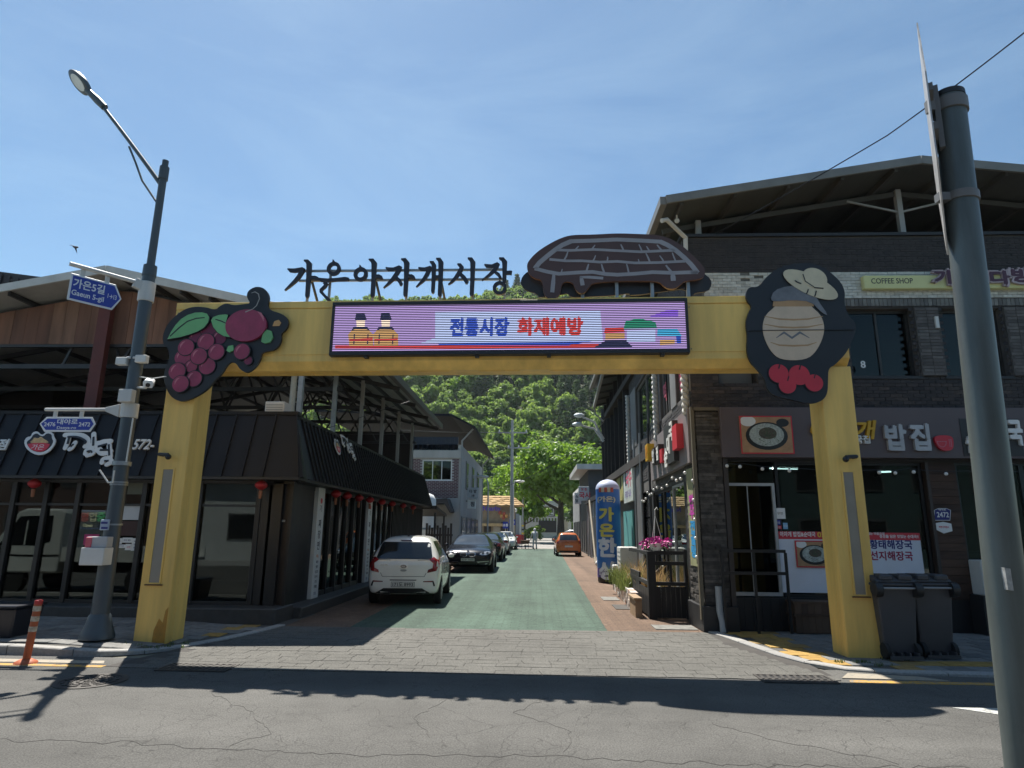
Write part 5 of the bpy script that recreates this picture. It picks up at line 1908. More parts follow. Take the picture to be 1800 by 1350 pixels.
# corrugated and side ground floor: dark boards, glazed doors
wall_with_holes('side_ground_wall', FX, ux(1062, 900), -.5, 0.0, 2.86, [(ux(1150, 950), ux(1205, 950), .25, 2.6), (ux(1128, 950), ux(1146, 950), .6, 2.75)], -.2, -.02, PLBLK, rb)
a, b = ux(1150, 950), ux(1205, 950)
LG = mat('light_alu_frame', (.42, .43, .43), .4, metal=.4)
for i in range(3):
 p, q = a + (b - a) * i / 3, a + (b - a) * (i + 1) / 3
 window(FX, (p, q, .25, 2.6), 'sliding_door', 1, GLASS, LG if i == 2 else WFR, rb, .08 - .03 * (i == 2))
for i in range(2):
 for j in range(3):
  mb = MB()
  p, q = ux(1128, 950), ux(1146, 950)
  mb.fbox(FX, p + (q - p) * i / 2 + .03, p + (q - p) * (i + 1) / 2 - .03, .62 + j * .7, 1.28 + j * .7, -.1, -.06)
  mb.build('vinyl_panel', mat('crinkled_vinyl', (.045, .045, .047), .25, var=.4, scale=5, bump=.9, bscale=9), rb)
mb = MB()
mb.fbox(FX, ux(1130, 840), ux(1116, 840), .3, 4.1, 0.0, .035)
mb.build('grey_sheet', mat('grey_sheet', (.12, .12, .12), .6, var=.2), rb)
for pp in (1120, 1131, 1147):
 mb = MB()
 c = FX.uv(pp, 860)
 mb.tube([FX.w(c[0], 0.1, .06), FX.w(c[0], 4.4, .06)], .03, 8)
 mb.build('downpipe', GREY if pp != 1147 else DARK, rb)
# black fins over the far half of the side, under a lower eave
f0, f1 = ux(1062, 760), ux(1108, 740)
for i in range(7):
 uu = f0 + (f1 - f0) * (i / 6.5)
 mb = MB()
 mb.fbox(FX, uu, uu + .09, 3.1, 7.6, -.3, .14)
 mb.build('fin', mat('black_fin', (.016, .016, .02), .5, var=.2), rb)
 if i < 6:
  mb = MB()
  mb.fbox(FX, uu + .09, uu + (f1 - f0) / 6.5, 3.1, 7.6, -.32, -.28)
  mb.build('fin_panel', mat('black_recess', (.012, .012, .015), .6), rb)
mb = MB()
mb.box(3.4, XR, 27.0, 27.5, 0, 7.4)
mb.build('rear_wall', INT, rb)
# yellow and white shop boards along the far side
fb = FX.sh(.12)
for px0, px1, z0, z1, ma, lab, tx in ((1096, 1112, 2.55, 3.75, mat('pale_sign', (.5, .55, .5), .5, var=.1), 'white board with pink lettering over the side entrance of the brick building', '국수'), (1084, 1095, 2.7, 3.62, mat('olive_yellow_sign', (.42, .38, .14), .5), 'olive yellow board beyond the pink lettered board', None), (1072, 1083.5, 2.7, 3.55, mat('olive_yellow_sign', ()), 'farther olive yellow board beside the blue inflatable', None)):
 a, b = fb.uv(px0, 850)[0], fb.uv(px1, 850)[0]
 t = thing('shop_board', lab, 'shop sign', tuple(fb.w(a, z0, 0)))
 mb = MB()
 mb.fbox(fb, min(a, b), max(a, b) - .03, z0, z1, -.11, 0)
 mb.build('board', ma, t)
 if tx:
  text('lettering', tx, fb, (a + b) / 2 + .3, z1 - .45, .55, PNKT, t, .004, bold=.04, width=1.5)
  text('lettering', '커피 식사', fb, (a + b) / 2, z0 + .25, .28, mat('violet_lettering', (.2, .12, .4), .5), t, .004, width=1.7)
  text('lettering', '맛집', fb, a + .8, z1 - .5, .3, NAVY, t, .004)
# teal hoarding
mb = MB()
mb.fbox(FX, ux(1100, 960), ux(1116, 960), .2, 2.3, 0.0, .05)
tag(mb.build('teal_panel', mat('teal_sheet', (.10, .33, .31), .5, var=.12)), 'teal sheet panel standing between the inflatable and the black screens', 'panel')
# ---- roof: low pitched sheets on posts above the parapet
random.seed(3)
RE = Vector((2.42, 0, 7.67))
RR = Vector((7.15, 0, 8.43))
RW = Vector((15.5, 0, 7.45))
UND = mat('green_grey_underside', (.075, .082, .078), .6, var=.25, scale=1.5)
def roofslope(a, b, y0, y1, n):
 for i in range(n):
  t0, t1 = i / n, (i + 1) / n
  p, q = a.lerp(b, t0), a.lerp(b, t1)
  mb = MB()
  sk = .027 * 0
  mb.hexa([(p.x, y0, p.z), (q.x - .004, y0, q.z), (q.x - .004, y1, q.z), (p.x, y1, p.z), (p.x, y0, p.z + .05), (q.x - .004, y0, q.z + .05), (q.x - .004, y1, q.z + .05), (p.x, y1, p.z + .05)])
  mb.build('roof_sheet', UND, rb)
Y0, Y1 = 10.95, 27.2
roofslope(RE, RR, Y0, Y1, 12)
roofslope(RR, RW, Y0, Y1, 18)
for a, b in ((RE, RR), (RR, RW)):
 mb = MB()
 mb.bar((a.x, Y0 - .03, a.z + .0), (b.x, Y0 - .03, b.z + .0), .05, .16)
 mb.build('verge_trim', mat('grey_verge', (.17, .17, .16), .5, var=.2), rb)
mb = MB()
mb.bar((RE.x - .05, Y0, RE.z), (RE.x - .05, Y1, RE.z), .12, .16)
mb.build('eaves_gutter', mat('grey_verge', ()), rb)
for i in range(13):
 x = RE.x + .3 + i * 1.0
 z = (RE.lerp(RR, (x - RE.x) / (RR.x - RE.x)) if x < RR.x else RR.lerp(RW, (x - RR.x) / (RW.x - RR.x))).z
 mb = MB()
 mb.bar((x, Y0 + .05, z - .06), (x, 20, z - .06), .06, .11)
 mb.build('rafter', mat('rafter_grey', (.06, .062, .06), .6), rb)
for y in (11.9, 14.2):
 for a, b in ((RE, RR), (RR, RW)):
  mb = MB()
  mb.bar((a.x + .1, y, a.z - .17), (b.x, y, b.z - .17), .08, .1)
  mb.build('purlin', mat('rafter_grey', ()), rb)
for px in (1233, 1599):
 a = FR.uv(px, 400)[0]
 x = 2.85 + a
 z = RE.lerp(RR, min(1, (x - RE.x) / (RR.x - RE.x))).z
 mb = MB()
 mb.fbox(FR, a - .05, a + .05, 7.28, z - .1, -.3, -.2)
 mb.build('roof_post', GREY, rb)
a = FR.uv(1599, 400)[0]
for s in (-1, 1):
 mb = MB()
 mb.bar(FR.w(a, 7.85, -.25), FR.w(a + s * 1.0, 8.1, -.25), .035, .035)
 mb.build('brace', GREY, rb)
mb = MB()
q = [PY(1163, 388, 11.1), PY(1172, 386, 11.15), PY(1205, 418, 11.5), PY(1206, 470, 11.56)]
mb.tube(q, .045, 8)
mb.build('downpipe', LGREY, rb, smooth=True)
c = PY(1190, 388, 11.4)
mb = MB()
mb.ball(c, .05, 10)
mb.tube([c, c + Vector((.0, 0, .25))], .015, 6)
tag(mb.build('dome_camera', OFFW, smooth=True), 'white dome camera hung under the roof eave of the brick building', 'camera')
mb = MB()
mb.box(3.2, XR, 19.8, 20.0, 6.6, 8.0)
mb.build('loft_wall', INT, rb)
# lower far eave over the fins
mb = MB()
e0, e1 = Vector((2.25, 17.6, 7.35)), Vector((2.75, 30.0, 7.35))
mb.hexa([e0, e1, e1 + Vector((1.6, 0, .35)), e0 + Vector((1.6, 0, .35)), e0 + Vector((0, 0, .05)), e1 + Vector((0, 0, .05)), e1 + Vector((1.6, 0, .4)), e0 + Vector((1.6, 0, .4))])
mb.build('eave_sheet', UND, rb)
mb = MB()
mb.bar(e0 + Vector((0, 0, .02)), e1 + Vector((0, 0, .02)), .1, .14)
mb.tube([e1, e1 + Vector((.05, .1, -.3)), e1 + Vector((.6, .1, -.8))], .04, 6)
mb.build('gutter', GREY, rb)
for i in range(9):
 p = e0.lerp(e1, (i + .5) / 9)
 mb = MB()
 mb.bar(p + Vector((.05, 0, -.03)), p + Vector((1.5, 0, .27)), .06, .08)
 mb.build('rafter', mat('rafter_grey', ()), rb)
# ---- stone corner pillar built of split slate courses
SLATE = pieces('split_slate', [(.030, .028, .026), (.06, .054, .048), (.10, .09, .08), (.04, .036, .033)], .8, var=.4, scale=12, bump=.6, bscale=30)
cp = thing('slate_pillar', 'corner pillar faced with rough dark slate strips', 'pillar', (3.05, 11.5, 0))
mb = MB()
mb.box(2.87, 3.30, 11.50, 12.4, 0.42, 3.80)
mb.build('core', PLBLK, cp)
mb = MB()
mb.box(2.80, 3.40, 11.40, 12.5, 0.0, .42)
mb.build('footing', PLBLK, cp, bevel=.01)
random.seed(12)
z = .43
while z < 3.76:
 h = random.uniform(.04, .075)
 for fr, ln in ((Fr((2.87, 11.5, 0)), .43), (Fr((2.87, 11.5, 0), (0, -1, 0)), -.9)):
  x = 0 if ln > 0 else ln
  end = ln if ln > 0 else 0
  while x < end - .02:
   w = min(random.uniform(.16, .5), end - x)
   q = MB()
   q.fbox(fr, x + .001, x + w - .004, z, z + h - .004, 0.0, random.uniform(.008, .032))
   q.build('slate_strip', SLATE, cp)
   x += w
 z += h
mb = MB()
mb.fbox(Fr((2.87, 11.5, 0)), .44, .52, .42, 3.8, -.1, .03)
mb.build('edge_trim', mat('dark_brown_trim', (.05, .04, .035), .6), cp)
mb = MB()
mb.fbox(Fr((2.84, 11.47, 0)), -.06, .0, .2, 3.84, -.06, .02)
mb.build('corner_trim', mat('olive_brown_trim', (.13, .11, .075), .6, var=.2), cp)
mb = MB()
mb.fbox(Fr((2.87, 11.5, 0)), -.05, .5, 3.78, 3.84, -.4, .05)
mb.build('cap', mat('olive_brown_trim', ()), cp)
# colourful upright board on the pillar's street face
fv = Fr((2.83, 11.58, 0), (0, -1, 0))
vb = thing('menu_board', 'tall narrow board with magenta and blue lettering on the slate pillar', 'board', tuple(fv.w(-.3, 1.2, 0)))
mb = MB()
mb.fbox(fv, -.62, -.02, 1.05, 2.78, -.02, .008)
mb.build('board', mat('pale_olive_board', (.30, .30, .16), .6, var=.2), vb)
for q, (ch, z, ma) in enumerate((('한', 2.2, mat('magenta_lettering', (.5, .05, .35), .5)), ('우', 1.98, mat('magenta_lettering', ())), ('전', 1.74, mat('cyan_lettering', (.03, .3, .6), .5)), ('골', 1.52, mat('cyan_lettering', ())), ('탕', 1.3, mat('cyan_lettering', ())))):
 text('lettering', ch, fv, -.32, z, .20, ma, vb, .004, .008, bold=.05, width=.34)
# ---- brown sign band over the front
FB_ = FR.sh(.22)
b0 = FB_.uv(1268, 765)[0]
bz0, bz1 = 2.93, 3.83
fs_ = thing('front_sign', 'long brown shop sign with grey and white raised letters over the front windows', 'shop sign', tuple(FB_.w(3, bz0, 0)))
mb = MB()
mb.fbox(FB_, b0, XR - 3.2, bz0, bz1, -.215, 0)
mb.build('sheet', BRSIGN, fs_, bevel=.008)
def sl(ch, px0, px1, py0, py1, ma, bold=.03, dep=.06, shear=0, nm='letter'):
 p, q = FB_.uv(px0, py0), FB_.uv(px1, py1)
 text(nm, ch, FB_, (p[0] + q[0]) / 2, (p[1] + q[1]) / 2, p[1] - q[1], ma, fs_, dep, .0, bold=bold, width=q[0] - p[0], shear=shear)
GL = mat('silver_letter', (.42, .42, .43), .4, metal=.2)
sl('아자개', 1424, 1540, 740, 772, YLB, .03, .06, .2)
sl('순대국집', 1470, 1527, 766, 780, WHITE, .03)
sl('밥', 1552, 1592, 748, 791, GL, .045)
sl('집', 1596, 1633, 747, 791, GL, .045)
sl('순', 1694, 1728, 757, 796, WHITE, .05)
sl('대', 1732, 1762, 750, 792, WHITE, .05)
sl('국', 1766, 1796, 741, 782, WHITE, .05)
p, q = FB_.uv(1640, 766), FB_.uv(1674, 793)
mb = MB()
mb.prism(FB_, smooth_poly([(p[0], p[1]), (q[0], p[1]), (q[0] + .01, (p[1] + q[1]) / 2), (q[0] - .03, q[1]), (p[0] + .06, q[1]), (p[0] - .02, p[1] - .1)], 2), 0.0, .06)
rbx = mb.build('red_bowl_mark', RED, fs_)
FQ = FB_.sh(.06)
cx, cy = (p[0] + q[0]) / 2 - .05, (p[1] + q[1]) / 2
mb = MB()
for a0, a1, st in ((pi, 2 * pi, 10),):
 pts = [(cx + cos(a0 + (a1 - a0) * i / st) * .075, cy + .02 + sin(a0 + (a1 - a0) * i / st) * .09, .012) for i in range(st + 1)]
 mb.stroke(FQ, pts, 0, .003)
mb.stroke(FQ, [(cx - .085, cy + .025, .012), (cx + .085, cy + .025, .012)], 0.0005, .0036)
mb.stroke(FQ, [(cx + .13, cy - .07, .012), (cx + .13, cy + .07, .012)], 0, .003)
mb.stroke(FQ, [(cx + .16, cy - .07, .012), (cx + .16, cy + .07, .018)], 0, .003)
mb.build('bowl_line', PINK, rbx)
p, q = FB_.uv(1685, 736), FB_.uv(1800, 800)
mb = MB()
mb.fbox(FB_, p[0], q[0], q[1] - .02, p[1], 0.0005, .012)
mb.build('letter_panel', mat('charcoal_box', ()), fs_)
BROTH = mat('soup_print', (.40, .44, .40), .4, var=.45, scale=28)
def food(par, fr, c, d0):
 """c: four corners (u, v), top left clockwise."""
 (x0, y1), (x1, _), (_, _), (_, y0) = c
 w, h = x1 - x0, y1 - y0
 mb = MB()
 mb.fbox(fr, x0, x1, y0, y1, d0, d0 + .02)
 o = mb.build('picture', mat('wood_table_print', (.42, .25, .13), .5, var=.3, scale=5), par)
 z = d0 + .02
 def el(nm, cx, cy, rx, ma, k, ky=.8):
  mb = MB()
  mb.disc(fr, (x0 + w * cx, y0 + h * cy), w * rx, z, z + k, 26, ky * h / w * 1.15)
  return mb.build(nm, ma, par)
 el('side_plate', .16, .86, .15, WHITE, .002)
 el('side_dish', .82, .82, .12, PLBLK, .002)
 el('pot', .50, .47, .40, mat('black_pot_print', (.02, .022, .022), .4), .003)
 el('soup', .50, .50, .33, BROTH, .0045)
 el('garnish', .52, .54, .17, mat('garnish_print', (.10, .085, .06), .6, var=.6, scale=40), .006)
 mb = MB()
 rng = random.Random(4)
 for _ in range(14):
  a = rng.uniform(0, 6.28)
  r = rng.uniform(.02, .26) * w
  p = (x0 + w * .5 + cos(a) * r, y0 + h * .5 + sin(a) * r * .75)
  mb.stroke(fr, [p + (.008 * w,), (p[0] + rng.uniform(-.08, .08) * w, p[1] + rng.uniform(-.08, .08) * w, .018 * w), (p[0] + rng.uniform(-.1, .1) * w, p[1] + rng.uniform(-.1, .1) * w, .006 * w)], z + .0062, z + .0072)
 mb.build('scallion', mat('scallion_print', (.06, .11, .05), .5, var=.4), par)
 for r in ((x0, x1, y0, y0 + .02), (x0, x1, y1 - .02, y1), (x0, x0 + .02, y0 + .02, y1 - .02), (x1 - .02, x1, y0 + .02, y1 - .02)):
  mb = MB()
  mb.fbox(fr, *r, z, z + .004)
  mb.build('picture_border', RED, par)
p, q = FB_.uv(1299, 731, .02), FB_.uv(1397, 798, .02)
food(fs_, FB_, [p, (q[0], p[1]), q, (p[0], q[1])], .0005)
# ---- ground floor front
FRM2 = mat('black_shopfront_frame', (.014, .014, .015), .45, var=.2)
gz1 = 2.88
d0, d1 = u(1270, 900), u(1366, 900)
w0, w1 = u(1370, 900), u(1632, 900)
p0, p1 = u(1634, 900), u(1688, 900)
r0, r1 = u(1692, 900), XR - 3.2
mb = MB()
mb.fbox(FR, .5, XR - 3.2, gz1, 3.8, -.2, -.001)
mb.build('front_header', FRM2, rb)
mb = MB()
mb.fbox(FR, .52, XR - 3.2, 0.0, .56, -.25, .0)
mb.build('front_base', mat('black_board_base', (.013, .013, .014), .55, var=.3), rb)
for i in range(14):
 a = .55 + i * .15
 mb = MB()
 mb.fbox(FR, a, a + .142, 0.02, .55, .0005, .012)
 mb.build('base_board', mat('black_board_base', ()), rb)
mb = MB()
mb.fbox(FR, .43, d0, .56, gz1, -.2, 0)
mb.build('door_jamb', FRM2, rb)
dr = None
mb = MB()
for r in ((d0, d0 + .05, .58, 2.5), (d1 - .05, d1, .58, 2.5), (d0 + .05, d1 - .05, 2.45, 2.5), (d0 + .05, d1 - .05, .58, .64)):
 mb.fbox(FR, *r, -.1, -.03)
dr = mb.build('sliding_door', LG, rb)
for i in range(2):
 a, b = d0 + .05 + (d1 - d0 - .1) * i / 2, d0 + .05 + (d1 - d0 - .1) * (i + 1) / 2
 mb = MB()
 mb.fbox(FR, a + .006, b - .006, .64, 2.45, -.075, -.065)
 mb.build('door_pane', glass('dark_glass', (.06, .07, .075), 1.5), dr)
mb = MB()
mb.fbox(FR, (d0 + d1) / 2 - .008, (d0 + d1) / 2 + .008, .64, 2.45, -.08, -.05)
mb.build('door_bar', LG, dr)
mb = MB()
mb.fbox(FR, d0, d1, 2.5, gz1, -.08, -.07)
mb.build('fanlight', GLASS, rb)
for a, b in ((w0, (w0 + w1) / 2 - .03), ((w0 + w1) / 2 + .03, w1)):
 window(FR, (a, b, .56, gz1), 'shop_window', 1, GLASS, FRM2, rb, .08, .05)
mb = MB()
mb.fbox(FR, (w0 + w1) / 2 - .03, (w0 + w1) / 2 + .03, .56, gz1, -.15, -.03)
mb.build('mullion', FRM2, rb)
mb = MB()
mb.fbox(FR, p0, p1, .56, gz1, -.2, .015)
pl = mb.build('timber_pillar', mat('dark_timber', (.035, .02, .013), .7), rb)
PB = pieces('pillar_block', [(.05, .026, .017), (.08, .044, .028), (.035, .019, .013)], .7, var=.35, grain=(.2, 1, 1))
z = .57
while z < gz1 - .1:
 mb = MB()
 mb.fbox(FR, p0 + .06, p1 - .005, z, z + .125, .015, .028 + random.uniform(0, .008))
 mb.build('timber_block', PB, pl)
 z += .132
mb = MB()
mb.fbox(FR, p0 - .0, p0 + .05, .0, gz1, .016, .05)
mb.build('edge_trim', mat('dark_brown_trim', ()), pl)
x = r0
k = 0
while x < r1 - .3:
 window(FR, (x, min(r1, x + 1.15), .3 if k else .56, gz1), 'shop_window', 1, GLASS, mat('teal_dark_frame', (.02, .03, .03), .4), rb, .08, .04)
 x += 1.15
 k += 1
# inside of the shop
mb = MB()
mb.box(3.3, XR, 11.9, 16.0, .3, .4)
mb.build('shop_floor', mat('shop_floor', ()), rb)
mb = MB()
mb.box(3.3, XR, 16.0, 16.2, .3, 3.5)
mb.build('inner_wall', INT, rb)
mb = MB()
mb.box(3.25, 3.3, 12.0, 16.2, .3, 3.5)
mb.build('inner_wall', INT, rb)
TUBE = emit('tube_light', (.75, .95, .9), 6)
for px0, py0, px1, py1 in ((1353, 823, 1402, 824), (1543, 830, 1566, 829)):
 a, b = PY(px0, py0, 13.2), PY(px1, py1, 13.2)
 t = thing('tube_lamp', ('lit fluorescent tube seen through the window near the glazed door', 'lit fluorescent tube seen through the window beside the gate pillar')[px0 > 1500], 'lamp', tuple(a), 'fluorescent tubes in the right hand shop')
 mb = MB()
 mb.tube([a, b], .016, 8)
 mb.build('tube', TUBE, t)
 mb = MB()
 mb.bar(a + Vector((0, 0, .04)), b + Vector((0, 0, .04)), .06, .03)
 mb.build('fitting', OFFW, t)
 mb = MB()
 mb.bar((a + b) / 2 + Vector((0, 0, .05)), (a + b) / 2 + Vector((0, 0, .42)), .02, .02)
 mb.build('hanger', OFFW, t)
mb = MB()
mb.box(4.4, 9.4, 13.8, 14.4, .4, 1.3)
tag(mb.build('counter', mat('teal_counter', (.08, .20, .20), .5, var=.2)), 'dull teal counter inside the front window of the brick building', 'counter')
# banners hung inside the lower window
FWi = FR.sh(-.055)
def banner(lab, px0, py0, px1, py1, items, split):
 a, b = FWi.uv(px0, py0), FWi.uv(px1, py1)
 x0, x1, y1, y0 = a[0], b[0], a[1], b[1]
 t = thing('window_banner', lab, 'banner', tuple(FWi.w((x0 + x1) / 2, y0, 0)))
 mb = MB()
 mb.fbox(FWi, x0, x1, y0, y1 - split, -.004, .0)
 mb.build('sheet', mat('banner_white', (.66, .68, .74), .6, var=.05), t)
 mb = MB()
 mb.fbox(FWi, x0, x1, y1 - split, y1, -.004, .001)
 mb.build('red_strip', RED, t)
 for s, fx, py, h, wpx, ma in items:
  c = FWi.uv(fx, py)
  text('lettering', s, FWi, c[0], c[1], h, ma, t, .002, .001, bold=.03, width=FWi.uv(fx + wpx / 2, py)[0] - FWi.uv(fx - wpx / 2, py)[0])
 return t, (x0, x1, y0, y1)
t, r = banner('white window banner with soup picture and red heading beside the glazed door', 1366, 934, 1500, 1043,
      [('아자개 밥집&순대국', 1402, 939, .085, 62, WHITE), ('054-572-', 1462, 940, .085, 50, mat('yellow_lettering', (.75, .5, .05), .5))], .13)
p, q = FWi.uv(1396, 950), FWi.uv(1466, 998)
food(t, FWi, [p, (q[0], p[1]), q, (p[0], q[1])], .001)
banner('white window banner with blue and red dish names beside the timber pillar', 1512, 936, 1630, 1044,
    [('황태해장국', 1566, 957, .15, 74, NAVY), ('선지해장국', 1567, 977, .15, 74, mat('dark_red_lettering', (.30, .01, .06), .5)), ('정성을 담은 맛있는 순대국!!', 1580, 943, .055, 68, WHITE), ('아자개는 마음으로', 1535, 938, .045, 40, WHITE)], .125)
poster('white box notice with grey mark stuck at the door edge of the window', 1361, 893, 1381, 912, WHITE, [('무인', .5, .5, .05)], PLBLK, fr=FR.sh(-.05))
poster('round blue sticker under the white box notice', 1362, 914, 1372, 923, SIGNB, [('안심', .5, .5, .04)], WHITE, cat='sticker', fr=FR.sh(-.05))
poster('pale blue square sticker low at the door edge of the window', 1376, 919, 1385, 930, mat('pale_blue', (.2, .4, .6), .5), [('식당', .5, .5, .04)], WHITE, cat='sticker', fr=FR.sh(-.05))
poster('small red sticker under the round blue sticker', 1362, 924, 1374, 930, RED, [('모범', .5, .5, .035)], WHITE, cat='sticker', fr=FR.sh(-.05))
# house number plates on the timber pillar
fp = FR.sh(.04)
def plate(lab, pts, ma, lines, tma):
 pts = [fp.uv(*p) for p in pts]
 t = thing('number_plate', lab, 'plate', tuple(fp.w(*pts[0], 0)))
 cx, cy = sum(p[0] for p in pts) / len(pts), sum(p[1] for p in pts) / len(pts)
 mb = MB()
 mb.prism(fp, [(cx + (x - cx) * 1.08, cy + (y - cy) * 1.08) for x, y in pts], -.004, .004)
 mb.build('rim', WHITE, t)
 mb = MB()
 mb.prism(fp, pts, .004, .008)
 mb.build('face', ma, t)
 for s, dy, h, w in lines:
  text('lettering', s, fp, cx, cy + dy, h, tma, t, .002, .008, bold=.02, width=w)
plate('blue house number plate 2472 on the timber pillar', [(1643, 914), (1643, 897), (1650, 894), (1663, 894), (1670, 897), (1669, 914)], NAVY, [('2472', -.03, .085, .2), ('대야로', .06, .04, .13)], WHITE)
plate('white six sided plate under the house number plate', [(1645, 930), (1646, 920), (1658, 918), (1671, 921), (1673, 933), (1659, 937)], WHITE, [('착한가격업소', 0, .035, .17)], RED)
# handrail and boxed step before the front door
hr = thing('door_handrail', 'black steel handrail in front of the glazed door', 'railing', (3.9, 11.2, 0))
fh = FR.sh(.34)
a, b = fh.uv(1268, 968), fh.uv(1380, 968)
for z in (a[1], a[1] - .36):
 mb = MB()
 mb.fbox(fh, a[0], b[0], z - .025, z + .025, -.025, .025)
 mb.build('rail', FRM2, hr)
for t_ in (0, .5, 1):
 mb = MB()
 x = a[0] + (b[0] - a[0]) * t_
 mb.fbox(fh, x - .02, x + .02, .02, a[1] - .025, -.02, .02)
 mb.build('post', FRM2, hr)
dk = thing('wooden_step_box', 'weathered brown wooden step box beside the gate pillar base', 'step', (4.7, 11.3, 0))
fd = FR.sh(.35)
a, b = fd.uv(1398, 1080)[0], fd.uv(1468, 1080)[0]
BRNW = pieces('brown_board', [(.075, .045, .028), (.10, .062, .04), (.06, .036, .024)], .8, var=.3, grain=(1, 1, .15))
for i in range(6):
 x0, x1 = a + (b - a) * i / 6, a + (b - a) * (i + 1) / 6
 for z0, z1 in ((.04, .30), (.34, .50)):
  mb = MB()
  mb.fbox(fd, x0 + .002, x1 - .002, z0, z1, -.34, random.uniform(-.004, 0))
  mb.build('board', BRNW, dk)
for z in (.30, .50):
 mb = MB()
 mb.fbox(fd, a - .02, b + .02, z + .002, z + .036, -.345, .012)
 mb.build('rail', BRNW, dk)
# outdoor unit on the right
AC0, AC1 = fd.uv(1723, 985), fd.uv(1752, 1048)
ac = thing('air_conditioner', 'white outdoor air conditioner unit with square grille behind the big grey pole', 'air conditioner', tuple(fd.w(AC0[0], AC1[1], 0)))
mb = MB()
mb.fbox(fd, AC0[0], AC0[0] + .75, AC1[1], AC0[1], -.32, 0)
mb.build('casing', OFFW, ac, bevel=.015)
for i in range(3):
 for j in range(8):
  mb = MB()
  x, z = AC0[0] + .03 + i * .085, AC1[1] + .03 + j * (AC0[1] - AC1[1] - .05) / 8
  mb.fbox(fd, x, x + .07, z, z + (AC0[1] - AC1[1]) / 8 - .02, .0005, .004)
  mb.build('grille_cell', PLBLK, ac)
mb = MB()
mb.fbox(fd, AC0[0] - .05, AC0[0] + .8, .56, AC1[1], -.34, .02)
mb.fbox(fd, AC0[0] - .05, AC0[0] + .8, 0.02, .56, -.34, .0)
mb.build('stand', PLBLK, ac)
# coffee shop fascia above the white bricks
cs = thing('coffee_sign', 'pale yellow lightbox reading COFFEE SHOP on the white brick band', 'shop sign', tuple(FR.w(4.5, 6.1, .1)))
fcs = FR.sh(.14)
a, b = fcs.uv(1517, 484), fcs.uv(1640, 507)
CSY = mat('pale_yellow_box', (.62, .62, .30), .5, var=.08)
mb = MB()
mb.fbox(fcs, a[0], XR - 5.0, b[1], a[1], -.11, 0)
mb.build('lightbox', CSY, cs, bevel=.012)
c = fcs.uv(1568, 494)
text('lettering', 'COFFEE SHOP', fcs, c[0], c[1] + .003, .105, mat('black_lettering', ()), cs, .004, 0, width=fcs.uv(1605, 494)[0] - fcs.uv(1532, 494)[0], bold=.004)
PLUM = mat('plum_letter', (.07, .02, .045), .5)
for ch, px, py in (('가', 1656, 489), ('은', 1703, 490), ('다', 1754, 490), ('방', 1792, 486)):
 c = fcs.uv(px, py)
 text('letter_rim', ch, fcs, c[0], c[1], .30, mat('pale_plum_rim', (.42, .34, .36), .5), cs, .045, .01, bold=.085, width=.40)
 text('letter', ch, fcs, c[0], c[1], .255, PLUM, cs, .01, .055, bold=.05, width=.33)
# ---- black deck fence and planter on the street side
FF = Fr((2.2, 12.95, 0))
BW = pieces('black_stained_board', [(.012, .012, .013), (.02, .019, .019), (.016, .015, .015)], .6, var=.35, grain=(1, 1, .12), spec=.4)
df = thing('deck_fence', 'black stained timber deck railing at the side entrance', 'railing', (2.5, 13, 0))
g0, g1 = FF.uv(1153, 1060)[0], FF.uv(1212, 1060)[0]
mb = MB()
mb.fbox(FF, g0 - .13, g0 + .02, 0.0, 1.26, -.15, 0)
mb.build('post', BW, df)
mb = MB()
mb.fbox(FF, g1 - .06, g1, 0.0, 1.3, -.12, 0)
mb.build('post', BW, df)
for i in range(6):
 a, b = g0 + .02 + (g1 - g0 - .08) * i / 6, g0 + .02 + (g1 - g0 - .08) * (i + 1) / 6
 mb = MB()
 mb.fbox(FF, a + .003, b - .003, 0.03, .60, -.06, -.03)
 mb.build('board', BW, df)
for z in (.62, 1.0, 1.2):
 mb = MB()
 mb.fbox(FF, g0 + .02, g1 - .06, z, z + .07, -.09, -.01)
 mb.build('rail', BW, df)
mb = MB()
mb.fbox(FF, (g0 + g1) / 2 - .02, (g0 + g1) / 2 + .02, .69, 1.0, -.07, -.03)
mb.build('baluster', BW, df)
FFs = Fr((FF.o.x + g0 - .13, 12.95, 0), (0, -1, 0))
for i in range(9):
 mb = MB()
 a = -.17 - i * .26
 mb.fbox(FFs, a - .25, a - .005, .05, .55 if i < 4 else .8, -.05, -.01)
 mb.build('board', BW, df)
for z in (.62, 1.19):
 mb = MB()
 mb.fbox(FFs, -2.6, -.16, z, z + .07, -.08, -.005)
 mb.build('rail', BW, df)
mb = MB()
mb.box(2.35, 2.84, 13.15, 17.0, .0, .32)
mb.build('deck', mat('pale_deck', (.42, .40, .34), .7, var=.2), df)
stp = thing('entry_step', 'tan wooden step below the black railing post', 'step', (2.0, 13.6, 0))
mb = MB()
mb.box(1.93, 2.06, 13.15, 13.9, 0, .34)
mb.build('riser', mat('tan_board', (.28, .19, .11), .7, var=.2), stp)
mb = MB()
mb.box(1.90, 2.06, 13.1, 13.95, .342, .375)
mb.build('tread', mat('tan_board', ()), stp)
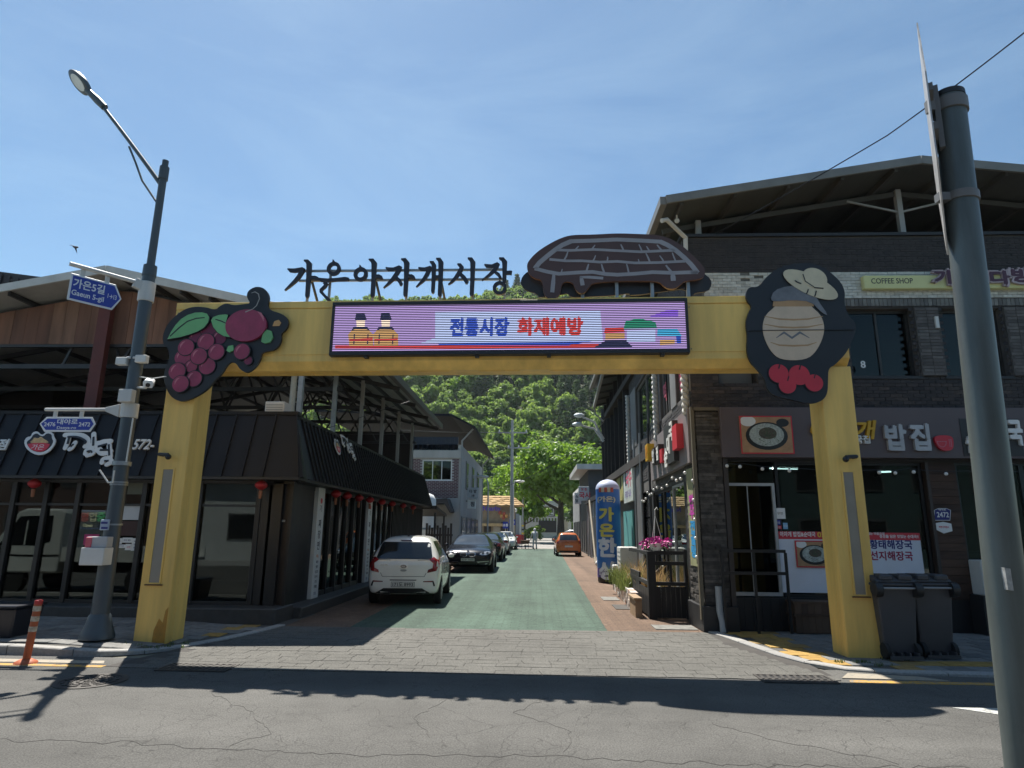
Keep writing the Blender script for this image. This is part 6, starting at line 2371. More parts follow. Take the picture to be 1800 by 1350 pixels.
# hanging petunias
PET = FF.uv(1153, 953)
pc = FF.w(PET[0] + .02, 1.34, -.1)
pt = thing('flower_pot', 'white hanging pot of magenta petunias on the railing post', 'flower pot', tuple(pc))
mb = MB()
mb.lathe([(.07, -.07), (.115, -.02), (.145, .07), (.15, .075), (.13, .072), (.11, .03)], pc, n=18)
mb.build('pot', WHITE, pt, smooth=True)
mb = MB()
rng = random.Random(8)
for _ in range(150):
 a, r = rng.uniform(0, 6.28), rng.uniform(0, .32)
 c = pc + Vector((cos(a) * r, sin(a) * r * .7, .1 + rng.uniform(-.05, .12) - r * .25))
 s = rng.uniform(.022, .036)
 n_ = Vector((rng.uniform(-1, 1), rng.uniform(-1.5, .2), rng.uniform(.1, 1))).normalized()
 t_ = n_.orthogonal().normalized()
 b_ = n_.cross(t_)
 mb.add([c - n_ * s * .4] + [c + (t_ * cos(k * 2 * pi / 6) + b_ * sin(k * 2 * pi / 6)) * s for k in range(6)], [(0, 1 + k, 1 + (k + 1) % 6) for k in range(6)])
kind(mb.build('blossoms', mat('magenta_petal', (.55, .02, .28), .5, var=.3, scale=20), pt), 'stuff')
mb = MB()
for _ in range(120):
 a, r = rng.uniform(0, 6.28), rng.uniform(.05, .31)
 c = pc + Vector((cos(a) * r, sin(a) * r * .7, .06 + rng.uniform(-.06, .1) - r * .25))
 d = Vector((rng.uniform(-1, 1), rng.uniform(-1, 1), rng.uniform(-.4, .6))).normalized() * .05
 e = d.orthogonal().normalized() * .015
 mb.add([c - e, c + e, c + d], [(0, 1, 2)])
kind(mb.build('leaves', leaf_mat('petunia_leaf', (.03, .07, .02), (.07, .14, .03)), pt), 'stuff')
mb = MB()
hook = pc + Vector((0, 0, .62))
for k in range(3):
 an = k * 2.1
 mb.tube([pc + Vector((cos(an) * .13, sin(an) * .13, .07)), hook], .006, 5)
mb.tube([hook, hook + Vector((.0, 0, .1)), hook + Vector((.04, 0, .15)), hook + Vector((.06, 0, .1))], .009, 6)
mb.build('hanger', WHITE, pt)
# white teapot ornament behind the rails
tp = FF.w(FF.uv(1171, 1003)[0], .42, -.75)
to = thing('teapot_ornament', 'white pumpkin shaped pot with lid on the deck behind the rails', 'ornament', tuple(tp))
mb = MB()
mb.lathe([(.05, -.09), (.11, -.05), (.135, .01), (.11, .07), (.05, .095)], tp, n=20)
mb.build('body', WHITE, to, smooth=True)
mb = MB()
mb.lathe([(.06, .096), (.04, .12), (.012, .13), (.02, .15), (.008, .17)], tp, n=14)
mb.build('lid', WHITE, to, smooth=True)
# planter of bricks with dry grass
pl = thing('brick_planter', 'low whitewashed brick planter filled with dry grass', 'planter', (2.3, 16.5, 0))
random.seed(21)
k0, k1 = Vector((1.98, 14.0, 0)), Vector((2.22, 19.3, 0))
fpl = Fr(k0, (k0 - k1).normalized())
Lp = (k1 - k0).length
for r in range(4):
 n = 17
 for i in range(n):
  a = -Lp + (i + (.5 if r % 2 else 0)) * Lp / n
  b = min(a + Lp / n - .012, 0)
  mb = MB()
  mb.fbox(fpl, a, b, .0 + r * .1, .092 + r * .1, -.14, random.uniform(-.008, .008))
  mb.build('brick', pieces('whitewashed_brick', [(.50, .47, .42), (.36, .24, .17), (.56, .54, .50), (.30, .17, .12)], .9, var=.3, scale=14), pl)
mb = MB()
mb.box(2.2, 2.9, 14.1, 19.2, 0.0, .36)
mb.build('soil', mat('soil', (.09, .065, .04), .95, var=.4), pl)
def grass_tuft(mb, c, n, h, sp, rng, w=.006):
 for _ in range(n):
  a = rng.uniform(0, 6.28)
  r = rng.uniform(0, sp)
  b = c + Vector((cos(a) * r, sin(a) * r, 0))
  ln = h * rng.uniform(.5, 1.1)
  lean = Vector((rng.uniform(-1, 1), rng.uniform(-1, 1), 0)) * ln * .45
  s = Vector((rng.uniform(-1, 1), rng.uniform(-1, 1), 0)).normalized() * w
  m = b + lean * .35 + Vector((0, 0, ln * .6))
  t = b + lean + Vector((0, 0, ln * rng.uniform(.75, 1)))
  mb.add([b - s, b + s, m + s * .7, m - s * .7, t], [(0, 1, 2, 3), (3, 2, 4)])
rng = random.Random(2)
mb, m2 = MB(), MB()
for i in range(60):
 y = rng.uniform(14.3, 19.2)
 c = Vector((rng.uniform(2.08 + (y - 14) * .055, 2.8), y, .34))
 grass_tuft(mb if rng.random() < .8 else m2, c, 26, rng.uniform(.3, .8), .16, rng)
for i in range(26):
 grass_tuft(m2, Vector((rng.uniform(2.0, 2.2), rng.uniform(15.2, 18.2), .3)), 22, .5, .15, rng, .009)
kind(mb.build('dry_grass', leaf_mat('dry_grass', (.34, .23, .10), (.50, .37, .17), .35), pl), 'stuff')
kind(m2.build('green_grass', leaf_mat('planter_grass', (.08, .12, .03), (.17, .20, .06), .35), pl), 'stuff')
mb = MB()
c = G(1081, 1030)
mb.box(c.x - .05, c.x + .16, c.y - .1, c.y + .25, 0, .62)
tag(mb.build('bollard_post', WHITE, bevel=.04, seg=3), 'short rounded white post at the end of the planter', 'post')
# outdoor unit beside the planter
p = PY(1089, 957, 17.6)
ac = thing('air_conditioner', 'white outdoor unit behind the dry grass at the side wall', 'air conditioner', (p.x + .3, 17.7, .3))
mb = MB()
mb.box(p.x, p.x + .46, 17.5, 18.2, .42, 1.22)
mb.build('casing', OFFW, ac, bevel=.02)
mb = MB()
mb.box(p.x + .05, p.x + .41, 17.55, 18.1, .3, .42)
mb.build('stand', DARK, ac)
for i in range(6):
 mb = MB()
 mb.box(p.x - .004, p.x - .0005, 17.58, 18.1, .52 + i * .11, .56 + i * .11)
 mb.build('slat', GREY, ac)
# string of bulbs
def bulbs(lab, pts, n, sag):
 t = thing('string_lights', lab, 'string lights', tuple(pts[0]), 'strings of white bulbs on the brick building')
 P = []
 for i in range(len(pts) - 1):
  a, b = Vector(pts[i]), Vector(pts[i + 1])
  for k in range(8):
   f = k / 8
   P.append(a.lerp(b, f) - Vector((0, 0, sag * 4 * f * (1 - f))))
 P.append(Vector(pts[-1]))
 mb = MB()
 mb.tube(P, .006, 5)
 mb.build('wire', PLBLK, t)
 for i in range(n):
  f = (i + .5) / n * (len(P) - 1)
  k = int(f)
  c = P[k].lerp(P[min(k + 1, len(P) - 1)], f - k) - Vector((0, 0, .045))
  mb = MB()
  mb.ball(c, .032, 10)
  b = mb.build('bulb', mat('frosted_bulb', (.75, .74, .7), .3, var=.03), t, smooth=True)
  mb = MB()
  mb.lathe([(.012, .025), (.012, .045)], c, n=6)
  mb.build('socket', PLBLK, b)
q = lambda px, py, d: FR.w(*FR.uv(px, py, d), d)
bulbs('string of white bulbs along the lower edge of the long brown sign', [q(1266, 812, .2), q(1308, 815, .24), q(1395, 823, .24), q(1545, 826, .24), q(1596, 824, .24), q(1700, 828, .24), q(1800, 828, .24)], 11, .02)
bulbs('string of white bulbs down the frame beside the glazed door', [q(1268, 820, .04), q(1270, 900, .04), q(1276, 960, .04), q(1277, 1000, .04)], 6, .0)
bulbs('string of white bulbs down the edge of the upright board', [fv.w(-.05, 2.75, .03), fv.w(-.04, 1.9, .03), fv.w(-.05, 1.1, .03)], 5, 0)
bulbs('string of white bulbs in loops under the side sign', [FXS.w(s1, 2.8, .05), FXS.w(s1 - 1.3, 2.72, .08), FXS.w(s0 + 1.2, 2.7, .1), FXS.w(s0, 2.62, .1), FXS.w(s0 - 1.2, 2.5, .1)], 14, .12)
# grey drain elbow at the pillar foot
mb = MB()
c = PY(1266, 1085, 11.35)
mb.tube([(c.x, 11.36, .75), (c.x, 11.36, .35), (c.x + .02, 11.30, .2), (c.x + .02, 11.28, .03)], .055, 10)
dp = tag(mb.build('drain_pipe', GREY, smooth=True), 'short grey drain pipe bent towards the pavement at the slate pillar foot', 'pipe')
# wheelie bins by the gate
BIN = mat('bin_grey_plastic', (.055, .055, .060), .5, var=.15, scale=2)
def bin_(px, py, lab, rot):
 c = G(px, py, .04)
 t = thing('wheelie_bin', lab, 'bin', (c.x, c.y + .28, .04), 'grey wheelie bins beside the gate')
 x, y, z = c.x, c.y + .28, .04
 mb = MB()
 b, w = .21, .26
 mb.hexa([(x - b, y - .22, z + .06), (x + b, y - .22, z + .06), (x + b, y + .2, z + .06), (x - b, y + .2, z + .06), (x - w, y - .29, z + .92), (x + w, y - .29, z + .92), (x + w, y + .29, z + .92), (x - w, y + .29, z + .92)])
 mb.build('body', BIN, t, bevel=.025, seg=2)
 mb = MB()
 mb.box(x - w - .02, x + w + .02, y - .31, y + .31, z + .921, z + .96)
 mb.build('rim', BIN, t, bevel=.012)
 mb = MB()
 f = Fr((x, y, z), (0, 1, 0))
 mb.prism(f, [(-.3, .962), (.28, .962), (.28, 1.0), (.1, 1.06), (-.12, 1.06), (-.3, 1.0)], -w, w)
 lid = mb.build('lid', BIN, t, bevel=.02, seg=2)
 for k in range(2):
  mb = MB()
  mb.fbox(Fr((x, y, z)), -.21 + k * .25, -.03 + k * .25, .99, 1.07, .0, .31)
  mb.build('lid_rib', BIN, lid, bevel=.02)
 mb = MB()
 mb.tube([(x - w + .03, y - .34, z + .90), (x + w - .03, y - .34, z + .90)], .014, 8)
 mb.build('handle', mat('worn_handle', (.3, .3, .3), .4), t)
 for s in (-1, 1):
  mb = MB()
  mb.lathe([(.03, -.05), (.095, -.045), (.1, 0), (.095, .045), (.03, .05)], (x + s * (w + .0), y - .30, z + .88), ax=(1, 0, 0), n=16)
  mb.build('hinge_boss', PLBLK, t, smooth=True)
  mb = MB()
  mb.lathe([(.03, -.025), (.1, -.025), (.1, .025), (.03, .025)], (x + s * .2, y - .22, z + .10), ax=(1, 0, 0), n=16)
  mb.build('wheel', TYRE, t, smooth=True)
 for k in range(4):
  mb = MB()
  a = x - .17 + k * .11
  mb.box(a, a + .02, y - .34, y - .21, z + .02, z + .09)
  mb.build('foot_rib', BIN, t)
 mb = MB()
 mb.box(x - .21, x + .21, y - .36, y - .34, z + .015, z + .055)
 mb.build('foot_bar', BIN, t)
bin_(1590, 1160, 'grey wheelie bin standing next to the gate pillar', 0)
bin_(1655, 1158, 'grey wheelie bin standing on the side of the big pole', 0)
# ------------------------------------------------------------------ further down the street
# two storey house with a brick gable wall
h2 = thing('street_house', 'grey and brick two storey house with a dark roof beyond the black restaurant', 'building', (-6.5, 45, 0))
XS = -4.65
c0, c1 = PX(808, 900, XS).y, PX(846, 900, XS).y
HZ = 6.75
FH = Fr((XS, c0, 0))
FHS = Fr((XS, c0, 0), (0, 1, 0))
WALLW = mat('aged_white_wall', (.48, .47, .44), .8, var=.2, scale=.8, streak=True)
WALLG = mat('grey_render_wall', (.30, .31, .32), .85, var=.18, scale=.8, streak=True)
hz = lambda py: FH.uv(780, py)[1]
wz0, wz1 = hz(845), hz(808)
wa, wb_ = FH.uv(742, 820)[0], FH.uv(795, 820)[0]
wc, wd = FH.uv(690, 820)[0], FH.uv(738, 820)[0]
hs = [(wa, wb_, wz0, wz1)]
b0, b1 = hz(875), hz(806)
wall_with_holes('front_wall', FH, -9, 0, 0, HZ, hs, -.25, 0, WALLW, h2)
mb = MB()
mb.fbox(FHS, 0.002, c1 - c0, 0, HZ, -.2, .0)
mb.build('side_wall', WALLG, h2)
random.seed(31)
PBR = mat('plum_brick', (.13, .055, .06), .8, var=.5, scale=6)
mb = MB()
mb.fbox(FH, FH.uv(700, 850)[0], -.12, b0, wz0 - .02, .0005, .004)
mb.fbox(FH, wb_ + .06, -.12, wz0 - .02, b1, .0005, .004)
mb.build('mortar_bed', mat('pale_mortar', (.42, .41, .40), .9), h2)
q = MB()
rows = int((b1 - b0) / .085)
for r in range(rows):
 z = b0 + r * .085
 x = FH.uv(700, 850)[0] + (.12 if r % 2 else 0)
 while x < -.14:
  e = min(x + .22, -.13)
  if not (wa - .1 < x + .1 < wb_ + .05 and z > wz0 - .06):
   q.fbox(FH, x, e, z, z + .062, .004, .012)
  x += .245
kind(q.build('brickwork', PBR, h2), 'stuff')
window(FH, (wa, wb_, wz0, wz1), 'window', 3, GLASS2, WHITE, h2, .05, .08)
mb = MB()
mb.fbox(FH, wa + (wb_ - wa) * .66, wb_ - .1, wz0 + .1, wz1 - .1, -.2, -.16)
mb.build('green_blind', mat('green_blind', (.10, .22, .18), .7), h2)
mb = MB()
mb.fbox(FH, -9, .05, hz(806) + .02, hz(792), .0, .1)
mb.build('white_band', WALLW, h2)
mb = MB()
mb.fbox(FH, -9, -.2, hz(791), hz(768), -.1, .0)
mb.build('blue_tarpaulin', mat('dark_blue_sheet', (.012, .02, .04), .5, var=.3), h2)
for i in range(30):
 mb = MB()
 x = -8.6 + i * .28
 mb.fbox(FH, x, x + .05, hz(791), hz(769), .0005, .02)
 mb.build('sheet_rib', mat('dark_blue_sheet', ()), h2)
rz = hz(737)
mb = MB()
mb.prism(Fr((0, c0 - 1.2, 0)), [(XS - 9, rz + .25), (XS - .5, rz - .02), (XS + .95, rz - .75), (XS + .95, rz - .63), (XS - .5, rz + .12), (XS - 9, rz + .4)], -(c1 - c0 + 2.4), 0)
mb.build('roof', mat('dark_roof_sheet', (.024, .026, .030), .85, var=.2, spec=.15), h2)
for y in (c0 - .12, c1 + .05):
 mb = MB()
 mb.tube([(XS + .8, y, hz(752)), (XS + .05, y, hz(775)), (XS + .05, y, 0)], .06, 8)
 mb.build('downpipe', GREY, h2)
for i in range(3):
 u0 = (c1 - c0) * (.18 + .26 * i)
 mb = MB()
 mb.fbox(FHS, u0, u0 + 1.4, wz0 - .3, wz1 + .2, .0005, .05)
 w = mb.build('window', mat('grey_window_frame', ()), h2)
 mb = MB()
 mb.fbox(FHS, u0 + .1, u0 + 1.3, wz0 - .2, wz1 + .1, .05, .06)
 mb.build('pane', mat('grey_pane', (.10, .12, .13), .15), w)
for i in range(4):
 u0 = .8 + i * 3
 mb = MB()
 mb.fbox(FHS, u0, u0 + 2.2, .3, 2.4, .0005, .06)
 w = mb.build('shop_door', mat('grey_window_frame', ()), h2)
 mb = MB()
 mb.fbox(FHS, u0 + .1, u0 + 2.1, .4, 2.3, .06, .07)
 mb.build('pane', mat('grey_pane', ()), w)
# lean-to canopy at its foot, and projecting shop boards
mb = MB()
mb.prism(FH, [(-3.6, hz(892) + .3), (-.6, hz(888) + .35), (-.3, hz(900)), (-.4, hz(902)), (-.75, hz(893) + .22), (-3.6, hz(897) + .25)], .0, 1.6)
mb.build('canopy', mat('dark_canopy', (.03, .03, .032), .6), h2)
mb = MB()
mb.fbox(FH, -3.2, -1.5, 0, hz(895), .001, .9)
mb.build('porch', mat('cream_wall', (.50, .46, .36), .8, var=.15), h2)
def proj_sign(lab, px0, py0, px1, py1, y, ma, lines, tma, grp=None):
 a, b = PY(px0, py0, y), PY(px1, py1, y)
 fr = Fr((0, y, 0))
 t = thing('projecting_sign', lab, 'shop sign', ((a.x + b.x) / 2, y, b.z))
 mb = MB()
 mb.fbox(fr, a.x, b.x, b.z, a.z, -.15, 0)
 mb.build('box', ma, t, bevel=.01)
 for s, fx, fy, h in lines:
  text('lettering', s, fr, a.x + (b.x - a.x) * fx, a.z + (b.z - a.z) * fy, h * (a.z - b.z), tma, t, .004, .001, bold=.04)
 mb = MB()
 mb.bar(((a.x + b.x) / 2, y + .07, a.z - .1), ((a.x + b.x) / 2 + (-.9 if b.x < 0 else .9), y + .07, a.z - .1), .05, .05)
 mb.build('bracket', DARK, t)
SGRY = mat('pale_grey_sign', (.45, .46, .47), .5)
proj_sign('pale grey projecting sign on the two storey house, upper of two', 822, 857, 841, 876, c0 + 3, SGRY, [('다 방', .5, .35, .3), ('2층', .5, .75, .2)], mat('black_lettering', ()))
proj_sign('white projecting sign with a dark figure mark, lower of two', 822, 878, 836, 894, c0 + 3.3, WHITE, [('점', .6, .5, .5)], mat('black_lettering', ()))
# stacked pots and tank beside the lean-to
mb = MB()
c = PX(752, 925, -5.6)
mb.lathe([(.3, 0), (.5, .1), (.5, 1.5), (.35, 1.75), (.1, 1.85)], (-5.7, 33.5, 1.6), n=18)
mb.box(-6.3, -5.1, 32.9, 34.1, 0, 1.6)
tag(mb.build('water_tank', WHITE, smooth=True), 'white water tank on a stand behind the restaurant porch', 'tank')
mb = MB()
for i in range(10):
 mb.box(-5.3 + i * .13, -5.2 + i * .13, 31.2, 31.26, 0, 1.9 - (i % 3) * .1)
mb.box(-5.3, -4.0, 31.27, 31.31, .4, .5)
mb.box(-5.3, -4.0, 31.27, 31.31, 1.3, 1.4)
tag(mb.build('timber_screen', mat('dark_batten_screen', (.05, .043, .038), .7)), 'dark timber screen beside the restaurant porch', 'screen')
# thatched shop
ty = 63.0
P_ = lambda px, py, y=ty: PY(px, py, y)
tsn = thing('thatched_shop', 'small shop with layered golden thatched roof down the street', 'building', (P_(880, 950).x, ty, 0))
THA = mat('golden_thatch', (.36, .23, .10), .9, var=.35, scale=3, bump=.8, bscale=30)
x0, x1, xe = P_(848, 900).x, P_(898, 900).x, P_(921, 900).x
zt_, ze = P_(880, 869).z, P_(880, 889).z
rows = 5
for i in range(rows):
 f0, f1 = i / rows, (i + 1) / rows
 za, zb = ze + (zt_ - ze) * f0, ze + (zt_ - ze) * f1
 ra, rb_ = xe + (x1 - xe) * f0, xe + (x1 - xe) * f1
 ya, yb = ty + 4 * f0, ty + 4 * f1
 mb = MB()
 n = 24
 vs, fs = [], []
 for k in range(n + 1):
  x = x0 - 3 + (ra - x0 + 3) * k / n
  xb = x0 - 3 + (rb_ - x0 + 3) * k / n
  w = random.uniform(-.05, .05)
  vs += [(x, ya - .15, za - .12 + w), (x, ya - .12, za + .10 + w), (xb, yb, zb + .06)]
 for k in range(n):
  for e in range(2):
   fs.append((3 * k + e, 3 * k + 3 + e, 3 * k + 4 + e, 3 * k + 1 + e))
 mb.add(vs, fs)
 m_ = 3 * n
 vs = [(ra, ya - .15, za - .12), (ra, ya - .12, za + .1), (rb_, yb, zb + .06), (rb_, yb + 4, zb + .06), (ra, yb + 7, za)]
 mb.add(vs, [(0, 4, 3, 2, 1)])
 mb.build('thatch_course', THA, tsn)
ft = Fr((0, ty + .6, 0))
mb = MB()
mb.box(x0 - 3, x1 + .2, ty + .6, ty + 6, 0, ze + .1)
mb.build('wall', mat('tan_wall', (.34, .28, .20), .8, var=.25), tsn)
for a, b, z0, z1, ma, nm in ((.05, .3, 0, 2.2, mat('dark_brown_door', ()), 'door'), (.38, .62, .2, 2.1, mat('pale_panel', (.45, .42, .36), .7), 'door'), (.66, .86, 0, 2.3, mat('dark_brown_door', ()), 'door'), (.9, 1.1, .1, 2.2, mat('navy_curtain', (.02, .05, .16), .7), 'curtain')):
 mb = MB()
 mb.fbox(ft, x0 + (x1 - x0) * a, x0 + (x1 - x0) * b, z0, z1, .001, .08)
 mb.build(nm, ma, tsn)
mb = MB()
mb.fbox(ft, x0 - .5, x0 + (x1 - x0) * .8, P_(0, 917).z, P_(0, 913).z + .05, 0, .7)
mb.build('lower_eave', mat('straw_eave', (.5, .36, .18), .8), tsn)
q = P_(863, 895)
text('lettering', 'Nearby', ft.sh(.75), q.x + .1, q.z, .55, mat('violet_sign', (.12, .08, .45), .5), tsn, .08, 0, bold=.03, width=1.7)
rng = random.Random(4)
for i, (px, py) in enumerate(((879, 901), (882, 907), (886, 903), (890, 907), (885, 910), (898, 905))):
 c = P_(px, py, ty - .2)
 mb = MB()
 mb.lathe([(.06, -.2), (.16, -.12), (.17, .1), (.06, .2)], c, n=10)
 t = tag(mb.build('paper_lantern', (mat('amber_lantern', (.55, .30, .10), .6) if i % 2 else mat('rust_lantern', (.4, .10, .06), .6)), smooth=True), 'small %s lantern hanging at the thatched shop, %s' % (('rust', 'amber')[i % 2], ('upper left', 'middle', 'upper right', 'right of the middle', 'lowest', 'outermost')[i]), 'lantern', 'lanterns of the thatched shop')
for px0, py0, px1, py1, s, lab in ((895, 913, 906, 923, '안내', 'blue notice board at the thatched shop, the one standing higher'), (884, 917, 893, 929, '소원', 'blue notice board at the thatched shop, the one standing lower')):
 a, b = P_(px0, py0, ty - 1), P_(px1, py1, ty - 1)
 t = thing('notice_board', lab, 'sign', ((a.x + b.x) / 2, ty - 1, 0))
 mb = MB()
 mb.box(a.x, b.x, ty - 1.03, ty - .98, b.z, a.z)
 mb.build('board', SIGNB, t)
 mb = MB()
 mb.tube([((a.x + b.x) / 2, ty - .95, 0), ((a.x + b.x) / 2, ty - .95, a.z - .1)], .04, 6)
 mb.build('post', GREY, t)
 text('lettering', s, Fr((0, ty - 1.03, 0)), (a.x + b.x) / 2, (a.z + b.z) / 2, (a.z - b.z) * .4, WHITE, t, .003, bold=.03)
for i, px in enumerate((893, 899, 905, 909)):
 a, b = P_(px, 897 + i * 3, ty + 7 + 3 * i), P_(px + 7, 945, ty + 7 + 3 * i)
 mb = MB()
 mb.box(a.x, b.x, ty + 7 + 3 * i, ty + 9 + 3 * i, 0, a.z)
 tag(mb.build('grey_shed', (WALLG, mat('dark_shed', (.10, .10, .10), .8), mat('blue_grey_shed', (.22, .25, .27), .7), LGREY)[i]), ('narrow grey wall', 'narrow dark wall', 'narrow blue grey wall', 'narrow pale wall')[i] + ' in the row behind the thatched shop', 'building')
# white house with balustrades closing the street
wy = 128.0
wp = lambda px, py: PY(px, py, wy)
wh = thing('white_house', 'white two storey house with balustrades closing the end of the street', 'building', (wp(965, 940).x, wy, 0))
fw = Fr((0, wy, 0))
x0, x1 = wp(922, 900).x, wp(1004, 900).x
ux0, ux1 = wp(938, 900).x, wp(979, 900).x
WW = mat('house_white', (.60, .60, .56), .8, var=.12)
zf, zm, zt2, ztop = wp(960, 920).z, wp(960, 908).z, wp(960, 890).z, wp(960, 880).z
mb = MB()
mb.fbox(fw, x0, x1, 0, zf, -8, 0)
mb.build('ground_storey', WW, wh)
mb = MB()
mb.fbox(fw, ux0 + .5, ux1 - .3, zm, zt2, -8, -1.5)
mb.build('upper_storey', mat('house_brown', (.20, .17, .15), .8, var=.2), wh)
mb = MB()
mb.fbox(fw, ux0 - .8, ux1 + .6, zt2, zt2 + .5, -8.5, -.6)
mb.build('roof_slab', WW, wh)
for (bx0, bx1, z0, z1, d) in ((x0, x1, zf, zm, 0), (ux0 - .8, ux1 + .6, zt2 + .5, ztop, -.6)):
 mb = MB()
 mb.fbox(fw, bx0, bx1, z0, z0 + .25, d - .2, d + .05)
 mb.fbox(fw, bx0, bx1, z1 - .3, z1, d - .2, d + .05)
 mb.build('balustrade_rail', WW, wh)
 n = int((bx1 - bx0) / .6)
 for i in range(n):
  mb = MB()
  x = bx0 + (i + .5) * (bx1 - bx0) / n
  mb.fbox(fw, x - .15, x + .15, z0 + .25, z1 - .3, d - .15, d)
  mb.build('baluster', WW, wh)
for a, b in ((.1, .38), (.62, .92)):
 p, q = ux0 + .5 + (ux1 - ux0 - .8) * a, ux0 + .5 + (ux1 - ux0 - .8) * b
 window(fw.sh(-1.5), (p, q, zm + .2, zt2 - .2), 'window', 2, mat('grey_pane', ()), WHITE, wh, -.06, .15)
for px0, px1, py0, py1, ma, nm in ((934, 951, 903, 907, mat('green_window', (.25, .35, .25), .6), 'window'), (962, 973, 901, 904, WHITE, 'lit_awning'), (947, 978, 915, 936, mat('dark_garage', (.03, .03, .032), .6), 'garage_opening'), (984, 998, 912, 934, mat('cream_wall', ()), 'wall_panel')):
 a, b = wp(px0, py0), wp(px1, py1)
 mb = MB()
 mb.fbox(fw, a.x, b.x, b.z, a.z, .001, .12)
 mb.build(nm, ma, wh)
# poles, wires and lamps
def up(name, lab, px, y, pyt, r, ma, arms=(), cat='utility pole', grp=None):
 b = PY(px, 930, y)
 top = PY(px, pyt, y).z
 t = thing(name, lab, cat, (b.x, y, 0), grp)
 mb = MB()
 mb.tube([(b.x, y, 0), (b.x, y, top)], [r, r * .72], 12)
 mb.build('pole', ma, t, smooth=True)
 for (dz, l0, l1, rr) in arms:
  mb = MB()
  mb.bar((b.x + l0, y - .1, top - dz), (b.x + l1, y - .1, top - dz), rr, rr)
  mb.build('cross_arm', GREY, t)
  for k in range(3):
   mb = MB()
   x = b.x + l0 + (l1 - l0) * (k + .1) / 2.2
   mb.lathe([(.04, 0), (.07, .08), (.04, .16), (.06, .2)], (x, y - .1, top - dz + rr / 2), n=8)
   mb.build('insulator', OFFW, t)
 return t, Vector((b.x, y, top))
CP = mat('concrete_pole', (.30, .31, .31), .8, var=.15)
t1, top1 = up('utility_pole', 'tall grey utility pole rising in front of the thatched roof', 899, 58, 738, .17, CP, ((1.2, -1.3, 1.4, .12), (2.6, -.4, 1.6, .1)))
t2, top2 = up('utility_pole', 'shorter concrete pole with hazard stripes standing by the walker', 919, 88, 872, .15, CP, ((.3, -.3, .5, .1),))
b = PY(919, 940, 88)
for i in range(4):
 mb = MB()
 mb.tube([(b.x, 88, .5 + i * .5), (b.x, 88, .72 + i * .5)], .165, 10)
 mb.build('hazard_stripe', (PLBLK, mat('hazard_yellow', (.6, .4, .03), .6))[i % 2], t2)
def streetlamp(lab, px, y, pyt, arm, hd, ma=WHITE, r=.07):
 b = PY(px, 930, y)
 top = PY(px, pyt, y)
 t = thing('street_lamp', lab, 'street lamp', (b.x, y, 0))
 e = PY(*arm, y)
 mb = MB()
 mb.tube([(b.x, y, 0), (b.x, y, top.z - .4), ((b.x + e.x) / 2 * .6 + b.x * .4, y, top.z + .05), (e.x, y, e.z)], [r, r * .8, r * .7, r * .6], 10)
 mb.build('pole', ma, t, smooth=True)
 mb = MB()
 mb.ball((e.x + (hd if e.x > b.x else -hd) * .5, y, e.z), hd, 12, (1.3, .6, .35))
 mb.build('lamp_head', OFFW, t, smooth=True)
streetlamp('thin pale street lamp with a drooping head in front of the grey house', 857, 50, 845, (852, 838), .4, LGREY)
streetlamp('thin street lamp arm near the tall utility pole', 902, 62, 846, (911, 846), .35, LGREY)
for k, (px, py, lab) in enumerate(((1018, 730, 'upper'), (1015, 746, 'lower'))):
 y = 24.0
 c, e = PY(px + 6, py + (2 if k else 3), y), PY(1061, 772 + k * 4, y)
 m1 = PY(1045, py + (8 if k else 12), y)
 t = thing('street_lamp', '%s of two curved white street lamp arms beside the black fins' % lab, 'street lamp', tuple(e), 'twin lamp arms')
 mb = MB()
 mb.tube([e, (m1 + e) / 2 + Vector((-.06, 0, .08)), m1, c], [.05, .045, .04, .035], 8)
 mb.build('arm', LGREY, t, smooth=True)
 mb = MB()
 mb.ball(PY(px, py, y), .16, 12, (1.3, .8, .55))
 mb.build('lamp_head', mat('pale_blue_white', (.6, .66, .68), .4), t, smooth=True)
def wire(lab, pts, r=.012, sag=.0):
 P = []
 for i in range(len(pts) - 1):
  a, b = Vector(pts[i]), Vector(pts[i + 1])
  for k in range(10):
   f = k / 10
   P.append(a.lerp(b, f) - Vector((0, 0, sag * 4 * f * (1 - f))))
 P.append(Vector(pts[-1]))
 mb = MB()
 mb.tube(P, r, 5)
 return tag(mb.build('overhead_wire', PLBLK), lab, 'wire')
wire('black wire slanting across the sky from the brick building roof to the frame edge', [PY(1258, 411, 11.5), PY(1560, 238, 9.0), PY(1810, 50, 7.2)], .010, .02)
wire('wire running from the house roof to the top of the tall utility pole', [PX(700, 756, -6), top1 - Vector((0, 0, 1.1)), Vector((9, 64, 9.4))], .02, .1)
wire('wire slanting up from the thatched shop to the brick building fins', [PY(857, 862, 50), PY(1000, 800, 34), PY(1065, 735, 26)], .018, .3)
wire('low wire from the tall utility pole to the shorter pole', [top1 - Vector((0, 0, 2.6)), top2], .02, .3)
wire('thin pale wire along the street under the restaurant roof', [PY(505, 775, 14), PY(600, 745, 15), PY(720, 705, 17)], .006, .0)
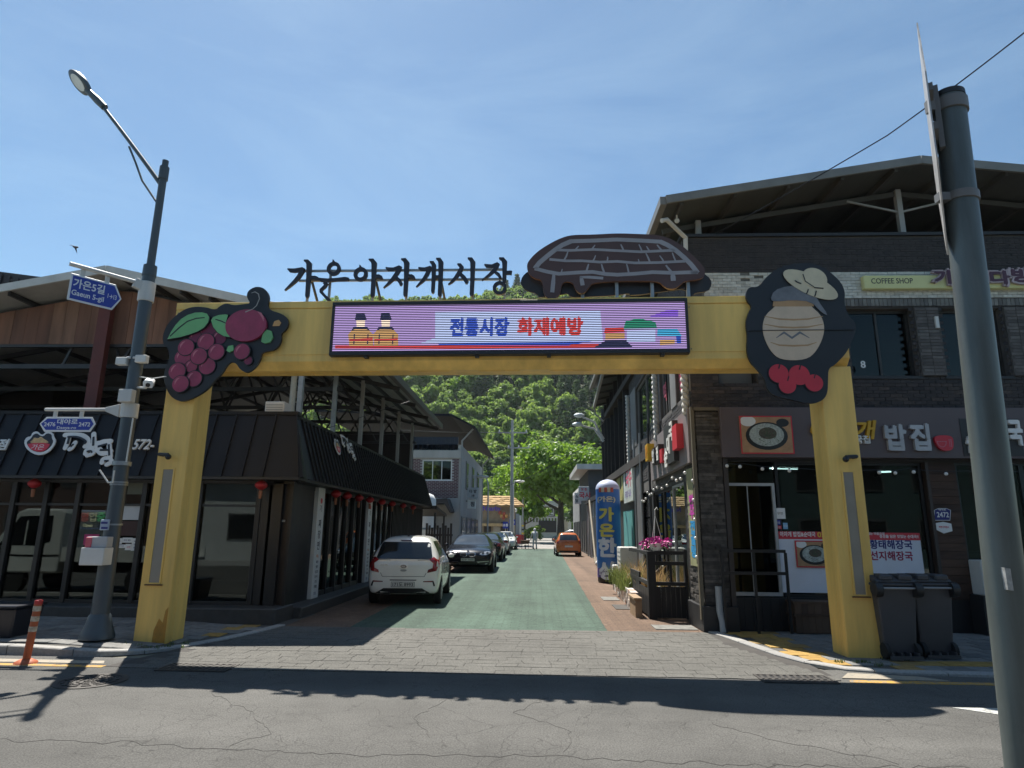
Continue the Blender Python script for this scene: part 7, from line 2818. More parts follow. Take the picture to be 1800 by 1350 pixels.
# far right row of low sheds
for i, (px0, px1, py, y, ma, lab) in enumerate(((1018, 1062, 862, 52, mat('grey_shed_wall', (.24, .245, .25), .8, var=.15), 'low grey walled shop with white fascia beyond the brick building'), (1026, 1064, 826, 44, mat('dark_grey_shed', (.07, .075, .08), .7), 'dark grey shed with a pale flat roof beyond the brick building'))):
 a, b = PY(px0, py, y), PY(px1, py, y)
 t = thing('low_shop', lab, 'building', ((a.x + b.x) / 2, y, 0))
 mb = MB()
 mb.box(a.x + (.3 if i else 0), b.x + 5, y, y + 9, 0, a.z)
 mb.build('wall', ma, t)
 mb = MB()
 mb.box(a.x - .5 * i, b.x + 5, y - .6 * i - .05, y + 9, a.z, a.z + (.35 if i else .25))
 mb.build('roof', LGREY if i else WHITE, t)
 f = Fr((a.x + (.3 if i else 0), y, 0), (0, -1, 0))
 for k in range(4):
  mb = MB()
  mb.fbox(f, -1.2 - k * 2, -.2 - k * 2, .2, 2.3, .001, .05)
  mb.build('door', DARK, t)
 for k in range(3):
  mb = MB()
  mb.fbox(Fr((0, y, 0)), a.x + .5 + k * .9, a.x + 1.2 + k * .9, .1, 2.2, .001, .06)
  mb.build('shutter', mat('dark_shutter', (.05, .05, .055), .7), t)
# side shops right behind the brick building, flush with the strip
t = thing('low_shop', 'long low grey shop front with dark openings behind the inflatable column', 'building', (3.6, 34, 0))
mb = MB()
mb.box(3.45, 9, 27.6, 43.5, 0, 3.3)
mb.build('wall', mat('grey_shed_wall', ()), t)
mb = MB()
mb.box(3.25, 9, 27.6, 43.5, 3.3, 3.55)
mb.build('roof', mat('dark_roof_sheet', ()), t)
for k in range(6):
 mb = MB()
 mb.box(3.40, 3.4495, 28.2 + k * 2.5, 30.0 + k * 2.5, .1, 2.4)
 mb.build('opening', DARK, t)
 mb = MB()
 mb.tube([(3.36, 30.3 + k * 2.5, 0), (3.36, 30.3 + k * 2.5, 3.3)], .045, 8)
 mb.build('post', (LGREY, GREY)[k % 2], t)
proj_sign('white projecting noodle shop sign with red letters, the nearer of two', 1017, 855, 1036, 880, 41, SGRY, [('맛 집', .5, .2, .18), ('국시', .55, .62, .42)], mat('red_lettering', (.5, .03, .05), .5))
proj_sign('pale projecting sign partly hidden behind the noodle sign', 1010, 866, 1022, 886, 43, SGRY, [('식', .35, .35, .3), ('당', .35, .7, .3)], mat('black_lettering', ()))
mb = MB()
a, b = PY(1036, 880, 36), PY(1050, 952, 33)
mb.tube([Vector((a.x, 36, a.z)), Vector((b.x - .1, 33, .1))], .05, 8)
tag(mb.build('leaning_pole', mat('tan_pole', (.35, .30, .22), .7)), 'tan pole leaning against the low shop beside the orange car', 'pole')
mb = MB()
for k in range(3):
 mb.tube([(3.2 + k * .12, 31 + k * 1.2, .06 + k * .05), (3.0 + k * .1, 34 + k * 1.2, .08 + k * .04)], .05, 8)
tag(mb.build('timber_lengths', mat('tan_pole', ())), 'short timber lengths lying along the wall behind the inflatable', 'timber')
mb = MB()
mb.ball((3.0, 30.2, .32), .3, 12, (.75, .7, 1.1))
mb.ball((2.85, 30.0, .18), .2, 12, (1, 1, .8))
tag(mb.build('white_sack', mat('white_sack', (.62, .6, .55), .8), smooth=True), 'white knotted sack lying by the wall behind the inflatable', 'sack')
# ------------------------------------------------------------------ across the main road, seen mirrored in the shop windows
def facing_house(x0, x1, y, h, ma, lab, win, roof):
 t = thing('facing_house', lab, 'building', ((x0 + x1) / 2, y, 0))
 f = Fr((x1, y, 0), (-1, 0, 0))
 w = x1 - x0
 mb = MB()
 mb.fbox(f, 0, w, 0, h, -7, 0)
 mb.build('wall', ma, t)
 mb = MB()
 mb.fbox(f, -.3, w + .3, h, h + .3, -7.3, .5)
 mb.build('roof', roof, t)
 n = max(1, int(w / 2.6))
 for k in range(n):
  for z in ((1.0, 2.3), (3.6, 5.0)) if h > 5 else ((1.0, 2.3),):
   u0 = (k + .25) * w / n
   mb = MB()
   mb.fbox(f, u0, u0 + w / n * .5, z[0], z[1], .001, .05)
   q = mb.build('window', mat('facing_frame', (.10, .10, .10), .6), t)
   mb = MB()
   mb.fbox(f, u0 + .08, u0 + w / n * .5 - .08, z[0] + .08, z[1] - .08, .05, .06)
   mb.build('pane', win, q)
 return t
DKP = mat('dark_pane', (.02, .022, .025), .3)
facing_house(-19.5, -13.2, -8.5, 4.0, mat('white_siding', (.55, .57, .56), .7, var=.1), 'white sided house across the main road', DKP, mat('dark_roof_sheet', ()))
facing_house(-34, -20, -9, 6.2, mat('brown_brick_house', (.09, .055, .045), .8, var=.3), 'brown brick house across the main road at the far end', DKP, mat('dark_roof_sheet', ()))
facing_house(-12.5, -1, -9.5, 6.4, mat('dark_brown_house', (.055, .042, .036), .8, var=.3), 'dark brown house across the main road opposite the black restaurant', DKP, mat('dark_roof_sheet', ()))
facing_house(0, 11, -9, 6.8, mat('charcoal_house', (.04, .042, .045), .8, var=.3), 'charcoal house across the main road opposite the gate', DKP, mat('dark_roof_sheet', ()))
facing_house(12, 26, -8.7, 6.0, mat('teal_grey_house', (.05, .085, .085), .8, var=.3), 'teal grey house across the main road opposite the brick building', DKP, mat('teal_sheet', ()))
facing_house(27, 42, -9, 6.5, mat('charcoal_house', ()), 'charcoal house across the main road at the far right end', DKP, mat('dark_roof_sheet', ()))
# ------------------------------------------------------------------ cars
def ringpts(st):
 y, zb, zbelt, zt, wm, wt = st
 zm = zb + (zbelt - zb) * .55
 e = min(.07, (zt - zbelt) * .5)
 h = [(0, zb), (wm * .85, zb), (wm - .03, zb + .05), (wm, zm), (wm - .015, zbelt), (wt + .02, zt - e), (wt * .78, zt), (0, zt + .012)]
 full = [(x, y, z) for x, z in h] + [(-x, y, z) for x, z in h[-2:0:-1]]
 return full
def car_body(sts):
 mb = MB()
 n = 14
 for st in sts:
  mb.v += ringpts(st)
 for i in range(len(sts) - 1):
  for k in range(n):
   j = (k + 1) % n
   mb.f.append([i * n + k, i * n + j, (i + 1) * n + j, (i + 1) * n + k])
 for base, rev in ((0, False), ((len(sts) - 1) * n, True)):
  for k in range(6):
   f = [base + k, base + k + 1, base + (n - k - 1) % n, base + (n - k) % n] if k else [base, base + 1, base + n - 1]
   mb.f.append(f if rev else f[::-1])
  f = [base + 6, base + 7, base + 8]
  mb.f.append(f if rev else f[::-1])
 me = mb.mesh('body')
 o = bpy.data.objects.new('body', me)
 _ts.collection.objects.link(o)
 s = o.modifiers.new('s', 'SUBSURF')
 s.levels = 2
 _ts.view_layers[0].update()
 dg = _ts.view_layers[0].depsgraph
 dg.update()
 out = bpy.data.meshes.new_from_object(o.evaluated_get(dg))
 bpy.data.objects.remove(o)
 bm = bmesh.new()
 bm.from_mesh(out)
 bmesh.ops.recalc_face_normals(bm, faces=bm.faces)
 bm.to_mesh(out)
 bvh = BVHTree.FromBMesh(bm)
 bm.free()
 out.polygons.foreach_set('use_smooth', [True] * len(out.polygons))
 return out, bvh
DIRS = {'back': (Vector((0, 1, 0)), lambda a, b: Vector((a, -9, b))), 'front': (Vector((0, -1, 0)), lambda a, b: Vector((a, 9, b))),
  'left': (Vector((1, 0, 0)), lambda a, b: Vector((-9, a, b))), 'right': (Vector((-1, 0, 0)), lambda a, b: Vector((9, a, b))), 'top': (Vector((0, 0, -1)), lambda a, b: Vector((a, b, 9)))}
def patch(bvh, side, poly, off=.004, s=.06):
 """A fitted panel that follows the body: outline seen from one side."""
 d, o = DIRS[side]
 b = []
 for i in range(len(poly)):
  p, q = Vector(poly[i]), Vector(poly[(i + 1) % len(poly)])
  k = max(1, int((q - p).length / s))
  b += [p.lerp(q, t / k) for t in range(k)]
 nb = len(b)
 xs, ys = [p.x for p in b], [p.y for p in b]
 pts = list(b)
 x = min(xs) + s / 2
 while x < max(xs):
  y = min(ys) + s / 2
  while y < max(ys):
   if inside((x, y), [tuple(p) for p in b]) and min((Vector((x, y)) - p).length for p in b) > s * .35:
    pts.append(Vector((x, y)))
   y += s
  x += s
 r = delaunay_2d_cdt(pts, [(i, (i + 1) % nb) for i in range(nb)], [list(range(nb))], 1, 1e-5)
 vs, ok = [], []
 for p in r[0]:
  h = bvh.ray_cast(o(p.x, p.y), d)
  if h[0] is None:
   vs.append(Vector((0, 0, 0)))
   ok.append(False)
  else:
   n = h[1] if h[1].dot(d) < 0 else -h[1]
   vs.append(h[0] + n * off)
   ok.append(True)
 mb = MB()
 fs = []
 for f in r[2]:
  if all(ok[i] for i in f):
   n = (vs[f[1]] - vs[f[0]]).cross(vs[f[2]] - vs[f[0]])
   fs.append(tuple(f) if n.dot(d) < 0 else tuple(f)[::-1])
 mb.add(vs, fs)
 return mb
def smoothpatch(bvh, side, poly, nm, ma, par, off=.004, s=.06):
 return patch(bvh, side, poly, off, s).build(nm, ma, par, smooth=60)
def line(a, b, w=.008):
 a, b = Vector(a), Vector(b)
 n = (b - a).normalized()
 n = Vector((-n.y, n.x)) * w / 2
 return [tuple(a - n), tuple(b - n), tuple(b + n), tuple(a + n)]
mir = lambda poly: [(-x, z) for x, z in poly][::-1]
def paint_(name, col, met=.0, rough=.28):
 return mat(name, col, rough, metal=met, var=.06, scale=1.5, coat=.9 if max(col or (1,)) > .08 else .08)
def wheels(t, W, ys, r, wid=.19, rim=None):
 for y in ys:
  for s in (-1, 1):
   c = (s * (W / 2 - .085), y, r)
   mb = MB()
   mb.lathe([(r * .62, -wid / 2), (r * .93, -wid / 2), (r, -wid / 2 + .03), (r, wid / 2 - .03), (r * .93, wid / 2), (r * .62, wid / 2)], c, ax=(s, 0, 0), n=24)
   w = mb.build('wheel', TYRE, t, smooth=True)
   mb = MB()
   mb.lathe([(r * .60, -.02), (r * .66, wid / 2 + .002), (r * .60, wid / 2 + .004), (r * .56, wid / 2 - .03)], c, ax=(s, 0, 0), n=24)
   for k in range(7):
    a = 2 * pi * k / 7
    p = Vector(c) + Vector((s * (wid / 2 - .012), 0, 0))
    mb.bar(p, p + Vector((0, cos(a), sin(a))) * r * .6, .03, .045, (1, 0, 0))
   mb.lathe([(r * .16, wid / 2 - .03), (r * .15, wid / 2), (.01, wid / 2 + .003)], c, ax=(s, 0, 0), n=12)
   mb.build('rim', rim or RIM, w)
LAMPR = mat('tail_lamp_red', (.28, .008, .012), .12, var=.2, coat=1)
LAMPC = mat('clear_lamp', (.45, .47, .5), .1, var=.3, scale=12, metal=.4, coat=1)
PLATE = mat('plate_white', (.6, .6, .57), .5, var=.08)
def plate_(t, side, y, z, s, num):
 f = Fr((0, y, z), (1, 0, 0)) if side == 'back' else Fr((0, y, z), (-1, 0, 0))
 mb = MB()
 mb.fbox(f, -.26, .26, -.058, .058, -.02, .012)
 p = mb.build('licence_plate', PLATE, t, bevel=.006)
 mb = MB()
 for r in ((-.255, .255, .048, .054), (-.255, .255, -.054, -.048), (-.255, -.249, -.048, .048), (.249, .255, -.048, .048)):
  mb.fbox(f, *r, .0125, .0145)
 mb.build('plate_border', PLBLK, p)
 if num:
  text('lettering', num, f, 0, 0, .072, mat('black_lettering', ()), p, .002, .0125, bold=.015, width=.44)
def mirrors(t, W, y, z, ma):
 for s in (-1, 1):
  mb = MB()
  mb.ball((s * (W / 2 + .06), y, z), .07, 10, (1.1, .6, .75))
  mb.build('mirror', ma, t, smooth=True)
def arches(t, bvh, ys, r):
 for y in ys:
  for side in ('left', 'right'):
   pl = [(y + cos(a) * (r + .055), r + sin(a) * (r + .055)) for a in [pi * k / 14 - .25 + k * .5 / 14 for k in range(15)]]
   smoothpatch(bvh, side, pl, 'wheel_arch', PLBLK, t, .003, .08)
def side_windows(t, bvh, polys, ma=CARGL):
 for p in polys:
  for side in ('left', 'right'):
   smoothpatch(bvh, side, p, 'side_window', ma, t, .004, .08)
def new_car(name, label, sts, ma):
 t = thing(name, label, 'car', (0, 0, 0), 'cars parked along the street')
 me, bvh = car_body(sts)
 me.materials.append(ma)
 link('body', me, t)
 return t, bvh
def place(t, x, y, rot):
 t.location = (x, y, .006)
 t.rotation_euler = (0, 0, rot)
HATCH = [(-1.80, .40, .74, .84, .64, .58), (-1.775, .27, .86, .96, .735, .66), (-1.72, .24, .93, 1.06, .775, .65), (-1.60, .23, .95, 1.24, .79, .59), (-1.50, .22, .96, 1.39, .795, .555), (-1.34, .21, .96, 1.455, .797, .54), (-1.0, .20, .95, 1.478, .798, .545), (-.4, .18, .93, 1.488, .798, .555), (.2, .18, .92, 1.46, .797, .555), (.55, .18, .91, 1.32, .797, .57), (.95, .18, .90, 1.03, .795, .66), (1.3, .19, .85, .95, .79, .64), (1.6, .22, .74, .83, .74, .56), (1.78, .30, .6, .68, .6, .45)]
SEDAN = [(-2.45, .42, .80, .90, .74, .68), (-2.40, .30, .90, 1.00, .86, .76), (-2.1, .26, .96, 1.08, .91, .77), (-1.7, .22, .97, 1.11, .93, .76), (-1.1, .2, .96, 1.38, .94, .62), (-.6, .2, .95, 1.45, .94, .60), (.0, .19, .94, 1.47, .94, .60), (.5, .19, .94, 1.42, .94, .61), (.95, .19, .94, 1.20, .94, .67), (1.3, .19, .93, 1.03, .94, .75), (1.75, .2, .89, .96, .935, .73), (2.2, .22, .81, .88, .91, .68), (2.40, .26, .70, .79, .86, .62), (2.50, .34, .58, .67, .70, .5)]
# white hatchback, its back to the camera
WPT = paint_('pearl_white_paint', (.80, .79, .75))
t, bv = new_car('hatchback_car', 'white small hatchback parked nearest, its red lamps and tailgate towards the gate', HATCH, WPT)
smoothpatch(bv, 'back', [(-.60, .985), (.60, .985), (.615, 1.02), (.545, 1.31), (.50, 1.345), (-.50, 1.345), (-.545, 1.31), (-.615, 1.02)], 'rear_window', CARGL, t, .006, .07)
tl_ = [(.55, .97), (.64, 1.03), (.735, 1.01), (.76, .88), (.715, .74), (.53, .70), (.55, .765), (.635, .80), (.645, .90)]
for pl in (tl_, mir(tl_)):
 o = smoothpatch(bv, 'back', pl, 'tail_lamp', LAMPR, t, .012, .05)
 c = [(x * .985, z - .01) for x, z in pl][4:8]
 smoothpatch(bv, 'back', [(a * .98, b) for a, b in pl[4:8]], 'lamp_lens', mat('lamp_dark_red', (.12, .004, .008), .15), o, .015, .05)
smoothpatch(bv, 'back', [(-.56, .16), (.56, .16), (.66, .27), (.55, .30), (.42, .375), (-.42, .375), (-.55, .30), (-.66, .27)], 'lower_bumper', PLBLK, t, .006, .07)
for s in (-1, 1):
 r_ = [(s * x, z) for x, z in ((.44, .525), (.66, .535), (.69, .47), (.70, .42), (.665, .42), (.64, .505), (.44, .505))]
 smoothpatch(bv, 'back', r_ if s > 0 else r_[::-1], 'reflector', PLBLK, t, .007, .05)
 r_ = [(s * x, z) for x, z in ((.46, .522), (.645, .53), (.64, .51), (.46, .508))]
 smoothpatch(bv, 'back', r_ if s > 0 else r_[::-1], 'reflector_strip', LAMPR, t, .011, .05)
 smoothpatch(bv, 'back', [(s * .36 - .07, .22), (s * .36 + .07, .22), (s * .36 + .07, .27), (s * .36 - .07, .27)], 'fog_lamp', mat('lamp_grey', (.10, .09, .09), .3), t, .012, .05)
for a, b in (((-.50, .70), (-.46, .62)), ((-.46, .62), (.46, .62)), ((.46, .62), (.50, .70)), ((-.61, .975), (-.3, .965)), ((.3, .965), (.61, .975))):
 smoothpatch(bv, 'back', line(a, b, .009), 'panel_gap', mat('gap_black', (.015, .015, .015), .8), t, .003, .05)
smoothpatch(bv, 'back', [(-.29, .555), (.29, .555), (.29, .535), (-.29, .535)], 'bumper_slot', PLBLK, t, .004, .05)
plate_(t, 'back', -1.80, .455, 1, '171도 8993')
f = Fr((0, -1.802, .83))
mb = MB()
mb.disc(f, (0, 0), .075, -.03, .012, 24, .52)
e = mb.build('badge', mat('badge_black', (.03, .03, .035), .3), t)
mb = MB()
mb.ring(f, (0, 0), .078, .066, -.03, .016, 24, .52)
mb.build('badge_rim', CHROME, e)
text('lettering', 'KIA', f, 0, 0, .034, CHROME, e, .003, .012, bold=.02)
mb = MB()
mb.disc(f, (0, -.082), .07, -.03, .008, 20, .35)
mb.build('tailgate_handle', GREY, t)
text('lettering', 'morning', f, -.43, .035, .04, CHROME, t, .004, -.0, bold=.01)
mb = MB()
mb.tube([(.02, -1.745, 1.0), (.2, -1.735, 1.025), (.42, -1.735, 1.02)], [.014, .011, .006], 6)
mb.build('wiper', PLBLK, t)
mb = MB()
mb.tube([(0, -1.2, 1.475), (0, -1.29, 1.62)], [.008, .003], 6)
mb.lathe([(.03, -.01), (.02, .015), (.006, .03)], (0, -1.2, 1.48), n=10)
mb.build('antenna', PLBLK, t)
smoothpatch(bv, 'back', [(-.14, 1.385), (.14, 1.385), (.11, 1.36), (-.11, 1.36)], 'brake_light', mat('dark_lamp', (.05, .01, .012), .2), t, .01, .05)
side_windows(t, bv, [[(-1.30, 1.02), (-1.24, 1.00), (-.52, .99), (-.52, 1.36), (-1.1, 1.36), (-1.22, 1.28)], [(-.46, .99), (.62, .98), (.22, 1.33), (-.46, 1.365)]])
arches(t, bv, (-1.2, 1.2), .285)
wheels(t, 1.595, (-1.2, 1.2), .285, .17)
mirrors(t, 1.6, .62, .98, WPT)
for pl in (line((-.49, .30), (-.49, .98)), line((.62, .30), (.66, .97)), line((-1.15, .32), (.62, .30))):
 smoothpatch(bv, 'right', pl, 'panel_gap', mat('gap_black', ()), t, .003, .06)
 smoothpatch(bv, 'left', pl, 'panel_gap', mat('gap_black', ()), t, .003, .06)
smoothpatch(bv, 'right', [(-.72, .80), (-.55, .80), (-.55, .825), (-.72, .825)], 'door_handle', WPT, t, .02, .05)
gR, gL = G(768, 1069), G(641, 1066)
place(t, (gR.x + gL.x) / 2 - .10, 14.45 + 1.8, radians(3.2))
# black saloon facing the camera
BPT = paint_('black_blue_paint', (.004, .006, .012), 0, .2)
t, bv = new_car('saloon_car', 'black saloon facing the gate with twin oval grille and chrome trim', SEDAN, BPT)
smoothpatch(bv, 'front', [(-.73, 1.03), (.73, 1.03), (.58, 1.40), (-.58, 1.40)], 'windscreen', mat('windscreen_glass', (.03, .036, .042), .06, var=.2, spec=.7), t, .006, .08)
GRL = mat('grille_black', (.012, .012, .013), .4)
for s in (-1, 1):
 k = [(s * x, z) for x, z in ((.03, .74), (.10, .775), (.24, .765), (.30, .71), (.27, .62), (.10, .60), (.035, .64))]
 k = k if s > 0 else k[::-1]
 c = (sum(p[0] for p in k) / 7, sum(p[1] for p in k) / 7)
 g = smoothpatch(bv, 'front', k, 'grille', CHROME, t, .010, .04)
 smoothpatch(bv, 'front', [(c[0] + (x - c[0]) * .86, c[1] + (z - c[1]) * .84) for x, z in k], 'grille_inner', GRL, g, .014, .04)
 for i in range(5):
  x = s * (.075 + i * .04)
  smoothpatch(bv, 'front', line((x, .63), (x, .75), .008), 'grille_bar', mat('grille_bar', (.12, .12, .12), .3, metal=.6), g, .018, .04)
 h = [(s * x, z) for x, z in ((.44, .70), (.52, .76), (.70, .80), (.84, .79), (.86, .74), (.74, .675), (.54, .66))]
 h = h if s > 0 else h[::-1]
 c = (sum(p[0] for p in h) / 7, sum(p[1] for p in h) / 7)
 q = smoothpatch(bv, 'front', h, 'headlight', LAMPC, t, .008, .05)
 for dx in (-.08, .09):
  smoothpatch(bv, 'front', [(c[0] + dx + cos(a * pi / 5) * .05, c[1] + .005 + sin(a * pi / 5) * .045) for a in range(10)], 'headlight_ring', mat('lamp_dark', (.04, .045, .05), .15), q, .012, .04)
 smoothpatch(bv, 'front', [(s * .36, .40), (s * .80, .44), (s * .80, .455), (s * .36, .42)][::s], 'chrome_strip', CHROME, t, .010, .05)
 smoothpatch(bv, 'front', [(s * .40, .31), (s * .78, .34), (s * .80, .40), (s * .38, .37)][::s], 'lower_intake', GRL, t, .007, .06)
 smoothpatch(bv, 'front', [(s * .66, .325), (s * .75, .34), (s * .75, .385), (s * .66, .37)][::s], 'fog_lamp', LAMPC, t, .012, .05)
smoothpatch(bv, 'front', [(-.34, .30), (.34, .30), (.36, .40), (-.36, .40)], 'lower_intake', GRL, t, .007, .06)
plate_(t, 'front', 2.515, .50, 1, '32누 7655')
h = bv.ray_cast(Vector((0, 9, .80)), Vector((0, -1, 0)))
f = Fr(h[0] + Vector((0, .012, .012)), (-1, 0, 0), (0, -.5, .86))
mb = MB()
mb.disc(f, (0, 0), .045, -.02, .004, 20)
e = mb.build('badge', mat('badge_black', ()), t)
for a0, ma in ((0, WHITE), (1, SIGNB), (2, WHITE), (3, SIGNB)):
 mb = MB()
 mb.prism(f, [(0, 0)] + [(cos((a0 + k / 5) * pi / 2) * .03, sin((a0 + k / 5) * pi / 2) * .03) for k in range(6)], .004, .006)
 mb.build('badge_quarter', ma, e)
side_windows(t, bv, [[(-1.45, 1.06), (-.72, 1.03), (-.72, 1.34), (-1.1, 1.30)], [(-.66, 1.03), (.18, 1.02), (.18, 1.37), (-.66, 1.36)], [(.24, 1.02), (1.05, 1.02), (.62, 1.30), (.24, 1.36)]])
arches(t, bv, (-1.5, 1.55), .34)
wheels(t, 1.88, (-1.5, 1.55), .34, .22)
mirrors(t, 1.88, .95, 1.02, BPT)
for pl in (line((.2, .3), (.2, 1.0)), line((-.7, .3), (-.7, 1.0)), line((1.2, .35), (1.12, 1.0))):
 smoothpatch(bv, 'right', pl, 'panel_gap', mat('gap_black', ()), t, .003, .06)
 smoothpatch(bv, 'left', pl, 'panel_gap', mat('gap_black', ()), t, .003, .06)
gR = G(866, 1004)
place(t, gR.x - .93, gR.y + 1.0, pi + radians(1.5))
# cars further on
def rear_lamps(t, bv, a, b, z0, z1, wrap=True):
 for s in (-1, 1):
  smoothpatch(bv, 'back', [(s * a, z0), (s * b, z0 - .02), (s * (b + .02), z1), (s * (a + .04), z1 - .02)][::s], 'tail_lamp', LAMPR, t, .010, .05)
def far_car(label, sts, ma, back=True, lamps=(.45, .86, .80, .93), pl=True, kind_=0):
 t, bv = new_car('saloon_car' if kind_ == 0 else ('hatchback_car' if kind_ == 1 else 'suv_car'), label, sts, ma)
 H_ = max(s[3] for s in sts)
 W_ = max(s[4] for s in sts)
 if kind_ == 0:
  smoothpatch(bv, 'back', [(-.70, 1.12), (.70, 1.12), (.57, 1.39), (-.57, 1.39)], 'rear_window', mat('windscreen_glass', ()), t, .006, .09)
  smoothpatch(bv, 'front', [(-.73, 1.03), (.73, 1.03), (.58, 1.40), (-.58, 1.40)], 'windscreen', mat('windscreen_glass', ()), t, .006, .09)
  side_windows(t, bv, [[(-1.45, 1.06), (-.72, 1.03), (-.72, 1.34), (-1.1, 1.30)], [(-.66, 1.03), (.18, 1.02), (.18, 1.37), (-.66, 1.36)], [(.24, 1.02), (1.05, 1.02), (.62, 1.30), (.24, 1.36)]])
  wy_ = (-1.5, 1.55)
  r = .33
 elif kind_ == 1:
  smoothpatch(bv, 'back', [(-.58, 1.0), (.58, 1.0), (.52, 1.33), (-.52, 1.33)], 'rear_window', mat('windscreen_glass', ()), t, .006, .07)
  side_windows(t, bv, [[(-1.30, 1.02), (-1.24, 1.00), (-.52, .99), (-.52, 1.36), (-1.1, 1.36), (-1.22, 1.28)], [(-.46, .99), (.62, .98), (.22, 1.33), (-.46, 1.365)]])
  wy_ = (-1.2, 1.2)
  r = .285
 else:
  smoothpatch(bv, 'back', [(-.66, 1.05), (.66, 1.05), (.55, 1.5), (-.55, 1.5)], 'rear_window', CARGL, t, .006, .09)
  side_windows(t, bv, [[(-1.8, 1.08), (-.7, 1.06), (-.7, 1.5), (-1.6, 1.46)], [(-.6, 1.06), (.7, 1.05), (.3, 1.5), (-.6, 1.5)]])
  wy_ = (-1.35, 1.35)
  r = .35
 rear_lamps(t, bv, *lamps)
 for s in (-1, 1):
  smoothpatch(bv, 'front', [(s * .50, .66), (s * .80, .72), (s * .78, .62), (s * .52, .60)][::s], 'headlight', LAMPC, t, .008, .06)
 smoothpatch(bv, 'back', [(-.6, sts[1][1] + .0), (.6, sts[1][1] + .0), (.6, sts[1][1] + .1), (-.6, sts[1][1] + .1)], 'lower_bumper', PLBLK, t, .005, .08)
 plate_(t, 'back', sts[0][0] - .002, .62 if kind_ else .60, 1, None)
 arches(t, bv, wy_, r)
 wheels(t, W_ * 2, wy_, r, .2)
 mirrors(t, W_ * 2, .9 if kind_ != 1 else .62, 1.0, ma)
 return t
c3 = far_car('black saloon with red tail lamps behind the twin grille saloon', SEDAN, paint_('black_paint', (.012, .012, .014), 0, .2))
g = G(881, 988)
place(c3, g.x - .92, g.y + 2.3, 0)
c4 = far_car('white saloon with red tail lamps next along the parked row', SEDAN, paint_('white_paint_car', (.68, .68, .66)))
g = G(893, 976)
place(c4, g.x - .92, g.y + 2.3, radians(1))
c5 = far_car('white saloon farthest along the parked row beside the red barrels', SEDAN, paint_('white_paint_car', ()))
g = G(906, 966.5)
place(c5, g.x - .9, g.y + 2.0, pi)
og = far_car('orange small hatchback parked on the brick strip', [(y, zb, zl, zt + .0, w, wt) for y, zb, zl, zt, w, wt in HATCH], paint_('orange_paint', (.50, .13, .025), .1), lamps=(.62, .76, .80, 1.02), kind_=1)
gA, gB = G(977, 978), G(1020.5, 978.5)
place(og, (gA.x + gB.x) / 2, gA.y + 1.4, radians(1))
SUV = [(y * 1.25, zb + .08, zl * 1.08, zt * 1.12, w * 1.16, wt * 1.18) for y, zb, zl, zt, w, wt in HATCH]
s1_ = far_car('slate blue car turning across the street behind the orange hatchback', SUV, paint_('slate_blue_paint', (.05, .075, .095), .2), lamps=(.6, .85, .9, 1.1), kind_=2)
g = G(976, 958)
place(s1_, g.x + 1.9, g.y + 1.0, radians(75))
s2_ = far_car('dark car parked under the white house at the street end', SUV, paint_('dark_grey_paint', (.03, .033, .037), .2), lamps=(.6, .85, .9, 1.1), kind_=2)
g = G(957, 943.5)
place(s2_, g.x, g.y, radians(4))
# white light lorry beside the road left of the frame, mirrored in the restaurant's windows
TW = mat('lorry_white', (.66, .68, .66), .4, var=.06)
lo = thing('light_lorry', 'white light lorry mirrored in the black restaurant windows', 'lorry', (-11.5, 7.35, 0))
fy = Fr((0, 8.2, 0), (-1, 0, 0))
cab = [(13.55, .50), (13.62, .95), (13.50, 1.12), (12.92, 1.98), (12.75, 2.05), (11.80, 2.05), (11.72, 1.95), (11.72, .50)]
mb = MB()
mb.prism(fy, cab, -1.65, 0)
cb = mb.build('cab', TW, lo, bevel=.05, seg=3)
for f_, s in ((fy, 1), (Fr((0, 6.55, 0)), -1)):
 pts = [(13.3, 1.16), (12.85, 1.86), (12.35, 1.88), (12.0, 1.88), (12.0, 1.25), (12.3, 1.16)]
 mb = MB()
 mb.prism(f_, [(s * a, b) for a, b in pts], .0005, .008)
 mb.build('side_window', CARGL, cb)
 mb = MB()
 mb.fbox(f_, *sorted((s * 12.62, s * 12.66)), 1.16, 1.75, .008, .012)
 mb.build('window_bar', TW, cb)
 mb = MB()
 mb.fbox(f_, *sorted((s * 13.55, s * 11.75)), .90, .94, .0005, .006)
 mb.build('side_line', PLBLK, cb)
mb = MB()
mb.hexa([(-13.30, 6.7, 1.20), (-13.30, 8.05, 1.20), (-13.28, 8.05, 1.20), (-13.28, 6.7, 1.20), (-12.97, 6.7, 1.9), (-12.97, 8.05, 1.9), (-12.9, 8.05, 1.9), (-12.9, 6.7, 1.9)])
mb.build('windscreen', CARGL, cb)
mb = MB()
mb.box(-11.68, -8.9, 6.55, 8.2, .78, .86)
mb.build('bed', TW, lo)
for y in (6.55, 8.16):
 mb = MB()
 mb.box(-11.68, -8.9, y, y + .04, .862, 1.12)
 mb.build('bed_side', TW, lo)
mb = MB()
mb.box(-11.7, -8.9, 6.9, 7.0, .5, .779)
mb.box(-11.7, -8.9, 7.75, 7.85, .5, .779)
mb.build('chassis', PLBLK, lo)
for x in (-12.85, -9.7):
 for y in (6.68, 8.08):
  mb = MB()
  mb.lathe([(.12, -.09), (.30, -.09), (.33, -.05), (.33, .05), (.30, .09), (.12, .09)], (x, y, .335), ax=(0, 1, 0), n=20)
  mb.build('wheel', TYRE, lo, smooth=True)
for y in (6.5, 8.25):
 mb = MB()
 mb.ball((-13.3, y + (.08 if y > 7 else -.08), 1.25), .11, 10, (.5, .8, 1.3))
 mb.build('mirror', PLBLK, lo, smooth=True)
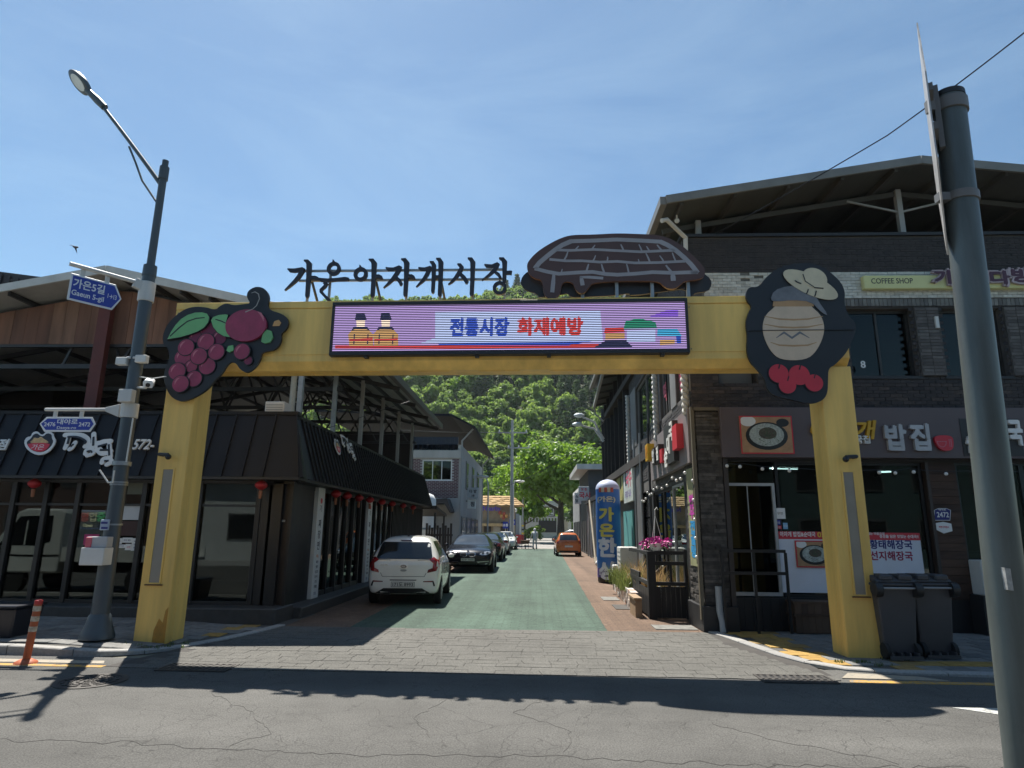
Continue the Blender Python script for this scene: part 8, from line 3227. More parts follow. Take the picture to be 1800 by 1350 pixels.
# ------------------------------------------------------------------ street furniture
# lamp post at the left
LB = G(170, 1122, .1)
lp = thing('street_lamp', 'tall slate grey street lamp with a curved arm carrying two blue road signs', 'street lamp', (LB.x, LB.y, .1))
yl = LB.y
def AX(px, py):
 return PY(px, py, yl)
top = AX(275, 283)
col = AX(240, 480)
mb = MB()
mb.tube([(LB.x, yl, .1), (LB.x, yl, .75), (LB.x, yl, 2.0), (LB.x - .0, yl, col.z)], [.125, .118, .108, .094], 20)
mb.build('lower_pole', POLE, lp, smooth=True)
mb = MB()
mb.tube([(LB.x, yl, col.z - .02), (LB.x, yl, top.z - .12)], [.062, .058], 16)
mb.build('upper_pole', POLE, lp, smooth=True)
mb = MB()
mb.tube([(LB.x, yl, top.z - .35), (LB.x, yl, top.z - .12), (LB.x, yl, top.z - .119), (LB.x, yl, top.z)], [.075, .075, .05, .05], 16)
mb.build('top_collar', POLE, lp, smooth=True)
mb = MB()
mb.tube([(LB.x, yl, col.z - .06), (LB.x, yl, col.z + .12)], [.105, .10], 16)
mb.build('collar', POLE, lp, smooth=True)
mb = MB()
mb.lathe([(.225, 0), (.225, .04), (.20, .10), (.165, .2), (.145, .30), (.125, .33)], (LB.x, yl, .1), n=20)
mb.build('base_shroud', POLE, lp, smooth=True)
lux, luy = 140, 145
hd = AX(lux, luy)
a0, a1, a2 = Vector((LB.x - .03, yl, AX(266, 324).z)), AX(236, 258), AX(182, 189)
arm = [a0 * (1 - t) ** 2 + a1 * 2 * t * (1 - t) + a2 * t * t for t in [k / 12 for k in range(13)]]
mb = MB()
mb.tube(arm, [.036 - .0005 * k for k in range(13)], 12)
mb.build('arm', POLE, lp, smooth=True)
br_ = [Vector((LB.x - .05, yl, AX(262, 356).z)), AX(250, 318), AX(238, 285), AX(227, 258)]
mb = MB()
mb.tube(br_, [.018] * 4, 8)
mb.build('brace', POLE, lp, smooth=True)
n_ = AX(182, 187)
ax = (hd - n_).normalized()
mb = MB()
mb.tube([n_ + (n_ - hd).normalized() * .03, n_ + ax * .16, hd - ax * .22], [.06, .065, .05], 12)
mb.build('lamp_neck', POLE, lp, smooth=True)
# flat oval lamp head: long axis up the arm, glass below
zl_ = Vector((0, -.55, -.85)).normalized()
zl_ = (zl_ - ax * zl_.dot(ax)).normalized()
fo = Fr(hd, ax, zl_.cross(ax))
if fo.n.dot(zl_) < 0:
 fo = Fr(hd, ax, -zl_.cross(ax))
def oval(nm, a, b, prof, ma, par):
 mb = MB()
 n = 28
 for sc, d in prof:
  for k in range(n):
   mb.v.append(tuple(fo.w(cos(2 * pi * k / n) * a * sc, sin(2 * pi * k / n) * b * sc, d)))
 for i in range(len(prof) - 1):
  for k in range(n):
   j = (k + 1) % n
   mb.f.append([i * n + k, i * n + j, (i + 1) * n + j, (i + 1) * n + k])
 mb.f += [list(range(n))[::-1], list(range((len(prof) - 1) * n, len(prof) * n))]
 o = mb.build(nm, ma, par, smooth=True)
 return o
hdp = oval('lamp_head', .30, .155, [(.55, -.075), (.9, -.05), (1.0, -.01), (1.0, .02), (.9, .032)], POLE, lp)
oval('lamp_lens', .205, .105, [(1.0, .03), (.97, .04)], mat('lamp_lens_white', (.72, .72, .68), .35), hdp)
def band(par, z, h, r, ma, nm='band'):
 mb = MB()
 mb.lathe([(r, -h / 2), (r, h / 2)], (LB.x, yl, z), n=20)
 return mb.build(nm, ma, par, smooth=True)
# road sign on a turned arm
def road_sign(lab, arm0, arm1, corners, lines, depth_hint, pts=None):
 pass
SR = mat('sign_reflective_white', (.62, .64, .66), .4, var=.05)
za = AX(240, 514).z
s1 = thing('road_sign', 'blue street name sign 가은5길 Gaeun 5-gil pointing right from the lamp post', 'road sign', (LB.x, yl, za), 'blue street name signs on the lamp post')
# the sign plane runs towards the camera at its left end
e0 = Vector((LB.x, yl, za + .1))
dirn = Vector((-.52, -.85, 0)).normalized()
best = None
for k in range(5, 170):
 an = radians(k)
 dv = Vector((-sin(an), -cos(an), 0))
 p = e0 + dv * 1.02
 v_ = p - CAM
 w_ = v_.dot(FWD)
 sx_, sy_ = 900 + FPX * v_.dot(R2) / w_, 675 - FPX * v_.dot(U2) / w_
 er = abs(sx_ - 130) + .5 * abs(sy_ - 456)
 if best is None or er < best[0]:
  best = (er, dv)
dv = best[1]
fs1 = Fr(e0, -dv)
mb = MB()
mb.tube([e0 + dv * .12 + Vector((0, 0, .02)), e0 + dv * 1.08 + Vector((0, 0, .02))], .032, 12)
mb.build('arm', LGREY, s1, smooth=True)
mb = MB()
mb.lathe([(.118, -.16), (.118, .16)], (LB.x, yl, za), n=20)
mb.bar(e0 + dv * .08 + Vector((0, 0, -.02)), e0 + dv * .2 + Vector((0, 0, .01)), .08, .16)
mb.build('clamp', LGREY, s1, bevel=.008)
def signface(fr, pts, par, z_off=.0):
 cx, cy = sum(p[0] for p in pts) / len(pts), sum(p[1] for p in pts) / len(pts)
 mb = MB()
 mb.prism(fr, pts, -.012, .0)
 b = mb.build('panel', SR, par, bevel=.004)
 mx_, my_ = max(abs(p[0] - cx) for p in pts), max(abs(p[1] - cy) for p in pts)
 mb = MB()
 mb.prism(fr, [(cx + (x - cx) * (1 - .028 / mx_), cy + (y - cy) * (1 - .028 / my_)) for x, y in pts], .0005, .003)
 mb.build('blue_face', SIGNB, b)
 return b
pts = [fs1.uv(*p) for p in ((128, 470), (195, 508), (216, 534), (203, 555), (118, 517))]
xl, xr = (pts[0][0] + pts[4][0]) / 2, (pts[1][0] + pts[3][0]) / 2
yt, yb = (pts[0][1] + pts[1][1]) / 2, (pts[4][1] + pts[3][1]) / 2
tip = xr + (yt - yb) * .26
pb = signface(fs1, [(xl, yb), (xr, yb), (tip, (yt + yb) / 2), (xr, yt), (xl, yt)], s1)
hh, ww = yt - yb, tip - xl
text('lettering', '가은5길', fs1, xl + ww * .36, yb + hh * .67, hh * .34, SR, pb, .003, .003, bold=.025, width=ww * .58)
text('lettering', 'Gaeun 5-gil', fs1, xl + ww * .36, yb + hh * .28, hh * .25, SR, pb, .003, .003, bold=.02, width=ww * .60)
text('lettering', '1→13', fs1, xl + ww * .81, yb + hh * .5, hh * .17, SR, pb, .003, .003, bold=.015, width=ww * .17)
for k in (.25, .8):
 mb = MB()
 x = xl + (xr - xl) * k
 mb.fbox(fs1, x - .03, x + .03, yt - .02, .02, -.03, -.013)
 mb.build('hanger', LGREY, s1)
# lower sign facing the road
zb_ = AX(225, 722).z
s2 = thing('road_sign', 'blue street name sign 대야로 Daeya-ro with house numbers hung from the lamp post', 'road sign', (LB.x, yl, zb_), 'blue street name signs on the lamp post')
fs2 = Fr((LB.x, yl - .02, 0))
a, b = fs2.uv(80, 720), fs2.uv(190, 720)
mb = MB()
mb.tube([fs2.w(a[0], a[1]), fs2.w(b[0], b[1])], .026, 12)
mb.build('arm', LGREY, s2, smooth=True)
c = fs2.uv(218, 722)
mb = MB()
mb.lathe([(.122, -.11), (.122, .11)], (LB.x, yl, c[1]), n=20)
mb.prism(fs2, [(b[0] - .03, b[1] - .03), (c[0] - .06, c[1] - .1), (c[0] - .06, c[1] + .1), (b[0] - .03, b[1] + .03)], -.03, .03)
mb.build('clamp', LGREY, s2, bevel=.006)
pts = [fs2.uv(*p) for p in ((69, 746), (79, 734), (161, 732), (168, 744), (160, 758), (80, 760))]
ym = (pts[0][1] + pts[3][1]) / 2
yt, yb = (pts[1][1] + pts[2][1]) / 2, (pts[4][1] + pts[5][1]) / 2
P6 = [(pts[0][0], ym), ((pts[1][0] + pts[5][0]) / 2, yt), ((pts[2][0] + pts[4][0]) / 2, yt), (pts[3][0], ym), ((pts[2][0] + pts[4][0]) / 2, yb), ((pts[1][0] + pts[5][0]) / 2, yb)]
pb = signface(fs2, P6[::-1], s2)
cx, hh, ww = (pts[0][0] + pts[3][0]) / 2, yt - yb, pts[3][0] - pts[0][0]
text('lettering', '대야로', fs2, cx, yb + hh * .68, hh * .36, SR, pb, .003, .003, bold=.02, width=ww * .36)
text('lettering', 'Daeya-ro', fs2, cx, yb + hh * .25, hh * .24, SR, pb, .003, .003, bold=.01, width=ww * .34)
text('lettering', '2476', fs2, cx - ww * .31, yb + hh * .5, hh * .27, SR, pb, .003, .003, bold=.02, width=ww * .2)
text('lettering', '2472', fs2, cx + ww * .31, yb + hh * .5, hh * .27, SR, pb, .003, .003, bold=.02, width=ww * .2)
for k in (.25, .72):
 mb = MB()
 x = pts[0][0] + ww * k
 mb.fbox(fs2, x - .03, x + .03, yt - .01, a[1], -.02, -.003)
 mb.build('hanger', LGREY, s2)
# cameras and boxes on the post
def on_post(name, lab, cat, parts):
 c0 = AX(*parts[0][1])
 t = thing(name, lab, cat, (LB.x, yl, c0.z))
 for nm, p0, p1, d0, d1, ma in parts:
  a, b = fs2.uv(*p0, .1), fs2.uv(*p1, .1)
  mb = MB()
  mb.fbox(fs2, min(a[0], b[0]), max(a[0], b[0]), min(a[1], b[1]), max(a[1], b[1]), d0, d1)
  mb.build(nm, ma, t, bevel=.008)
 return t
on_post('sensor_box', 'small white sensor on the road side of the lamp post, left of a pair', 'sensor', [('box', (205, 628), (221, 641), .02, .12, OFFW), ('bracket', (221, 626), (228, 630), .03, .09, LGREY)])
on_post('sensor_box', 'small white sensor on the gate side of the lamp post, right of a pair', 'sensor', [('box', (239, 624), (256, 637), .02, .12, OFFW), ('bracket', (232, 626), (239, 630), .03, .09, LGREY)])
on_post('junction_box', 'pale square junction box on the lamp post above the lower sign clamp', 'junction box', [('box', (216, 686), (236, 708), .08, .20, LGREY), ('cable_gland', (210, 697), (216, 700), .1, .14, LGREY)])
cc = thing('security_camera', 'white boxed security camera on a short bracket at the lamp post', 'camera', tuple(AX(260, 675)))
c = fs2.uv(262, 674, .15)
cw = fs2.w(c[0], c[1], .15)
dc = Vector((.38, -.75, -.30)).normalized()
fcm = Fr(cw, dc.cross(Vector((0, 0, 1))), None or Vector((0, 0, 1)) - dc * dc.z)
mb = MB()
mb.prism(fcm, [(-.06, -.05), (.06, -.05), (.07, .03), (.05, .065), (-.05, .065), (-.07, .03)], -.13, .13)
mb.build('housing', WHITE, cc, bevel=.01)
sgn = 1 if fcm.n.dot(dc) > 0 else -1
mb = MB()
mb.disc(fcm, (0, -.005), .032, .129 if sgn > 0 else -.14, .14 if sgn > 0 else -.129, 16)
mb.build('lens', mat('black_gloss', ()), cc)
mb = MB()
mb.tube([(LB.x + .08, yl - .02, c[1] - .03), cw + Vector((-.04, 0, -.07))], .018, 8)
mb.tube([(LB.x + .08, yl - .02, c[1] + .14), cw + Vector((.02, .02, .08)), cw + Vector((.22, .05, .12))], .008, 6)
mb.build('bracket', OFFW, cc)
bx = on_post('post_box', 'white plastic box with a faded red top strapped low on the lamp post', 'box', [('body', (156, 962), (192, 993), .05, .26, OFFW), ('lid', (163, 943), (196, 962), .08, .22, mat('faded_white', (.42, .42, .42), .6)), ('red_flap', (162, 944), (170, 962), .19, .235, mat('faded_red', (.55, .10, .13), .6))])
on_post('post_sticker', 'blue and white notice sticker on the lamp post above the plastic box', 'sticker', [('sheet', (179, 913), (192, 932), .098, .125, mat('pale_blue_notice', (.30, .36, .45), .6)), ('blue_bar', (180, 917), (191, 921), .125, .127, NAVY), ('blue_bar', (180, 926), (191, 930), .125, .127, NAVY)])
st = thing('strap_bracket', 'steel strap with bent wire hook on the middle of the lamp post', 'bracket', (LB.x, yl, AX(200, 815).z))
for py, r in ((815, .128), (848, .120), (852, .120), (922, .124)):
 z = AX(200, py).z
 mb = MB()
 mb.lathe([(r, -.012 if py != 815 else -.03), (r, .012 if py != 815 else .03)], (LB.x, yl, z), n=20)
 mb.build('strap', GALV, st, smooth=True)
mb = MB()
p = [fs2.w(*fs2.uv(*q, .16), .16) for q in ((175, 826), (190, 848), (198, 848), (201, 827))]
mb.tube(p, .012, 6)
p = [fs2.w(*fs2.uv(*q, .12), .12) for q in ((234, 735), (222, 812))]
mb.tube(p, .012, 6)
mb.build('wire_hook', OFFW, st)
# orange delineator
c = G(45, 1166)
dl = thing('delineator_post', 'orange flexible delineator post with three pale reflective bands', 'bollard', (c.x, c.y, 0))
ORG = mat('faded_orange', (.42, .10, .035), .6, var=.25, scale=8)
tilt = Vector((.06, 0, 1))
mb = MB()
mb.lathe([(.13, 0), (.12, .02), (.06, .05)], (c.x, c.y, 0.001), n=18)
mb.build('base', ORG, dl, smooth=True)
P = lambda z: Vector((c.x + .05 * z, c.y, z))
mb = MB()
mb.tube([P(.03), P(.69)], .043, 16)
mb.build('tube', ORG, dl, smooth=True)
mb = MB()
mb.tube([P(.69), P(.735), P(.745)], [.045, .045, .03], 16)
mb.build('cap', mat('red_cap', (.5, .03, .03), .4), dl, smooth=True)
for z in (.40, .52, .64):
 mb = MB()
 mb.tube([P(z - .03), P(z + .03)], .0455, 16)
 mb.build('reflective_band', mat('worn_reflector', (.5, .43, .33), .5, var=.5, scale=25), dl, smooth=True)
# dark planter tub at the frame edge
c = G(4, 1122, .1)
pt_ = thing('planter_tub', 'dark blue black tub on the pavement at the frame edge', 'tub', (c.x, c.y, .1))
mb = MB()
mb.hexa([(c.x - .5, c.y - .02, .1), (c.x + .12, c.y - .02, .1), (c.x + .12, c.y + .45, .1), (c.x - .5, c.y + .45, .1), (c.x - .55, c.y - .06, .5), (c.x + .17, c.y - .06, .5), (c.x + .17, c.y + .5, .5), (c.x - .55, c.y + .5, .5)])
mb.build('body', mat('dark_tub', (.012, .014, .022), .4), pt_, bevel=.02)
mb = MB()
mb.box(c.x - .57, c.x + .19, c.y - .08, c.y + .52, .501, .54)
mb.build('rim', mat('dark_tub', ()), pt_, bevel=.01)
# big round pole in front at the right, with a sign seen edge on
b0, b1 = G(1800, 1420), None
yb_ = 3.6
p0, p1 = PY(1786, 1000, yb_), PY(1671, 170, yb_)
GP = mat('grey_green_pole', (.115, .135, .13), .42, metal=.3, var=.3, scale=7, streak=True, bump=.12, bscale=18, dirt=(.075, .06, .045))
bp_ = thing('sign_pole', 'thick grey steel pole leaning slightly in the right foreground', 'pole', (p0.x, yb_, 0))
d_ = (p1 - p0).normalized()
ft_ = p0 - d_ * (p0.z / d_.z)
L0 = (PY(1748, 860, yb_) - PY(1700, 860, yb_)).length
rr = abs(PY(1775, 1000, yb_).x - PY(1712 + 10, 1000, yb_).x) / 2
r0_ = abs(PY(1783, 900, yb_).x - PY(1722, 900, yb_).x) / 2
r1_ = abs(PY(1694, 200, yb_).x - PY(1648, 200, yb_).x) / 2
cpx = lambda py: PY(1648 + (1722 - 1648) * (py - 200) / 700 + 23 + (30.5 - 23) * (py - 200) / 700, py, yb_)
ct, cb_ = cpx(175), cpx(900)
dd_ = (ct - cb_).normalized()
foot = cb_ - dd_ * (cb_.z / dd_.z)
mb = MB()
mb.tube([foot, cb_, ct], [r0_ * 1.02, r0_, r0_ * .93], 32)
mb.build('tube', GP, bp_, smooth=True)
mb = MB()
mb.tube([ct, ct + dd_ * .035, ct + dd_ * .05], [r0_ * .97, r0_ * .95, r0_ * .6], 32)
mb.build('cap', PLBLK, bp_, smooth=True)
mb = MB()
for py, h in ((190, .08), (350, .05)):
 q = cpx(py)
 mb.tube([q - dd_ * h / 2, q + dd_ * h / 2], r0_ * 1.06, 32)
 mb.bar(q + Vector((-r0_ - .06, -.02, 0)), q + Vector((-r0_ + .01, -.02, 0)), .05, h)
mb.build('clamp', mat('clamp_grey', (.16, .16, .155), .5), bp_, smooth=True)
mb = MB()
q = cpx(1015)
mb.prism(Fr(q + Vector((-.045, -r0_ - .001, 0)), (1, 0, 0), dd_), [(-.012, -.055), (.016, -.06), (.012, .05), (-.016, .055)], -.03, .006)
mb.build('torn_sticker', mat('torn_sticker', (.35, .36, .35), .6, var=.4, scale=30), bp_)
# the plate in profile: a diamond of sheet steel
sp = thing('edge_on_sign', 'thin metal road sign seen edge on against the big pole', 'road sign', tuple(cpx(230)))
pc_ = [PY(1611, 38, yb_ - .42), PY(1627, 150, yb_ - .1), PY(1635, 300, yb_ + .05), PY(1668, 450, yb_ + .1)]
Ztop, Zbot = PY(1612, 40, yb_ - .3).z, PY(1668, 448, yb_ - .02).z
xa = cpx(230).x - r0_ - .07
zc = (Ztop + Zbot) / 2
q0 = PY(1640, 235, yb_)
tl1, tl2 = PY(1612, 40, yb_), PY(1666, 448, yb_)
up_ = (tl1 - tl2).normalized()
mid_ = (tl1 + tl2) / 2
fe = Fr(mid_, Matrix.Rotation(radians(3.0), 3, 'Z') @ Vector((-mid_.x, -mid_.y, 0)).normalized(), up_)
hl = (tl1 - tl2).length / 2
mb = MB()
mb.prism(fe, [(0, -hl), (.24, -hl * .35), (.24, hl * .35), (0, hl), (-.24, hl * .35), (-.24, -hl * .35)], -.004, .004)
mb.build('plate', mat('scuffed_aluminium', (.45, .44, .42), .45, metal=.5, var=.35, scale=8), sp)
mb = MB()
for k in (.28, -.05):
 c = fe.w(0, hl * k, 0)
 sg_ = 1 if fe.n.x > 0 else -1
 mb.fbox(fe, -.16, .16, hl * k - .025, hl * k + .025, *sorted((sg_ * .0045, sg_ * .03)))
mb.fbox(fe, -.03, .03, -hl * .15, hl * .38, *sorted((sg_ * .0305, sg_ * .06)))
mb.build('rail', mat('clamp_grey', ()), sp)
# tall blue inflatable
cy_ = 21.6
c0, cT = PY(1072, 1025, cy_), PY(1073, 842, cy_)
rw = (PY(1094, 930, cy_).x - PY(1051, 930, cy_).x) / 2
ic = thing('inflatable_column', 'tall blue inflatable advertising column lettered 가은 한상', 'inflatable', (c0.x, cy_, 0))
Ht = cT.z
INF = mat('inflatable_blue', (.035, .15, .46), .35, var=.08, scale=2, bump=.1, bscale=5)
mb = MB()
mb.lathe([(rw * .96, .45), (rw * .99, .6)] + [(rw * (1.0 + .012 * sin(i * 1.3)), .6 + (Ht - .95) * i / 14) for i in range(1, 15)], (c0.x, cy_, 0), n=32)
mb.build('body', INF, ic, smooth=True)
mb = MB()
zs = Ht - .35
mb.lathe([(rw * 1.0, zs)] + [(rw * cos(a * pi / 16), zs + .33 * sin(a * pi / 16)) for a in range(1, 8)] + [(.02, zs + .335)], (c0.x, cy_, 0), n=32)
mb.build('dome', mat('inflatable_pale', (.45, .50, .66), .4, var=.1), ic, smooth=True)
mb = MB()
mb.lathe([(rw * .98, .18), (rw * .97, .46)], (c0.x, cy_, 0), n=32)
mb.build('purple_band', mat('inflatable_purple', (.07, .035, .22), .4), ic, smooth=True)
mb = MB()
mb.lathe([(rw * .9, 0.0), (rw * .95, .06), (rw * .95, .2)], (c0.x, cy_, 0), n=24)
mb.build('blower_base', PLBLK, ic, smooth=True)
def wrap(o, r):
 bm = bmesh.new()
 bm.from_mesh(o.data)
 for k in range(-14, 15):
  bmesh.ops.bisect_plane(bm, geom=bm.verts[:] + bm.edges[:] + bm.faces[:], plane_co=(k * .05, 0, 0), plane_no=(1, 0, 0))
 bm.to_mesh(o.data)
 bm.free()
 for v in o.data.vertices:
  a = v.co.x / r
  rad = r - v.co.y
  v.co = Vector((c0.x + sin(a - .28) * rad, cy_ - cos(a - .28) * rad, v.co.z))
fz = Fr((0, 0, 0))
YI = mat('inflatable_yellow', (.65, .58, .12), .5)
WI = mat('inflatable_white', (.60, .64, .72), .5)
zz = lambda py: PY(1072, py, cy_ - rw).z
for s, py, h, ma, w in (('(가은)', 878, .20, mat('inflatable_cream', (.6, .55, .4), .5), .62), ('가', 904, .42, YI, .46), ('은', 932, .38, YI, .46), ('한', 962, .56, WI, .58), ('상', 1003, .52, WI, .56), ('010-4342-', 1003, .01, WI, .01)):
 if h > .05:
  wrap(text('lettering', s, fz, 0, zz(py), h, ma, ic, .01, .004, bold=.05, width=w), rw * 1.015)
wrap(text('lettering', '010-4342-8', fz, .1, .33, .17, WI, ic, .01, .004, bold=.02, width=.8), rw)
for i in range(5):
 mb = MB()
 mb.fbox(fz, -.24 + i * .1, -.15 + i * .1, zz(865), zz(858) + .02, .004, .014)
 wrap(mb.build('awning_stripe', (mat('inflatable_red', (.5, .08, .05), .5), mat('inflatable_cream', ()))[i % 2], ic), rw * 1.012)
# person pushing a barrow
pp = G(940, 965.5)
pe = thing('person', 'person in white overalls seen from behind, bending over a small barrow', 'person', (pp.x, pp.y, 0))
def skin(name, verts, edges, ma, par, root=0):
 me = bpy.data.meshes.new(name)
 me.from_pydata([v[:3] for v in verts], edges, [])
 o = bpy.data.objects.new(name, me)
 _ts.collection.objects.link(o)
 o.modifiers.new('skin', 'SKIN').use_smooth_shade = True
 for i, v in enumerate(verts):
  r = v[3]
  me.skin_vertices[0].data[i].radius = r if isinstance(r, tuple) else (r, r)
  me.skin_vertices[0].data[i].use_root = i == root
 s = o.modifiers.new('s', 'SUBSURF')
 s.levels = 1
 _ts.view_layers[0].update()
 dg = _ts.view_layers[0].depsgraph
 dg.update()
 out = bpy.data.meshes.new_from_object(o.evaluated_get(dg))
 bpy.data.objects.remove(o)
 out.materials.clear()
 out.materials.append(ma)
 out.polygons.foreach_set('use_smooth', [True] * len(out.polygons))
 return link(name, out, par)
X, Y = pp.x, pp.y
V = [(X, Y, .92, (.15, .11)), (X, Y + .05, 1.15, (.15, .11)), (X, Y + .14, 1.36, (.18, .11)), (X, Y + .2, 1.47, (.07, .07)), (X - .20, Y + .15, 1.39, .065), (X - .29, Y + .2, 1.15, .055), (X - .34, Y + .34, .92, .045), (X - .35, Y + .40, .84, .035), (X + .20, Y + .15, 1.39, .065), (X + .27, Y + .22, 1.14, .055), (X + .22, Y + .36, .92, .045), (X + .20, Y + .41, .85, .035),
    (X - .10, Y, .85, .10), (X - .13, Y - .02, .48, .075), (X - .13, Y - .06, .10, .055), (X - .13, Y + .08, .05, .045), (X + .10, Y, .85, .10), (X + .13, Y + .05, .48, .075), (X + .14, Y + .05, .10, .055), (X + .14, Y + .19, .05, .045), (X, Y + .26, 1.54, .065)]
E_ = [(0, 1), (1, 2), (2, 3), (2, 4), (4, 5), (5, 6), (6, 7), (2, 8), (8, 9), (9, 10), (10, 11), (0, 12), (12, 13), (13, 14), (14, 15), (0, 16), (16, 17), (17, 18), (18, 19), (3, 20)]
skin('body', V, E_, mat('white_overalls', (.55, .56, .58), .8, var=.1), pe)
mb = MB()
mb.ball((X, Y + .30, 1.60), .11, 14, (.9, 1.05, 1.1))
hdn = mb.build('head', mat('skin_tone', (.42, .26, .18), .6), pe, smooth=True)
mb = MB()
mb.ball((X, Y + .285, 1.625), .12, 14, (.95, 1.05, 1.0))
mb.build('hood', mat('white_overalls', ()), pe, smooth=True)
for sx, yy in ((-.13, 0), (.14, .11)):
 mb = MB()
 mb.ball((X + sx, Y + yy + .03, .06), .07, 10, (.8, 1.9, .85))
 mb.tube([(X + sx, Y + yy - .03, .05), (X + sx, Y + yy - .03, .22)], .065, 10)
 mb.build('boot', PLBLK, pe, smooth=True)
for sx in (-.35, .20):
 for k in range(5):
  mb = MB()
  b_ = Vector((X + sx, Y + .40, .84))
  o_ = Vector(((k - 1.5) * .018, .02, 0)) if k < 4 else Vector((.04 if sx < 0 else -.04, 0, .01))
  mb.tube([b_ + o_ * .6, b_ + o_ + Vector((0, .045, -.02)), b_ + o_ + Vector((0, .03, -.05))], [.011, .010, .008], 6)
  mb.build('finger', mat('skin_tone', ()), pe, smooth=True)
bw_ = thing('wheelbarrow', 'small rusty two legged barrow held by the person in white overalls', 'wheelbarrow', (X - .85, Y + .6, 0))
bx_ = X - .83
mb = MB()
mb.hexa([(bx_ - .3, Y + .3, .42), (bx_ + .3, Y + .3, .42), (bx_ + .3, Y + 1.0, .42), (bx_ - .3, Y + 1.0, .42), (bx_ - .42, Y + .2, .72), (bx_ + .42, Y + .2, .72), (bx_ + .42, Y + 1.15, .72), (bx_ - .42, Y + 1.15, .72)])
mb.build('tray', mat('rusty_tray', (.16, .09, .06), .8, var=.4), bw_)
for s in (-.28, .28):
 mb = MB()
 mb.tube([(bx_ + s, Y + .5, .42), (bx_ + s, Y + .35, .0)], .02, 6)
 mb.build('leg', DARK, bw_)
 mb = MB()
 mb.tube([(bx_ + s, Y + 1.0, .42), (bx_ + s, Y + .1, .8), (bx_ + s, Y - .05, 1.25)], .018, 6)
 mb.build('handle', DARK, bw_)
mb = MB()
mb.lathe([(.05, -.04), (.18, -.04), (.18, .04), (.05, .04)], (bx_, Y + 1.15, .18), ax=(1, 0, 0), n=16)
mb.build('wheel', TYRE, bw_, smooth=True)
# red barrels by the last white car
for i, (px, lab) in enumerate(((911, 'red plastic barrel by the last white car, nearer the car'), (914.5, 'red plastic barrel by the last white car, nearer the road'))):
 c = G(px, 956 - i)
 t = thing('plastic_barrel', lab, 'barrel', (c.x, c.y, 0), 'red plastic barrels')
 mb = MB()
 mb.lathe([(.34, 0), (.42, .2), (.44, .7), (.40, .95), (.42, 1.0), (.36, 1.02)], c, n=16)
 mb.build('drum', mat('barrel_red', (.45, .03, .03), .5, var=.15), t, smooth=True)
c = G(905, 951)
mb = MB()
mb.tube([(c.x, c.y, 0), (c.x, c.y, 4.2)], .04, 8)
mb.ball((c.x, c.y, 4.3), .3, 12)
tag(mb.build('globe_lamp', OFFW, smooth=True), 'white globe lamp on a thin post by the grey sheds', 'lamp')
# swallow over the lamp post
q = PY(132, 435, 9.0)
bd = thing('swallow_bird', 'small dark swallow flying just above the upper blue road sign', 'bird', tuple(q))
V = [(q.x - .03, q.y, q.z + .02, .014), (q.x, q.y, q.z, .020), (q.x + .035, q.y, q.z + .004, .017), (q.x + .055, q.y, q.z + .006, .008), (q.x - .05, q.y, q.z + .03, .006)]
skin('body', V, [(0, 1), (1, 2), (2, 3), (0, 4)], mat('swallow_blue_black', (.03, .03, .045), .5), bd, 1)
for s, tipv in ((1, Vector((.012, .05, -.085))), (-1, Vector((-.10, .07, .03)))):
 mb = MB()
 a, b_ = q + Vector((.02, 0, .005)), q + Vector((-.015, 0, .0))
 mb.add([a, b_, q + tipv, a + Vector((0, .004, -.004)), b_ + Vector((0, .004, -.004))], [(0, 1, 2), (3, 2, 4), (0, 2, 3), (1, 4, 2), (0, 3, 4, 1)])
 mb.build('wing', mat('swallow_blue_black', ()), bd)
mb = MB()
for s in (-.012, .012):
 mb.bar(q + Vector((-.045, 0, .028)), q + Vector((-.085, s, .042 + s)), .006, .003)
mb.build('tail', mat('swallow_blue_black', ()), bd)
# ------------------------------------------------------------------ hill, wood and trees
def leaf_quad(mb, c, s, rng, n=None):
 d = n or Vector((rng.gauss(0, 1), rng.gauss(0, 1), rng.gauss(.5, 1))).normalized()
 a = d.orthogonal().normalized()
 an = rng.uniform(0, 6.28)
 b = d.cross(a)
 u_, v_ = (a * cos(an) + b * sin(an)) * s, (b * cos(an) - a * sin(an)) * s * .62
 mb.add([c - u_, c + v_ + d * s * .15, c + u_, c - v_ + d * s * .15], [(0, 1, 2, 3)])
def crown(seed, rx, rz, clumps, per, leaf, flat=.75, z0=0.0, core=True):
 """Foliage in clumps spread over and through a crown volume."""
 rng = random.Random(seed)
 mb = MB()
 for _ in range(clumps):
  while True:
   p = Vector((rng.uniform(-1, 1), rng.uniform(-1, 1), rng.uniform(-.75, 1)))
   if .38 < p.length < 1.0:
    break
  k = .72 + .5 * noise.noise(p * 1.7 + Vector((seed * 3.1, 0, 0)))
  c = Vector((p.x * rx * k, p.y * rx * k, z0 + rz + p.z * rz * k))
  r = rx * rng.uniform(.16, .30)
  for _ in range(per):
   q = Vector((rng.gauss(0, 1), rng.gauss(0, 1), rng.gauss(0, 1))).normalized() * r * rng.uniform(.55, 1.0)
   q.z *= flat
   nn = (q.normalized() + Vector((rng.gauss(0, .5), rng.gauss(0, .5), rng.gauss(.25, .5)))).normalized()
   leaf_quad(mb, c + q, leaf * rng.uniform(.6, 1.25), rng, nn)
 return mb
